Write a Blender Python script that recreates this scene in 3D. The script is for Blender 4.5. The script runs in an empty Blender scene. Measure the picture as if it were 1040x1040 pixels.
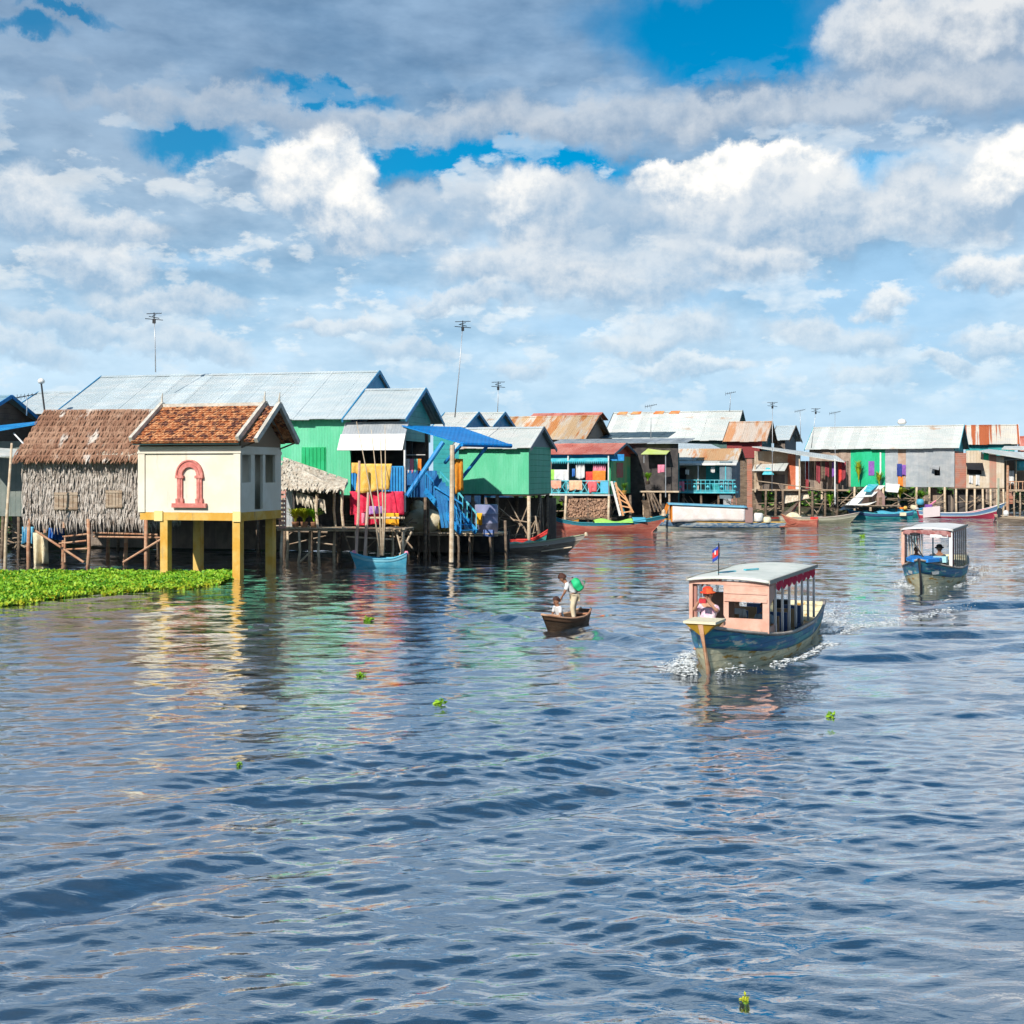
import bpy, math, random
import numpy as np
from mathutils import Vector, Matrix
random.seed(7)
rng = np.random.default_rng(11)
R = math.radians
col = bpy.context.scene.collection
F, H0, CH = 1255.0, 480.0, 4.5          # focal length in photo pixels, horizon row, eye height (m)

# ------------------------------------------------------------------ helpers
def tag(o, label=None, cat=None, group=None, kind=None):
    if label: o['label'] = label
    if cat: o['category'] = cat
    if group: o['group'] = group
    if kind: o['kind'] = kind
    return o

def empty(name, loc, rz=0.0, label=None, cat=None, group=None):
    o = bpy.data.objects.new(name, None); col.objects.link(o)
    o.location = loc; o.rotation_euler = (0, 0, rz); o.empty_display_size = .3
    return tag(o, label, cat, group)

def kids(o): return [c for c in bpy.data.objects if c.parent == o]

def copy_tree(o, parent=None):
    c = o.copy(); col.objects.link(c)
    if parent: c.parent = parent
    for ch in kids(o): copy_tree(ch, c)
    return c

class MB:
    """collects faces, built as one mesh object"""
    def __init__(s): s.v = []; s.f = []; s.m = []; s.mi = 0
    def add(s, vs, fs):
        n = len(s.v); s.v += [tuple(p) for p in vs]
        for f in fs: s.f.append(tuple(i + n for i in f)); s.m.append(s.mi)
        return s
    def box(s, x0, x1, y0, y1, z0, z1):
        return s.add([(x0,y0,z0),(x1,y0,z0),(x1,y1,z0),(x0,y1,z0),(x0,y0,z1),(x1,y0,z1),(x1,y1,z1),(x0,y1,z1)],
                     [(0,3,2,1),(4,5,6,7),(0,1,5,4),(1,2,6,5),(2,3,7,6),(3,0,4,7)])
    def bar(s, a, b, w, h=None):
        """square bar between two points"""
        h = h or w; a = Vector(a); b = Vector(b); d = (b - a)
        if d.length < 1e-6: return s
        d.normalize(); up = Vector((0,0,1)) if abs(d.z) < .95 else Vector((0,1,0))
        sx = d.cross(up).normalized() * w / 2; sy = sx.cross(d).normalized() * h / 2
        vs = [p + i*sx + j*sy for p in (a, b) for i, j in ((-1,-1),(1,-1),(1,1),(-1,1))]
        return s.add(vs, [(3,2,1,0),(4,5,6,7),(0,1,5,4),(1,2,6,5),(2,3,7,6),(3,0,4,7)])
    def tube(s, pts, r, n=7, r1=None):
        pts = [Vector(p) for p in pts]; m = len(pts); rings = []
        for i, p in enumerate(pts):
            d = (pts[min(i+1, m-1)] - pts[max(i-1, 0)]).normalized()
            up = Vector((0,0,1)) if abs(d.z) < .9 else Vector((0,1,0))
            a = d.cross(up).normalized(); b = a.cross(d).normalized()
            rr = r if r1 is None else r + (r1 - r) * i / (m - 1)
            rings.append([p + a*math.cos(t)*rr + b*math.sin(t)*rr for t in [2*math.pi*k/n for k in range(n)]])
        vs = [v for rg in rings for v in rg]
        fs = [(i*n+k, i*n+(k+1)%n, (i+1)*n+(k+1)%n, (i+1)*n+k) for i in range(m-1) for k in range(n)]
        fs += [tuple(range(n))[::-1], tuple((m-1)*n+k for k in range(n))]
        return s.add(vs, fs)
    def lathe(s, prof, c=(0,0,0), n=16):
        vs = []; fs = []
        for r, z in prof:
            for k in range(n):
                t = 2*math.pi*k/n; vs.append((c[0]+r*math.cos(t), c[1]+r*math.sin(t), c[2]+z))
        for i in range(len(prof)-1):
            for k in range(n): fs.append((i*n+k, i*n+(k+1)%n, (i+1)*n+(k+1)%n, (i+1)*n+k))
        fs += [tuple(range(n))[::-1], tuple((len(prof)-1)*n+k for k in range(n))]
        return s.add(vs, fs)
    def slab(s, quad, t):
        """quad (4 points) thickened by t along its normal, downward"""
        q = [Vector(p) for p in quad]; nrm = (q[1]-q[0]).cross(q[3]-q[0]).normalized() * t
        vs = q + [p - nrm for p in q]
        return s.add(vs, [(0,1,2,3),(7,6,5,4),(0,4,5,1),(1,5,6,2),(2,6,7,3),(3,7,4,0)])
    def prism(s, poly, axis, a, b):
        """polygon extruded along an axis: poly 2-D points in the other two axes"""
        def P(p, t):
            return {'x': (t, p[0], p[1]), 'y': (p[0], t, p[1]), 'z': (p[0], p[1], t)}[axis]
        n = len(poly)
        vs = [P(p, a) for p in poly] + [P(p, b) for p in poly]
        fs = [tuple(range(n))[::-1], tuple(range(n, 2*n))] + [(i, (i+1)%n, n+(i+1)%n, n+i) for i in range(n)]
        return s.add(vs, fs)
    def grid(s, fn, nu, nv, t=None):
        """surface fn(u,v) u,v in 0..1; t = thickness vector to close it as a thin solid"""
        vs = [Vector(fn(i/nu, j/nv)) for j in range(nv+1) for i in range(nu+1)]
        idx = lambda i, j: j*(nu+1)+i
        fs = [(idx(i,j), idx(i+1,j), idx(i+1,j+1), idx(i,j+1)) for j in range(nv) for i in range(nu)]
        if t is not None:
            n = len(vs); t = Vector(t); vs2 = [p + t for p in vs]; fs2 = [tuple(k+n for k in f[::-1]) for f in fs]
            per = [idx(i,0) for i in range(nu+1)] + [idx(nu,j) for j in range(1,nv+1)] + [idx(i,nv) for i in range(nu-1,-1,-1)] + [idx(0,j) for j in range(nv-1,0,-1)]
            fs3 = [(per[k], per[k]+n, per[(k+1)%len(per)]+n, per[(k+1)%len(per)]) for k in range(len(per))]
            vs += vs2; fs += fs2 + fs3
        return s.add(vs, fs)
    def build(s, name, mat, parent=None, smooth=False, label=None):
        me = bpy.data.meshes.new(name); me.from_pydata(s.v, [], s.f)
        mats = mat if isinstance(mat, (list, tuple)) else [mat]
        for m in mats: me.materials.append(m)
        if len(mats) > 1: me.polygons.foreach_set('material_index', s.m)
        if smooth: me.polygons.foreach_set('use_smooth', [True]*len(me.polygons))
        me.update()
        o = bpy.data.objects.new(name, me); col.objects.link(o)
        if parent: o.parent = parent
        if label: o['label'] = label
        return o

class Fr:
    """local frame of a building: origin at the front right corner on the water, x along the front, y to the back"""
    def __init__(s, px, Y, deg, ox=None):
        s.t = R(deg); s.c = math.cos(s.t); s.s = math.sin(s.t)
        s.O = Vector(((px-520)/F*Y, Y, 0))
    def Yw(s, x, y): return s.O.y - x*s.s + y*s.c
    def X(s, px, y=0.0):
        k = (px-520)/F
        return (k*(s.O.y + y*s.c) - s.O.x - y*s.s) / (s.c + k*s.s)
    def Z(s, py, x=0.0, y=0.0): return CH - (py-H0)/F*s.Yw(x, y)
    def P(s, px, py, y=0.0):
        x = s.X(px, y); return Vector((x, y, s.Z(py, x, y)))
    def root(s, name, label, cat, group=None):
        return empty(name, s.O, -s.t, label, cat, group)
    def world(s, p):
        return Vector((s.O.x + p[0]*s.c + p[1]*s.s, s.O.y - p[0]*s.s + p[1]*s.c, p[2]))

def WP(px, py, Y): return Vector(((px-520)/F*Y, Y, CH-(py-H0)/F*Y))
def YW(py): return F*CH/(py-H0)

# ------------------------------------------------------------------ materials
MATS = {}
def mat(name, c, c2=None, sc=(1,1,1), rng2=(.4,.62), det=6, rough=.75, metal=0., fine=.12, rust=None,
        corr=None, panel=None, bump=None, planks=None, spec=.3, trans=0.):
    """painted / weathered surface. c2: second colour blotched in; rust=(colour, lo, hi, scale);
    corr=(axis, period, strength) ribs; panel=(axis, width, amount) sheet to sheet variation;
    planks=(axis, width, strength) board joints; bump=(scale, strength)"""
    if name in MATS: return MATS[name]
    m = bpy.data.materials.new(name); m.use_nodes = True; MATS[name] = m
    nt = m.node_tree; N = nt.nodes; L = nt.links; b = N['Principled BSDF']
    tc = N.new('ShaderNodeTexCoord'); co = tc.outputs['Object']
    def noise(scale, detail=6, s3=None, rough_=.6):
        n = N.new('ShaderNodeTexNoise'); n.inputs['Scale'].default_value = scale; n.inputs['Detail'].default_value = detail
        n.inputs['Roughness'].default_value = rough_
        if s3:
            mp = N.new('ShaderNodeMapping'); mp.inputs['Scale'].default_value = s3; L.new(co, mp.inputs[0]); L.new(mp.outputs[0], n.inputs['Vector'])
        else: L.new(co, n.inputs['Vector'])
        return n.outputs['Fac']
    def rampf(src, lo, hi):
        r = N.new('ShaderNodeMapRange'); r.interpolation_type = 'SMOOTHSTEP'
        r.inputs['From Min'].default_value = lo; r.inputs['From Max'].default_value = hi; L.new(src, r.inputs['Value']); return r.outputs[0]
    def mix(f, a, bb, mode='MIX'):
        x = N.new('ShaderNodeMix'); x.data_type = 'RGBA'; x.blend_type = mode
        if hasattr(f, 'node'): L.new(f, x.inputs[0])
        else: x.inputs[0].default_value = f
        for k, q in ((6, a), (7, bb)):
            if hasattr(q, 'node'): L.new(q, x.inputs[k])
            else: x.inputs[k].default_value = (*q, 1)
        return x.outputs[2]
    def math_(op, a, bb=None):
        x = N.new('ShaderNodeMath'); x.operation = op
        for k, q in ((0, a), (1, bb)):
            if q is None: continue
            if hasattr(q, 'node'): L.new(q, x.inputs[k])
            else: x.inputs[k].default_value = q
        return x.outputs[0]
    cur = c
    if c2: cur = mix(rampf(noise(1, det, sc), *rng2), c, c2)
    axi = {'x': 0, 'y': 1, 'z': 2}
    sep = N.new('ShaderNodeSeparateXYZ'); L.new(co, sep.inputs[0])
    if rust:
        rc, lo, hi, rs = rust
        cur = mix(rampf(noise(1, 5, rs), lo, hi), cur, rc)
    if panel:
        ax, w, am = panel
        fl = math_('FLOOR', math_('DIVIDE', sep.outputs[axi[ax]], w))
        wn = N.new('ShaderNodeTexWhiteNoise'); wn.noise_dimensions = '1D'; L.new(fl, wn.inputs['W'])
        v = math_('ADD', math_('MULTIPLY', wn.outputs['Value'], am), 1 - am*.6)
        cmb = N.new('ShaderNodeCombineXYZ')
        for k in range(3): L.new(v, cmb.inputs[k])
        cur = mix(1.0, cur, cmb.outputs[0], 'MULTIPLY')
    if fine:
        nf = noise(9, 4, None, .7)
        v = math_('ADD', math_('MULTIPLY', nf, fine*2), 1 - fine)
        cmb = N.new('ShaderNodeCombineXYZ')
        for k in range(3): L.new(v, cmb.inputs[k])
        cur = mix(1.0, cur, cmb.outputs[0], 'MULTIPLY')
    h = None
    def addh(a, s_):
        nonlocal h
        q = math_('MULTIPLY', a, s_); h = q if h is None else math_('ADD', h, q)
    if corr:
        ax, w, st = corr
        sn = math_('SINE', math_('MULTIPLY', sep.outputs[axi[ax]], 2*math.pi/w)); addh(sn, st)
    if planks:
        ax, w, st = planks
        fr = math_('FRACT', math_('DIVIDE', sep.outputs[axi[ax]], w))
        g = rampf(math_('ABSOLUTE', math_('SUBTRACT', fr, .5)), .5, .44)
        addh(g, st)
        dk = N.new('ShaderNodeCombineXYZ'); gg = math_('ADD', math_('MULTIPLY', g, .35), .65)
        for k in range(3): L.new(gg, dk.inputs[k])
        cur = mix(1.0, cur, dk.outputs[0], 'MULTIPLY')
    if bump: addh(noise(bump[0], 5), bump[1])
    if hasattr(cur, 'node'): L.new(cur, b.inputs['Base Color'])
    else: b.inputs['Base Color'].default_value = (*cur, 1)
    if h is not None:
        bp = N.new('ShaderNodeBump'); bp.inputs['Strength'].default_value = 1; bp.inputs['Distance'].default_value = 1
        L.new(h, bp.inputs['Height']); L.new(bp.outputs[0], b.inputs['Normal'])
    b.inputs['Roughness'].default_value = rough; b.inputs['Metallic'].default_value = metal
    b.inputs['Specular IOR Level'].default_value = spec
    return m
# ------------------------------------------------------------------ camera, sun, sky
scn = bpy.context.scene
cam = bpy.data.cameras.new('camera'); co_ = bpy.data.objects.new('camera', cam); col.objects.link(co_)
co_.location = (0, 0, CH); co_.rotation_euler = (R(90), 0, 0)
cam.sensor_width = 36; cam.lens = 36*F/1040; cam.shift_y = -40/1040; cam.clip_end = 20000
scn.camera = co_
scn.view_settings.view_transform = 'Standard'; scn.view_settings.look = 'None'
scn.view_settings.exposure = 0.22; scn.view_settings.gamma = 1.0
TO_SUN = Vector((-0.43, -0.72, 0.62)).normalized()
sl = bpy.data.lights.new('sun', 'SUN'); sl.energy = 4.8; sl.angle = R(.6); sl.color = (1, .955, .88)
so = bpy.data.objects.new('sun', sl); col.objects.link(so); so.rotation_euler = TO_SUN.to_track_quat('Z', 'Y').to_euler()

def make_world():
    w = bpy.data.worlds.new('World'); scn.world = w; w.use_nodes = True
    nt = w.node_tree; N = nt.nodes; L = nt.links; bg = N['Background']; bg.inputs['Strength'].default_value = .1
    def val(x, sock):
        if hasattr(x, 'node'): L.new(x, sock)
        elif isinstance(x, (tuple, list)): sock.default_value = (*x, 1) if len(sock.default_value) == 4 else x
        else: sock.default_value = x
    def M(op, a, b=0., c=None, clamp=False):
        n = N.new('ShaderNodeMath'); n.operation = op; n.use_clamp = clamp; val(a, n.inputs[0]); val(b, n.inputs[1])
        if c is not None: val(c, n.inputs[2])
        return n.outputs[0]
    def SS(x, lo, hi):
        n = N.new('ShaderNodeMapRange'); n.interpolation_type = 'SMOOTHSTEP'; val(x, n.inputs['Value'])
        n.inputs['From Min'].default_value = lo; n.inputs['From Max'].default_value = hi; return n.outputs[0]
    def MIX(f, a, b):
        n = N.new('ShaderNodeMix'); n.data_type = 'RGBA'; val(f, n.inputs[0]); val(a, n.inputs[6]); val(b, n.inputs[7]); return n.outputs[2]
    def CMB(x, y, z=0.):
        n = N.new('ShaderNodeCombineXYZ'); val(x, n.inputs[0]); val(y, n.inputs[1]); val(z, n.inputs[2]); return n.outputs[0]
    def NOI(vec, scale, det, rough=.55, dist=0.):
        n = N.new('ShaderNodeTexNoise'); L.new(vec, n.inputs['Vector']); n.inputs['Scale'].default_value = scale
        n.inputs['Detail'].default_value = det; n.inputs['Roughness'].default_value = rough; n.inputs['Distortion'].default_value = dist; return n
    def VM(op, a, b):
        n = N.new('ShaderNodeVectorMath'); n.operation = op
        for k, q in ((0, a), (1, b)):
            if hasattr(q, 'node'): L.new(q, n.inputs[k])
            else: n.inputs[k].default_value = q
        return n.outputs[0]
    sky = N.new('ShaderNodeTexSky'); sky.sky_type = 'NISHITA'; sky.sun_disc = False
    sky.sun_elevation = math.asin(TO_SUN.z); sky.sun_rotation = math.atan2(TO_SUN.x, TO_SUN.y); sky.ozone_density = 2.5; sky.air_density = 1.0; sky.dust_density = .6
    hs = N.new('ShaderNodeHueSaturation'); hs.inputs['Saturation'].default_value = 1.75; hs.inputs['Value'].default_value = 1.05; hs.inputs['Hue'].default_value = .488; L.new(sky.outputs[0], hs.inputs['Color'])
    clear = hs.outputs[0]
    tc = N.new('ShaderNodeTexCoord'); sp = N.new('ShaderNodeSeparateXYZ'); L.new(tc.outputs['Generated'], sp.inputs[0])
    X, Y, Z = sp.outputs
    az = M('ARCTAN2', X, Y); hyp = M('SQRT', M('ADD', M('MULTIPLY', X, X), M('MULTIPLY', Y, Y)))
    el = M('ARCTAN2', Z, hyp)
    # u: azimuth and v: elevation, both in units of 100 photo pixels near the middle
    u = M('MULTIPLY', az, 12.55); v = M('MULTIPLY', el, 12.55)
    uv = CMB(u, v)
    warp = VM('SUBTRACT', NOI(uv, 1.3, 7, .62).outputs['Color'], (.5,.5,.5))
    wn = N.new('ShaderNodeVectorMath'); wn.operation = 'SCALE'; L.new(warp, wn.inputs[0]); wn.inputs['Scale'].default_value = .9
    uw = VM('ADD', uv, wn.outputs[0])
    # blob: an ellipse in (u, v)
    def ell(px, py, rx, ry, soft=1., base=None):
        az_ = math.atan((px-520)/F); el_ = math.atan((480-py)/F*math.cos(az_))
        cx, cy = az_*12.55, el_*12.55
        d = VM('SUBTRACT', base or uw, (cx, cy, 0)); d = VM('MULTIPLY', d, (100/rx, 100/ry, 0))
        n = N.new('ShaderNodeVectorMath'); n.operation = 'LENGTH'; L.new(d, n.inputs[0])
        return SS(n.outputs['Value'], 1.0 + .18*soft, 1.0 - .42*soft)
    def NOI3(vec): return NOI(vec, 1.25, 6, .58)
    def mx(a, b): return M('MAXIMUM', a, b)
    # general cover: flat, layered grey-blue cloud
    flat = CMB(M('MULTIPLY', u, .62), M('MULTIPLY', v, 1.45))
    n1 = NOI(flat, .55, 6, .58).outputs['Fac']
    up = VM('ADD', flat, (-.10, .18, 0)); n1b = NOI(up, .55, 6, .58).outputs['Fac']
    relief = M('SUBTRACT', n1, n1b)
    hole = None
    for a in ((735,25,150,52),(420,152,190,24),(185,135,52,24),(560,165,110,16),(890,172,130,14),(760,62,110,22),(25,32,34,10),(60,12,50,7),(330,95,70,10),(1300,100,130,60),(-260,140,120,60)):
        e = ell(*a, soft=1.25); hole = e if hole is None else mx(hole, e)
    # high up, above the frame: broken blue, shaped to deepen the water's reflections
    band = SS(v, 4.9, 8.6)
    hi_n = SS(NOI(uv, .42, 4, .6).outputs['Fac'], .80, .54)
    hole = mx(hole, M('MULTIPLY', band, hi_n))
    low = SS(v, 2.6, .2)
    cov = SS(n1, .36, .60)
    # cover colours: darker blue-grey overhead, paler toward the horizon
    topc = MIX(cov, (1.35, 2.6, 4.3), (2.3, 3.6, 5.3))
    lowc = MIX(cov, (3.0, 5.2, 7.3), (5.2, 6.8, 8.2))
    cover = MIX(SS(v, 4.4, .7), topc, lowc)
    cover = MIX(SS(v, 4.8, 6.0), cover, (4.4, 5.6, 6.8))  # brighter cover above the frame, added so the water reflects more light
    rl = M('MULTIPLY', relief, 1.7)
    cover = VM('MULTIPLY', cover, CMB(M('ADD', 1., rl), M('ADD', 1., M('MULTIPLY', rl, .85)), M('ADD', 1., M('MULTIPLY', rl, .7))))
    skycol = MIX(hole, cover, clear)
    thin = None
    for a in ((905,300,120,40),(745,290,120,26),(960,345,110,16),(600,330,90,12),(860,175,150,12),(420,300,90,12),(150,260,110,12)):
        e = ell(*a, soft=1.3); thin = e if thin is None else mx(thin, e)
    skycol = MIX(M('MULTIPLY', thin, .55), skycol, (3.6, 6.1, 8.6))
    # rows of small fair-weather puffs low down
    pv = CMB(M('MULTIPLY', u, 1.0), M('MULTIPLY', v, 1.9)); q1 = NOI3(pv).outputs['Fac']; q2 = NOI3(VM('ADD', pv, (-.08, .22, 0))).outputs['Fac']
    pm = M('MULTIPLY', M('MULTIPLY', SS(q1, .50, .57), SS(v, 4.2, 2.6)), SS(v, .25, .9))
    pl = M('ADD', M('MULTIPLY', M('SUBTRACT', q1, q2), 4.), .5, clamp=True)
    skycol = MIX(M('MULTIPLY', pm, .6), skycol, MIX(pl, (4.1, 5.6, 7.1), (8.9, 9.0, 8.8)))
    # left darker bank
    lb = M('MULTIPLY', SS(u, .5, -4.5), SS(v, .8, 2.2))
    skycol = MIX(M('MULTIPLY', lb, .15), skycol, (1.9, 2.5, 3.3))
    # cumulus, lit from the upper left: (px, py, rx, ry, brightness, softness)
    cum = [(325,172,62,46,1.,.5),(355,215,52,36,.92,.8),(298,190,40,40,.85,.9),
           (25,205,42,38,.62,.9),(120,226,60,17,.6,.9),(95,265,60,26,.62,1),(170,305,90,17,.55,1),(345,330,60,12,.6,1),(200,352,70,16,.55,1),(10,355,70,16,.5,1),
           (760,180,110,34,1.05,.5),(700,190,60,34,1.,.6),(820,215,90,46,.6,.7),(745,225,110,30,.5,.9),(545,215,55,34,.85,.8),(600,215,70,40,.28,.8),
           (520,265,80,32,.6,.9),(660,275,150,34,.5,1),(770,270,50,24,.6,.8),
           (985,190,95,48,.5,.7),(1025,185,50,38,.98,.7),(940,218,70,32,.55,.9),(1020,270,60,16,.75,.9),
           (950,45,85,50,.52,.6),(890,40,55,40,.6,.7),(1010,25,60,34,.62,.8),(1020,90,80,26,.3,1),
           (680,335,60,24,.6,1),(640,350,60,16,.6,1),(470,305,70,14,.55,1),(700,373,70,12,.72,.9),(590,280,60,20,.55,1),
           (850,340,80,20,.55,1),(895,300,28,14,.75,.9),(1020,345,50,16,.72,1),(965,367,22,10,.7,.9),(875,382,45,14,.6,1),(530,375,30,14,.6,1),
           (400,235,60,20,.4,1),(450,205,60,26,.35,1),(80,330,90,14,.45,1),(420,360,50,14,.45,1),
           (450,130,160,18,.35,1),(610,120,190,24,.35,1),(860,105,180,20,.38,1),(200,110,150,14,.22,1),(1350,200,110,60,.7,.8),(1600,260,140,50,.7,.8),(-330,200,120,60,.7,.8)]
    puff = NOI(uv, 2.4, 6, .62).outputs['Fac']
    puffb = NOI(VM('ADD', uv, (-.07, .13, 0)), 2.4, 6, .62).outputs['Fac']
    pr = M('MULTIPLY', M('SUBTRACT', puff, puffb), 2.2)
    sepw = N.new('ShaderNodeSeparateXYZ'); L.new(uw, sepw.inputs[0])
    for (px, py, rx, ry, br, sf) in cum:
        m = ell(px, py, rx, ry, sf)
        az_ = math.atan((px-520)/F); cy = math.atan((480-py)/F*math.cos(az_))*12.55
        k = M('ADD', M('MULTIPLY', M('SUBTRACT', sepw.outputs[1], cy), 62/ry), M('ADD', pr, .58), clamp=True)   # lit top, shaded base
        base = (2.9, 4.25, 5.8) if py > 150 else (2.7, 3.7, 5.0)
        lit = tuple(b_ + (t_ - b_)*min(br*1.12, 1.1) for b_, t_ in zip(base, (9.2, 9.0, 8.6)))
        skycol = MIX(M('MULTIPLY', m, .60 + .35*br), skycol, MIX(k, base, lit))
    # haze at the horizon, and a dull lower half
    skycol = MIX(M('MULTIPLY', SS(v, 2.3, -.2), .75), skycol, (4.9, 6.9, 8.4))
    skycol = MIX(SS(v, -.1, -1.5), skycol, (1.2, 1.5, 1.7))
    L.new(skycol, bg.inputs['Color'])
    w.cycles.sampling_method = 'NONE'
make_world()
# ------------------------------------------------------------------ water
WAVES = []
for i in range(120):
    lam = .24 * (10 ** (rng.random()**1.25 * 1.0)) ; k = 2*math.pi/lam
    th = rng.normal(0, .50) + math.pi/2 + .10
    sl_ = .0160 * (lam/.6)**-.42
    WAVES.append((k*math.cos(th), k*math.sin(th), sl_/k*(.6+.8*rng.random()), rng.random()*6.283, lam))
def train(X, Y, p, d, lam, amp, width, l0, l1, ph=0., curve=0.):
    """a wake: crests run along d from p, envelope width across, faded outside l0..l1 along"""
    dx, dy = d; n = math.hypot(dx, dy); dx /= n; dy /= n
    a = (X-p[0])*dx + (Y-p[1])*dy; c = -(X-p[0])*dy + (Y-p[1])*dx + curve*a*a + .12*np.sin(a*.9+ph) + .07*np.sin(a*2.3+1)
    e = np.exp(-(c/width)**2) / (1+np.exp(-(a-l0)/.9)) / (1+np.exp((a-l1)/.9))
    return amp*e*(.7+.3*np.sin(a*1.1+ph*2)) * np.sin(2*math.pi*c/lam + ph)
BD = R(25)   # heading of the first tour boat: its stern lies that far to the right of straight away
BU = (math.sin(BD), math.cos(BD)); BV = (math.cos(BD), -math.sin(BD)); BOW = (4.38, 27.4)
def height(X, Y, dlt=0.):
    h = np.zeros_like(X)
    # slow patches of rougher and calmer water
    g = .85 + .28*np.sin(X*.31+Y*.17+1.3)*np.sin(Y*.23-X*.11) + .15*np.sin(X*.9-Y*.5)
    calm = 1/(1+np.exp((Y-62)/9)); g = g*(.42+.58*calm)
    for kx, ky, a, ph, lam in WAVES:
        f = 1.0 if np.isscalar(dlt) and dlt == 0 else np.clip((lam/(dlt+1e-6)-3.2)/3.5, 0, 1)
        h += f*a*np.sin(kx*X+ky*Y+ph+.35*np.sin(.6*X+.5*Y+ph*3))
    h *= g
    h += train(X, Y, (-5.2, 12.9), (.78, .62), 1.5, .074, 1.25, -8, 9, .3, .006)
    h += train(X, Y, (-7.0, 15.4), (.88, .47), 1.9, .080, 1.4, -6, 9, 1.7)
    h += train(X, Y, (0.5, 19.5), (.93, .36), 1.4, .045, 1.2, -5, 7, 2.2)
    h += train(X, Y, (2.3, 34.5), (.55, -.83), 1.7, .13, 1.5, -6, 5, .4)
    h += train(X, Y, (9.0, 30.2), (.93, .36), 1.5, .12, 1.3, -1.5, 6, .9)
    h += train(X, Y, (8.0, 23.5), (.97, .24), 1.7, .07, 1.6, -3, 6, 2.9)
    h += train(X, Y, (15.5, 41.5), (.98, .2), 1.9, .17, 1.7, -2, 9, .2)
    h += train(X, Y, (12.5, 34.5), (.97, .24), 1.6, .14, 1.3, -3, 7, 1.2)
    h += train(X, Y, (10, 12.5), (.96, -.25), 1.2, .02, 3.0, -9, 9, .6)
    # bow wave of the tour boat: a raised lip on both sides of the hull
    a = (X-BOW[0])*BU[0]+(Y-BOW[1])*BU[1]; c = (X-BOW[0])*BV[0]+(Y-BOW[1])*BV[1]
    lip = np.abs(c) - (.25+.42*np.clip(a, -1, 12))
    h += .13*np.exp(-(lip/.28)**2)/(1+np.exp(-(a+.25)/.12))*np.exp(-np.clip(a, 0, 20)/3.0)
    h += .05*np.exp(-(c/1.2)**2)*np.sin(a*2.6)*(a > 6.2)*np.exp(-(a-6.2)/5)
    return h
def water_z(x, y): return float(height(np.array([x]), np.array([y]))[0])

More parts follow.
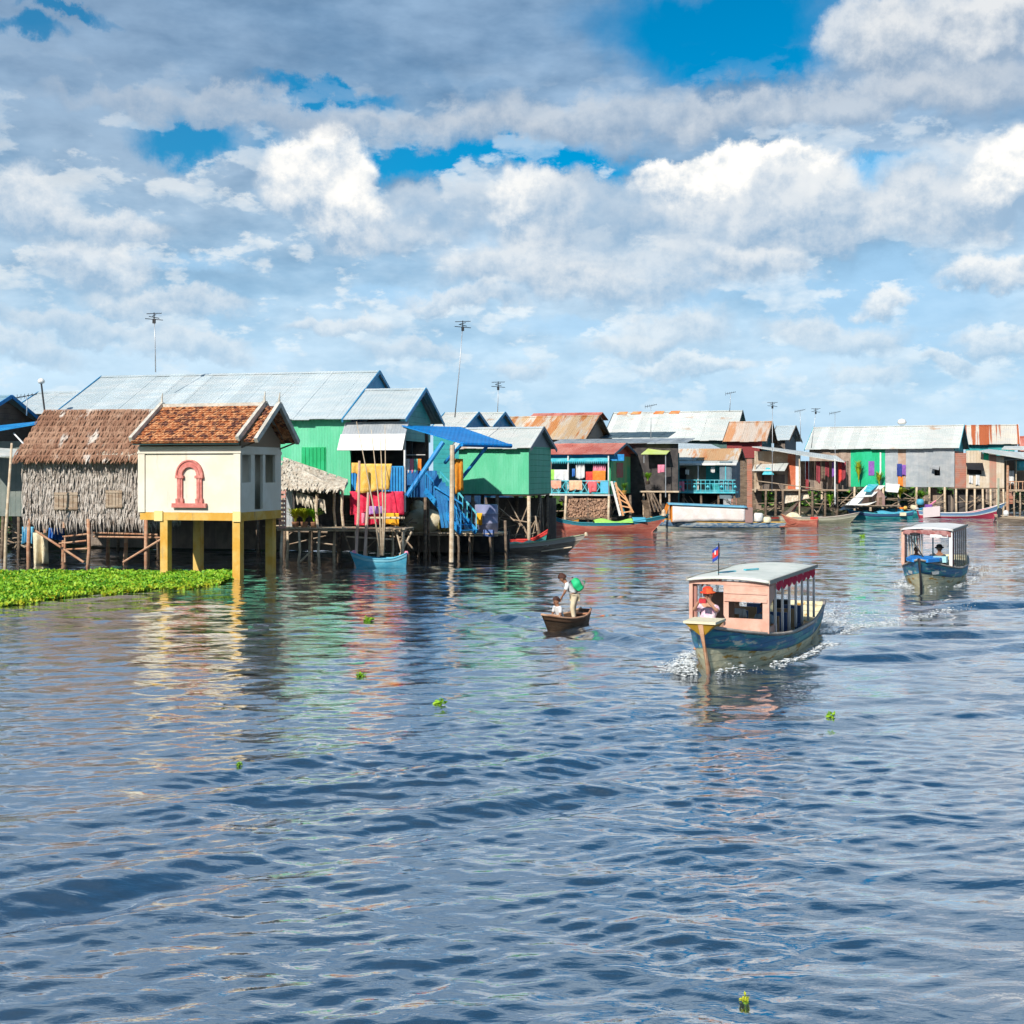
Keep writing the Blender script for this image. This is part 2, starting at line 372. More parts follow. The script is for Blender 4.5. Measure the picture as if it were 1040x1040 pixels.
def make_water():
    ys = [5.0]
    while ys[-1] < 190: y = ys[-1]; ys.append(y + max(.030, y*y/5650*.62))
    ys += [200, 230, 280, 360, 500, 800, 1500, 4000, 12000]
    ys = np.array(ys); nx = 860; t = np.linspace(-1, 1, nx)
    Yg, T = np.meshgrid(ys, t, indexing='ij')
    Xg = T*(Yg*.50+2.5)
    dl = np.maximum(np.gradient(ys)[:, None] * np.ones_like(T), (Yg*.50+2.5)*2/nx)
    Z = height(Xg, Yg, dl)
    Z[Yg > 195] = 0
    # the sheet is widened by coarse outer columns and rows so that it also lies behind and beside the camera
    co = np.stack([Xg, Yg, Z], -1)
    L_ = co[:, :1].copy(); L_[:, :, 0] -= 400+Yg[:, :1]*2; L_[:, :, 2] = 0
    R_ = co[:, -1:].copy(); R_[:, :, 0] += 400+Yg[:, -1:]*2; R_[:, :, 2] = 0
    co = np.concatenate([L_, co, R_], 1)
    first = co[:1].copy(); first[:, :, 1] = -300; first[:, :, 2] = 0
    co = np.concatenate([first, co], 0)
    n0, n1 = co.shape[:2]
    me = bpy.data.meshes.new('water'); me.vertices.add(n0*n1); me.vertices.foreach_set('co', co.reshape(-1).astype(np.float32))
    ii = np.arange(n0*n1).reshape(n0, n1)
    q = np.stack([ii[:-1, :-1], ii[:-1, 1:], ii[1:, 1:], ii[1:, :-1]], -1).reshape(-1, 4)
    nf = len(q); me.loops.add(nf*4); me.loops.foreach_set('vertex_index', q.reshape(-1).astype(np.int32))
    me.polygons.add(nf); me.polygons.foreach_set('loop_start', np.arange(0, nf*4, 4, dtype=np.int32)); me.polygons.foreach_set('loop_total', np.full(nf, 4, np.int32))
    me.update(calc_edges=True); me.polygons.foreach_set('use_smooth', np.ones(nf, bool))
    o = bpy.data.objects.new('water', me); col.objects.link(o); tag(o, kind='structure')
    m = bpy.data.materials.new('water'); m.use_nodes = True; nt = m.node_tree; N = nt.nodes; L = nt.links; b = N['Principled BSDF']
    tc = N.new('ShaderNodeTexCoord')
    def noi(sc, det, s3, ro=.6):
        mp = N.new('ShaderNodeMapping'); mp.inputs['Scale'].default_value = s3; mp.inputs['Rotation'].default_value = (0, 0, .12); L.new(tc.outputs['Object'], mp.inputs[0])
        n = N.new('ShaderNodeTexNoise'); n.inputs['Scale'].default_value = sc; n.inputs['Detail'].default_value = det; n.inputs['Roughness'].default_value = ro; n.inputs['Distortion'].default_value = .5
        L.new(mp.outputs[0], n.inputs['Vector']); return n.outputs['Fac']
    def bmp(h, s, d, nrm=None):
        x = N.new('ShaderNodeBump'); x.inputs['Strength'].default_value = s; x.inputs['Distance'].default_value = d; L.new(h, x.inputs['Height'])
        if nrm: L.new(nrm, x.inputs['Normal'])
        return x.outputs[0]
    b1 = bmp(noi(1.1, 3, (.7, 1.5, 1)), 1, .03)
    b2 = bmp(noi(3.4, 4, (.6, 1.25, 1)), 1, .010, b1)
    # ripples too fine for the mesh: slopes from noise, stronger where the mesh gets coarser
    def slope(sc, s3, det, lo, hi, y0, y1):
        mp = N.new('ShaderNodeMapping'); mp.inputs['Scale'].default_value = s3; L.new(tc.outputs['Object'], mp.inputs[0])
        n = N.new('ShaderNodeTexNoise'); n.inputs['Scale'].default_value = sc; n.inputs['Detail'].default_value = det; L.new(mp.outputs[0], n.inputs['Vector'])
        v = N.new('ShaderNodeVectorMath'); v.operation = 'SUBTRACT'; L.new(n.outputs['Color'], v.inputs[0]); v.inputs[1].default_value = (.5, .5, .5)
        v2 = N.new('ShaderNodeVectorMath'); v2.operation = 'MULTIPLY'; L.new(v.outputs[0], v2.inputs[0]); v2.inputs[1].default_value = (1, 1, 0)
        sp = N.new('ShaderNodeSeparateXYZ'); L.new(tc.outputs['Object'], sp.inputs[0])
        r = N.new('ShaderNodeMapRange'); L.new(sp.outputs[1], r.inputs['Value']); r.inputs['From Min'].default_value = y0; r.inputs['From Max'].default_value = y1; r.inputs['To Min'].default_value = lo; r.inputs['To Max'].default_value = hi
        q = N.new('ShaderNodeVectorMath'); q.operation = 'SCALE'; L.new(v2.outputs[0], q.inputs[0]); L.new(r.outputs[0], q.inputs['Scale']); return q.outputs[0]
    ad = N.new('ShaderNodeVectorMath'); ad.operation = 'ADD'; L.new(slope(1.9, (.55, 1, 1), 3, .16, .72, 13, 75), ad.inputs[0]); L.new(slope(.42, (.5, 1, 1), 2, .0, .55, 35, 95), ad.inputs[1])
    ad2 = N.new('ShaderNodeVectorMath'); ad2.operation = 'ADD'; L.new(b2, ad2.inputs[0]); L.new(ad.outputs[0], ad2.inputs[1])
    nm = N.new('ShaderNodeVectorMath'); nm.operation = 'NORMALIZE'; L.new(ad2.outputs[0], nm.inputs[0])
    mc = N.new('ShaderNodeMix'); mc.data_type = 'RGBA'; L.new(noi(.12, 4, (1, 1, 1)), mc.inputs[0])
    mc.inputs[6].default_value = (.008, .045, .105, 1); mc.inputs[7].default_value = (.060, .060, .040, 1)
    # murky body under a reflecting skin; reflectance rises toward grazing (Schlick-like)
    N.remove(b); out = N['Material Output']
    df = N.new('ShaderNodeBsdfDiffuse'); L.new(mc.outputs[2], df.inputs['Color']); L.new(nm.outputs[0], df.inputs['Normal'])
    gl = N.new('ShaderNodeBsdfGlossy'); gl.inputs['Roughness'].default_value = .045; gl.inputs['Color'].default_value = (.97, .98, 1, 1); L.new(nm.outputs[0], gl.inputs['Normal'])
    lw = N.new('ShaderNodeLayerWeight'); lw.inputs['Blend'].default_value = .5; L.new(nm.outputs[0], lw.inputs['Normal'])
    pw = N.new('ShaderNodeMath'); pw.operation = 'POWER'; L.new(lw.outputs['Facing'], pw.inputs[0]); pw.inputs[1].default_value = 1.7
    ma = N.new('ShaderNodeMath'); ma.operation = 'MULTIPLY_ADD'; ma.use_clamp = True; L.new(pw.outputs[0], ma.inputs[0]); ma.inputs[1].default_value = .86; ma.inputs[2].default_value = .16
    ms = N.new('ShaderNodeMixShader'); L.new(ma.outputs[0], ms.inputs[0]); L.new(df.outputs[0], ms.inputs[1]); L.new(gl.outputs[0], ms.inputs[2]); L.new(ms.outputs[0], out.inputs['Surface'])
    me.materials.append(m)
make_water()
# ------------------------------------------------------------------ building kit
RUSTC = (.42, .17, .06)
zinc   = mat('zinc_sheet', (.46,.53,.54), (.55,.59,.58), (.5,2,2), panel=('x', .9, .16), corr=('x', .19, .010), rough=.42, spec=.5, metal=.0, rust=((.46,.38,.3), .68, .84, (.35,.9,.9)))
zincw  = mat('pale_sheet', (.54,.57,.53), (.62,.61,.56), (.5,2,2), panel=('x', .9, .18), corr=('x', .19, .010), rough=.45, spec=.4, rust=((.48,.25,.11), .60, .74, (.35,.7,.7)))
rusty  = mat('rusted_sheet', (.60,.40,.22), (.55,.50,.42), (1.2,.25,.25), panel=('x', .9, .45), corr=('x', .19, .012), rough=.7, rust=((.50,.20,.065), .48, .60, (1.3,.2,.2)))
rusty2 = mat('striped_rusted_sheet', (.62,.56,.46), (.55,.52,.46), (.6,1,1), (.4,.6), panel=('x', .9, .15), corr=('x', .19, .012), rough=.65, rust=((.42,.11,.04), .50, .53, (.95,.02,.02)))
zincwall = mat('zinc_wall', (.36,.39,.41), (.46,.47,.47), (.8,.8,1.5), panel=('x', .85, .22), corr=('x', .16, .010), rough=.45, metal=.15, rust=((.38,.22,.12), .64, .76, (.6,.6,1.2)))
zincside = mat('zinc_side_wall', (.33,.36,.38), (.42,.43,.43), (.8,.8,1.5), panel=('y', .85, .22), corr=('y', .16, .010), rough=.45, metal=.1, rust=((.38,.22,.12), .62, .76, (.6,.6,1.2)))
redroof = mat('red_sheet', (.50,.13,.09), (.60,.22,.16), (.8,.5,.5), panel=('x', .9, .25), corr=('x', .19, .010), rough=.55)
greenw = mat('light_green_board', (.10,.50,.27), (.15,.56,.33), (1,1,.3), panel=('x', .9, .10), corr=('x', .16, .006), rough=.6)
greens = mat('side_green_board', (.07,.38,.23), (.10,.43,.28), (1,1,.3), planks=('z', .35, .02), rough=.6)
greend = mat('dark_green_board', (.03,.30,.13), (.05,.38,.16), (1,1,.4), planks=('x', .22, .01), rough=.6)
greenp = mat('patchy_green_board', (.07,.38,.18), (.24,.42,.17), (.8,.8,.5), planks=('x', .25, .01), rough=.65)
emer   = mat('emerald_wall', (.01,.42,.18), (.02,.48,.24), (1,1,.4), corr=('x', .16, .008), rough=.6)
teal   = mat('teal_paint', (.02,.26,.28), (.04,.33,.33), (1,1,1), planks=('z', .3, .01), rough=.55)
tealp  = mat('turquoise_paint', (.05,.42,.50), (.14,.50,.56), (2,2,2), rough=.5)
bluep  = mat('blue_paint', (.015,.20,.50), (.03,.28,.58), (2,2,2), rough=.5)
bluet  = mat('blue_trim', (.02,.24,.46), (.05,.30,.50), (2,2,2), rough=.5)
bluesheet = mat('blue_sheet', (.005,.17,.50), (.01,.22,.58), (1,1,1), corr=('x', .2, .006), rough=.4)
wood   = mat('weathered_wood', (.30,.21,.14), (.42,.33,.24), (2,2,6), rough=.85, bump=(14,.006))
woodd  = mat('dark_wood', (.12,.085,.06), (.20,.145,.10), (2,2,6), rough=.85, bump=(14,.006))
woodl  = mat('pale_wood', (.50,.37,.24), (.62,.50,.36), (2,2,5), rough=.8, bump=(14,.005))
woodr  = mat('reddish_wood', (.42,.20,.11), (.52,.32,.2), (2,2,5), rough=.8, bump=(14,.005))
boards = mat('old_boards', (.28,.20,.15), (.42,.32,.25), (1,1,.5), planks=('x', .2, .012), rough=.85)
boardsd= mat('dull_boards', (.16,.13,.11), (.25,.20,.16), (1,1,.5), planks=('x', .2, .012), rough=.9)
brick  = mat('brick_boards', (.44,.17,.11), (.38,.22,.17), (1.5,1.5,1.5), planks=('z', .22, .02), rough=.85)
orangeboard = mat('orange_board', (.50,.13,.06), (.58,.22,.12), (1,1,1), rough=.8)
plaster= mat('cream_plaster', (.70,.63,.50), (.75,.69,.57), (.8,.8,.8), rough=.85, fine=.05, rust=((.50,.42,.32), .60, .80, (2.2,2.2,.35)))
ochre  = mat('ochre_paint', (.62,.33,.05), (.66,.43,.12), (1,1,1), rough=.8, rust=((.36,.24,.12), .60, .74, (2.5,2.5,.5)))
pinkp  = mat('pink_moulding', (.55,.17,.14), (.66,.27,.22), (4,4,4), rough=.8)
whitep = mat('white_paint', (.70,.68,.63), (.78,.76,.72), (3,3,3), rough=.6)
canvas = mat('white_canvas', (.72,.70,.64), (.80,.79,.75), (2,2,2), rough=.85)
sack   = mat('sackcloth', (.62,.52,.33), (.72,.64,.45), (3,3,3), rough=.95, bump=(10,.03))
def cloth(name, c, c2=None): return mat(name, c, c2 or tuple(min(1, v*1.25+.01) for v in c), (3,3,3), rough=.9, bump=(5,.02), fine=.08)
yell = cloth('yellow_cloth', (.75,.42,.07), (.80,.52,.16)); crim = cloth('crimson_cloth', (.62,.02,.06), (.70,.05,.10)); oran = cloth('orange_cloth', (.70,.20,.03)); pinkc = cloth('pink_cloth', (.70,.22,.30))
wht = cloth('white_cloth', (.62,.61,.60), (.70,.69,.67)); bluc = cloth('blue_cloth', (.05,.18,.5)); purp = cloth('purple_cloth', (.22,.09,.35)); limec = cloth('lime_cloth', (.30,.62,.10)); redc = cloth('red_cloth', (.6,.05,.04)); mar = cloth('maroon_cloth', (.25,.04,.05)); grnc = cloth('green_cloth', (.05,.45,.18))
dark = mat('recess_shade', (.05,.045,.045), (.085,.075,.07), (2,2,2), rough=.95)  # near-black colour carries the shade of interiors and recesses
steel = mat('steel_pole', (.42,.43,.44), (.5,.5,.5), (2,2,2), rough=.4, metal=.5)
blackm = mat('black_metal', (.02,.02,.022), None, rough=.5)
def leafm(name, a, b_): return mat(name, a, b_, (1.5,1.5,1.5), rough=.55, fine=.25)
leafy = leafm('yellow_leaf', (.42,.42,.02), (.30,.46,.03)); leafg = leafm('green_leaf', (.10,.26,.02), (.20,.36,.03)); leafb = leafm('bright_leaf', (.20,.42,.02), (.32,.50,.03)); leafd = leafm('dark_leaf', (.03,.075,.02), (.06,.12,.03))
thatchw = mat('thatch_wall', (.36,.30,.25), (.55,.49,.43), (6,6,2.5), (.38,.6), rough=.95, fine=.2, rust=((.20,.14,.10), .58, .72, (2.2,2.2,1.2)), bump=(18,.03))
thatchr = mat('thatch_roof', (.25,.125,.075), (.38,.22,.14), (2.5,.9,.9), (.4,.6), rough=.95, fine=.3, rust=((.60,.52,.44), .58, .66, (1.3,.5,.5)), bump=(16,.02))
thatchp = mat('thatch_pale', (.44,.36,.27), (.62,.55,.44), (5,3,3), (.4,.6), rough=.95, fine=.3, bump=(16,.03))
tile   = mat('clay_tile', (.42,.13,.045), (.64,.31,.14), (6,6,6), (.46,.56), rough=.8, fine=.2, rust=((.12,.045,.03), .50, .57, (3.6,3.6,3.6)))
mossy  = mat('weathered_mortar', (.46,.42,.35), (.60,.56,.48), (3,3,3), rough=.9)

def roof_sheets(mb, x0, x1, e, r, w=.9, ju=.10, th=.03, seed=0):
    """corrugated sheets side by side from the eave e=(y,z) to the ridge r=(y,z)"""
    rd = random.Random(seed); n = max(1, int(round((x1-x0)/w))); w = (x1-x0)/n
    ey = Vector((0, r[0]-e[0], r[1]-e[1])).normalized()
    for i in range(n):
        a = x0+i*w-.03; b = x0+(i+1)*w+.03; dz = (i%2)*.014 + rd.random()*.006; dn = rd.uniform(-ju, ju*.4)
        lo = Vector((0, e[0], e[1])) + ey*dn; hi = Vector((0, r[0], r[1])) + ey*rd.uniform(0, .03)
        t = rd.uniform(-.012, .012)
        mb.slab([(a, lo.y, lo.z+dz), (b, lo.y, lo.z+dz+t), (b, hi.y, hi.z+dz), (a, hi.y, hi.z+dz)], th)
    return mb

def gable_roof(root, x0, x1, yf, zf, ym, zm, yb=None, zb=None, mt=zinc, trim=None, seed=1, w=.9, name='roof', edge=None):
    yb = yb if yb is not None else 2*ym-yf; zb = zb if zb is not None else zf
    mb = MB(); roof_sheets(mb, x0, x1, (yf, zf), (ym, zm), w, seed=seed)
    n0 = len(mb.v); m2 = MB(); roof_sheets(m2, x0, x1, (yb, zb), (ym+.002, zm-.002), w, seed=seed+1)
    mb.add(m2.v, [f[::-1] for f in m2.f])
    o = mb.build(name, mt, root)
    cap = MB(); cap.slab([(x0, ym-.22, zm-.06), (x1, ym-.22, zm-.06), (x1, ym, zm+.05), (x0, ym, zm+.05)], .015)
    cap.slab([(x0, ym, zm+.05), (x1, ym, zm+.05), (x1, ym+.22, zm-.06), (x0, ym+.22, zm-.06)], .015)
    cap.build('ridge_cap', edge or mt, o)
    if trim:
        for xx in (x0-.02, x1+.05):
            b = MB(); b.bar((xx, yf-.05, zf-.09), (xx, ym, zm-.03), .04, .20); b.bar((xx, yb+.05, zb-.09), (xx, ym, zm-.03), .04, .20); b.build('bargeboard', trim, o)
    return o

def gable_wall(root, x, y0, y1, z0, ze, ym, zm, mt, t=.06, name='gable_wall'):
    MB().prism([(y0, z0), (y1, z0), (y1, ze), (ym, zm), (y0, ze)], 'x', x-t, x).build(name, mt, root)

def wall_with_holes(mb, x0, x1, y, z0, z1, holes, t=.08):
    """front wall at y (thickness backward) with rectangular holes (xa,xb,za,zb)"""
    xs = sorted({x0, x1, *[h[0] for h in holes], *[h[1] for h in holes]}); zs = sorted({z0, z1, *[h[2] for h in holes], *[h[3] for h in holes]})
    for a, b in zip(xs, xs[1:]):
        run = None
        for c, d in zip(zs, zs[1:]):
            mx_, mz = (a+b)/2, (c+d)/2
            solid = not any(h[0] < mx_ < h[1] and h[2] < mz < h[3] for h in holes)
            if solid: mb.box(a, b, y, y+t, c, d)
    return mb

def board_wall(root, x0, x1, y, z0, z1, mats, seed=1, name='board_wall', w=.34, ragged=.0):
    """upright boards of differing age nailed side by side, one mesh"""
    rd = random.Random(seed); mb = MB(); x = x0
    while x < x1:
        ww = w*rd.uniform(.5, 1.8); xe = min(x+ww, x1); mb.mi = rd.randrange(len(mats)); q = rd.uniform(0, .035)
        mb.box(x, xe-.012, y-q, y+.05, z0+rd.uniform(-.25, .1), z1-ragged*rd.random()); x = xe
    return mb.build(name, mats, root)

def stilts(root, pts, ztop, r=.09, mt=wood, zb=-.6, lean=.08, seed=3):
    rd = random.Random(seed)
    for (x, y) in pts:
        a = (x+rd.uniform(-lean, lean), y+rd.uniform(-lean, lean), zb); m_ = (x+rd.uniform(-lean, lean)*.6, y, (zb+ztop)/2)
        MB().tube([a, m_, (x, y, ztop)], r*rd.uniform(.85, 1.2), 7, r*.85).build('stilt', mt, root, True)

def junk_under(root, x0, x1, y, z0, z1, n=14, seed=5):
    """cross poles and braces nailed to the stilts"""
    rd = random.Random(seed); mb = MB()
    for i in range(n):
        xa = rd.uniform(x0, x1); xb = min(x1, xa+rd.uniform(.6, 2.6)); yy = y+rd.uniform(0, 2.5)
        mb.tube([(xa, yy, rd.uniform(z0, z1)), (xb, yy+rd.uniform(-.3, .3), rd.uniform(z0, z1))], rd.uniform(.025, .05), 5)
    zz = (z0+z1)/2; mb.tube([(x0, y+.1, zz), ((x0+x1)/2, y+.9, zz+.15), (x1, y+.2, zz-.1)], .04, 5); mb.tube([(x0, y+1.9, zz+.3), (x1, y+1.7, zz+.2)], .04, 5)
    mb.build('brace', wood, root)

def deck(root, x0, x1, y0, y1, z, mt=woodl, seed=2, along='y', name='deck', gap=.02):
    rd = random.Random(seed); mb = MB()
    if along == 'y':
        x = x0
        while x < x1:
            w = rd.uniform(.10, .2); mb.box(x, min(x+w-gap, x1), y0-rd.uniform(0, .18), y1, z-.035, z+rd.uniform(0, .02)); x += w
    else:
        y = y0
        while y < y1:
            w = rd.uniform(.12, .2); mb.box(x0-rd.uniform(0, .15), x1+rd.uniform(0, .15), y, min(y+w-gap, y1), z-.035, z+rd.uniform(0, .02)); y += w
    for yy in (y0+.08, (y0+y1)/2, y1-.1): mb.tube([(x0, yy, z-.11), (x1, yy, z-.11)], .055, 6)
    return mb.build(name, mt, root)

def thatch_strips(mb, p0, p1, down, n, l, w=.10, out=.05, jit=.5, seed=1, layers=1):
    """rows of drooping leaf strips hung from the segment p0-p1; down = direction vector"""
    rd = random.Random(seed); p0 = Vector(p0); p1 = Vector(p1); down = Vector(down).normalized(); ax = (p1-p0).normalized(); nrm = ax.cross(down).normalized()
    if nrm.y > 0: nrm = -nrm
    for i in range(n):
        a = p0 + (p1-p0)*((i+rd.uniform(-.4, .4)+.5)/n); ll = l*rd.uniform(1-jit, 1+jit*.6); ww = w*rd.uniform(.5, 1.3)
        tw = ax*rd.uniform(-.06, .06); o1 = nrm*rd.uniform(.01, out); o2 = nrm*rd.uniform(0, out*2.2)
        m_ = a+down*ll*.55+o2+tw; e_ = a+down*ll+nrm*rd.uniform(-.02, out)+tw*2
        mb.add([a-ax*ww/2+o1, a+ax*ww/2+o1, m_+ax*ww*.45, m_-ax*ww*.45, e_+ax*ww*.10, e_-ax*ww*.10], [(0,1,2,3), (3,2,4,5)])
    return mb

def antenna(px, ytop, ybot, Y, lean=0., kind=0, label='', group='television aerials on poles above the roofs'):
    top = WP(px+lean, ytop, Y); bot = WP(px, ybot, Y); e = empty('television_aerial', bot, 0, label, 'aerial', group)
    t = top-bot; MB().tube([(0,0,0), t*.5+Vector((.02,0,0)), t], .035 if Y < 90 else .04, 6, .02).build('pole', steel, e, True)
    mb = MB(); s = .5 if Y < 90 else .5
    if kind == 0:
        for k in range(4):
            a = R(20+45*k); mb.tube([t+Vector((-s*math.cos(a), -s*math.sin(a)*.6, -.10+.1*k)), t+Vector((s*math.cos(a), s*math.sin(a)*.6, -.16+.12*k))], .022, 5)
        mb.tube([t+Vector((0,0,-.35)), t+Vector((0,0,.25))], .03, 5); mb.box(t.x-.08, t.x+.08, t.y-.06, t.y+.06, t.z-.35, t.z-.1)
    else:
        mb.tube([t+Vector((-s,0,-.1)), t+Vector((s,.1,.1))], .022, 5)
        for k in range(6):
            q = -s+2*s*k/5; h = .28-.035*k; mb.tube([t+Vector((q, -h, -.1+.2*k/5)), t+Vector((q, h, -.1+.2*k/5))], .018, 5); mb.tube([t+Vector((q, 0, -.1+.2*k/5-h*.6)), t+Vector((q, 0, -.1+.2*k/5+h*.6))], .014, 5)
    mb.build('aerial_head', blackm, e)
    return e

bw_ = lambda *k: [MATS[q] for q in k]
def drape(root_name, fr, px0, px1, py0, py1, y, mt, label, cat, group=None, folds=5, sag=.0, amp=.05, skew=0., y2=None):
    """a cloth hung by its top edge: pixels bound it, y is its local depth"""
    a = fr.P(px0, py0, y); b = fr.P(px1, py0, y); h = a.z-fr.Z(py1, a.x, y); w = b.x-a.x; seed = random.random()*6
    def fn(u, v):
        x = w*u + skew*v; z = -h*v*(1+.06*math.sin(u*5+seed)) - sag*4*u*(1-u)
        return (x, amp*math.sin(u*folds*6.28+seed)*(.3+v) , z)
    o = MB().grid(fn, 22, 10, (0, .012, 0)).build(root_name, mt, None, True)
    o.location = fr.world(a); o.rotation_euler = (0, 0, -fr.t)
    tag(o, label, cat, group); return o

def place(o, fr, p):
    o.location = fr.world(p); o.rotation_euler = (0, 0, -fr.t); return o

def leaf_clump(mb, c, r, n, seed=0, size=.09, flat=.8, droop=0.):
    rd = random.Random(seed)
    for i in range(n):
        d = Vector((rd.gauss(0,1), rd.gauss(0,1), rd.gauss(0,1)*flat)).normalized()*r*rd.uniform(.35, 1)
        p = Vector(c)+Vector((d.x, d.y, d.z)); a = Vector((rd.gauss(0,1), rd.gauss(0,1), rd.gauss(0,.7)-droop)).normalized(); b = a.cross(Vector((rd.gauss(0,1), rd.gauss(0,1), rd.gauss(0,1)))).normalized()
        s = size*rd.uniform(.6, 1.4); mb.add([p, p+a*s*.5+b*s*.3, p+a*s*1.1, p+a*s*.5-b*s*.3], [(0,1,2,3)])
    return mb

def blade_plant(name, loc, h, n, mt, label, cat='plant', pot=None, seed=1, group=None, spread=.6):
    """a pot with arching blade leaves"""
    rd = random.Random(seed); e = empty(name, loc, 0, label, cat, group)
    if pot: MB().lathe([(.10, 0), (.15, .02), (.19, .26), (.21, .28), (.17, .29), (.15, .25)], n=12).build('pot', pot, e, True)
    z0 = .25 if pot else 0
    mb = MB()
    for i in range(n):
        a = rd.uniform(0, 6.283); l = h*rd.uniform(.6, 1.1); sp = spread*rd.uniform(.3, 1.1)*h; w = .035*rd.uniform(.7, 1.5)
        d = Vector((math.cos(a), math.sin(a), 0)); s = Vector((-math.sin(a), math.cos(a), 0))
        p = [Vector((0,0,z0)) + d*sp*t*t + Vector((0,0,l*t*(1.25-.55*t))) for t in (0, .35, .7, 1.)]
        ww = [w*.5, w, w*.8, .004]
        mb.add([q for pp, k in zip(p, ww) for q in (pp-s*k, pp+s*k)], [(0,1,3,2), (2,3,5,4), (4,5,7,6)])
    mb.build('foliage', mt, e)
    return e
# ------------------------------------------------------------------ left end of the village
# --- thatched hut
f = Fr(147, 58.5, 6); t = f.root('thatched_hut', 'thatched hut on stilts with shaggy grey palm leaf walls and brown roof', 'hut')
xl = f.X(25); xr = 0; z0 = f.Z(528, xl/2); z1 = f.Z(464, xl/2); ym = 2.3; zr = f.Z(417, xl/2, ym)
wb = MB().box(xl, xr, 0, 4.6, z0, z1); wb.prism([(0, z1), (4.6, z1), (ym, zr-.15)], 'x', xl, xr)
ws = MB(); ws.add(wb.v, wb.f)
for k in range(7):
    zz = z0+.28+(z1-z0+.1)*(k/6.4)
    thatch_strips(ws, (xl-.05, -.03, zz), (xr+.02, -.03, zz), (0, 0, -1), 210, .74, .055, .08, .6, seed=20+k)
    thatch_strips(ws, (xr+.03, 0, zz), (xr+.03, 4.6, zz), (0, 0, -1), 120, .7, .055, .07, .6, seed=40+k)
ws.build('wall', thatchw, t)
rb = MB()
ev = f.X(19); er = .25; ez = f.Z(467, -3, -.5); 
rb.slab([(ev, -.55, ez), (er, -.55, ez), (er, ym, zr), (ev+.12, ym, zr)], .12); rb.slab([(ev+.12, ym, zr), (er, ym, zr), (er, 5.1, ez), (ev, 5.1, ez)], .12)
dn = Vector((0, -.55-ym, ez-zr)).normalized()
for k in range(9):
    q = k/8.6; yy = ym+(-.62-ym)*q; zz = zr+(ez-zr)*q
    thatch_strips(rb, (ev+.12*(1-q), yy, zz+.05), (er, yy, zz+.05), dn, 170, .50, .06, .02, .6, seed=60+k)
thatch_strips(rb, (ev, -.52, ez+.03), (er, -.52, ez+.03), (0, -.3, -1), 90, .20, .12, .06, .7, seed=80)
ro = rb.build('roof', thatchr, t)
pb = MB(); pd_ = random.Random(3)
for (px, py, n) in ((120, 460, 34), (112, 452, 20), (128, 463, 26)):
    q = f.P(px, py, .2)
    thatch_strips(pb, (q.x-.9, -.45+(467-py)*.06, ez+.12+(467-py)*.045), (q.x+.7, -.45+(467-py)*.06, ez+.12+(467-py)*.045), dn, n, .4, .13, .05, .6, seed=int(px))
pb.build('thatch_patch', thatchp, ro)
for (a, b, c, d) in ((56, 80, 500, 518), (108, 125, 498, 516)):
    p = f.P(a, c, -.12); q = f.P(b, d, -.12)
    o = MB(); wdt = q.x-p.x
    for k in range(5): o.box(p.x+wdt*k/5, p.x+wdt*(k+.85)/5, -.2, -.16, q.z, p.z)
    o.box(p.x, q.x, -.23, -.2, p.z-.12, p.z-.05); o.box(p.x, q.x, -.23, -.2, q.z+.05, q.z+.12)
    o.build('window_shutter', wood, t)
stilts(t, [(f.X(30), -.05), (f.X(91), -.15), (f.X(150), -.2), (f.X(46, 1.6), 1.6), (f.X(128, 2.), 2.), (f.X(65,4.4), 4.4), (f.X(110,4.4), 4.4), (f.X(150,4.4), 4.4)], z0+.05, .10, woodr, seed=8)
br = MB()
for a, b in (((36, 539), (85, 571)), ((125, 571), (168, 545))): br.tube([f.P(*a, -.3), f.P(*b, -.35)], .055, 7)
for a, b in (((64, 545), (92, 542)), ((66, 546), (66, 571)), ((66, 558), (90, 557)), ((95, 541), (160, 543)), ((95, 545), (165, 546)), ((60,552),(88,549))): br.tube([f.P(*a, .3), f.P(*b, .2)], .045, 6)
br.build('brace', woodr, t)
MB().box(xl, xr, .1, 4.5, z0-.1, z0+.02).build('floor', woodd, t)
# cloths under the hut
drape('hanging_tarp', f, 22, 34, 535, 552, 1.2, cloth('sky_cloth', (.12,.38,.55)), 'pale blue tarp hanging under the left corner of the thatched hut', 'tarp', amp=.1)
drape('hanging_sack', f, 33, 48, 541, 574, 1.0, sack, 'tall tan sack hanging to the water between stilts of the thatched hut', 'sack', amp=.15, folds=2)
drape('blue_sheet', f, 50, 66, 536, 548, 2.2, bluc, 'crumpled blue sheet in the dark below the thatched hut', 'cloth', amp=.15)

# --- cream pavilion on ochre posts
f = Fr(244, 51.8, 15); t = f.root('stilt_pavilion', 'small cream plastered pavilion on ochre posts with orange tiled roof and pink arch', 'pavilion')
W0 = f.X(141); D = 3.9; zb = f.Z(529.5); zc = f.Z(521); zt = f.Z(453)
MB().box(W0, 0, .02, .14, zc, zt).build('front_wall', plaster, t)
MB().box(W0, W0+.12, .14, D, zc, zt).build('left_wall', plaster, t)
MB().box(W0+.12, -.12, D-.12, D, zc, zt).build('rear_wall', plaster, t)
ys = []   # side wall with three openings
def yof(px):
    k = (px-520)/F; return (k*f.O.y-f.O.x)/(f.s-k*f.c)
def zside(py, y): return f.Z(py, 0, y)
hol = [(yof(246), yof(255), zside(490, .7), zside(462, .7)), (yof(258.8), yof(267), zside(517, 2), zside(462, 2)), (yof(269.5), yof(279.5), zside(490, 3.2), zside(462, 3.2))]
sw = MB(); tmp = wall_with_holes(MB(), .14, D, 0, zc, zt, hol, .12)
sw.add([(-v[1], v[0], v[2]) for v in tmp.v], tmp.f); sw.build('side_wall', plaster, t)
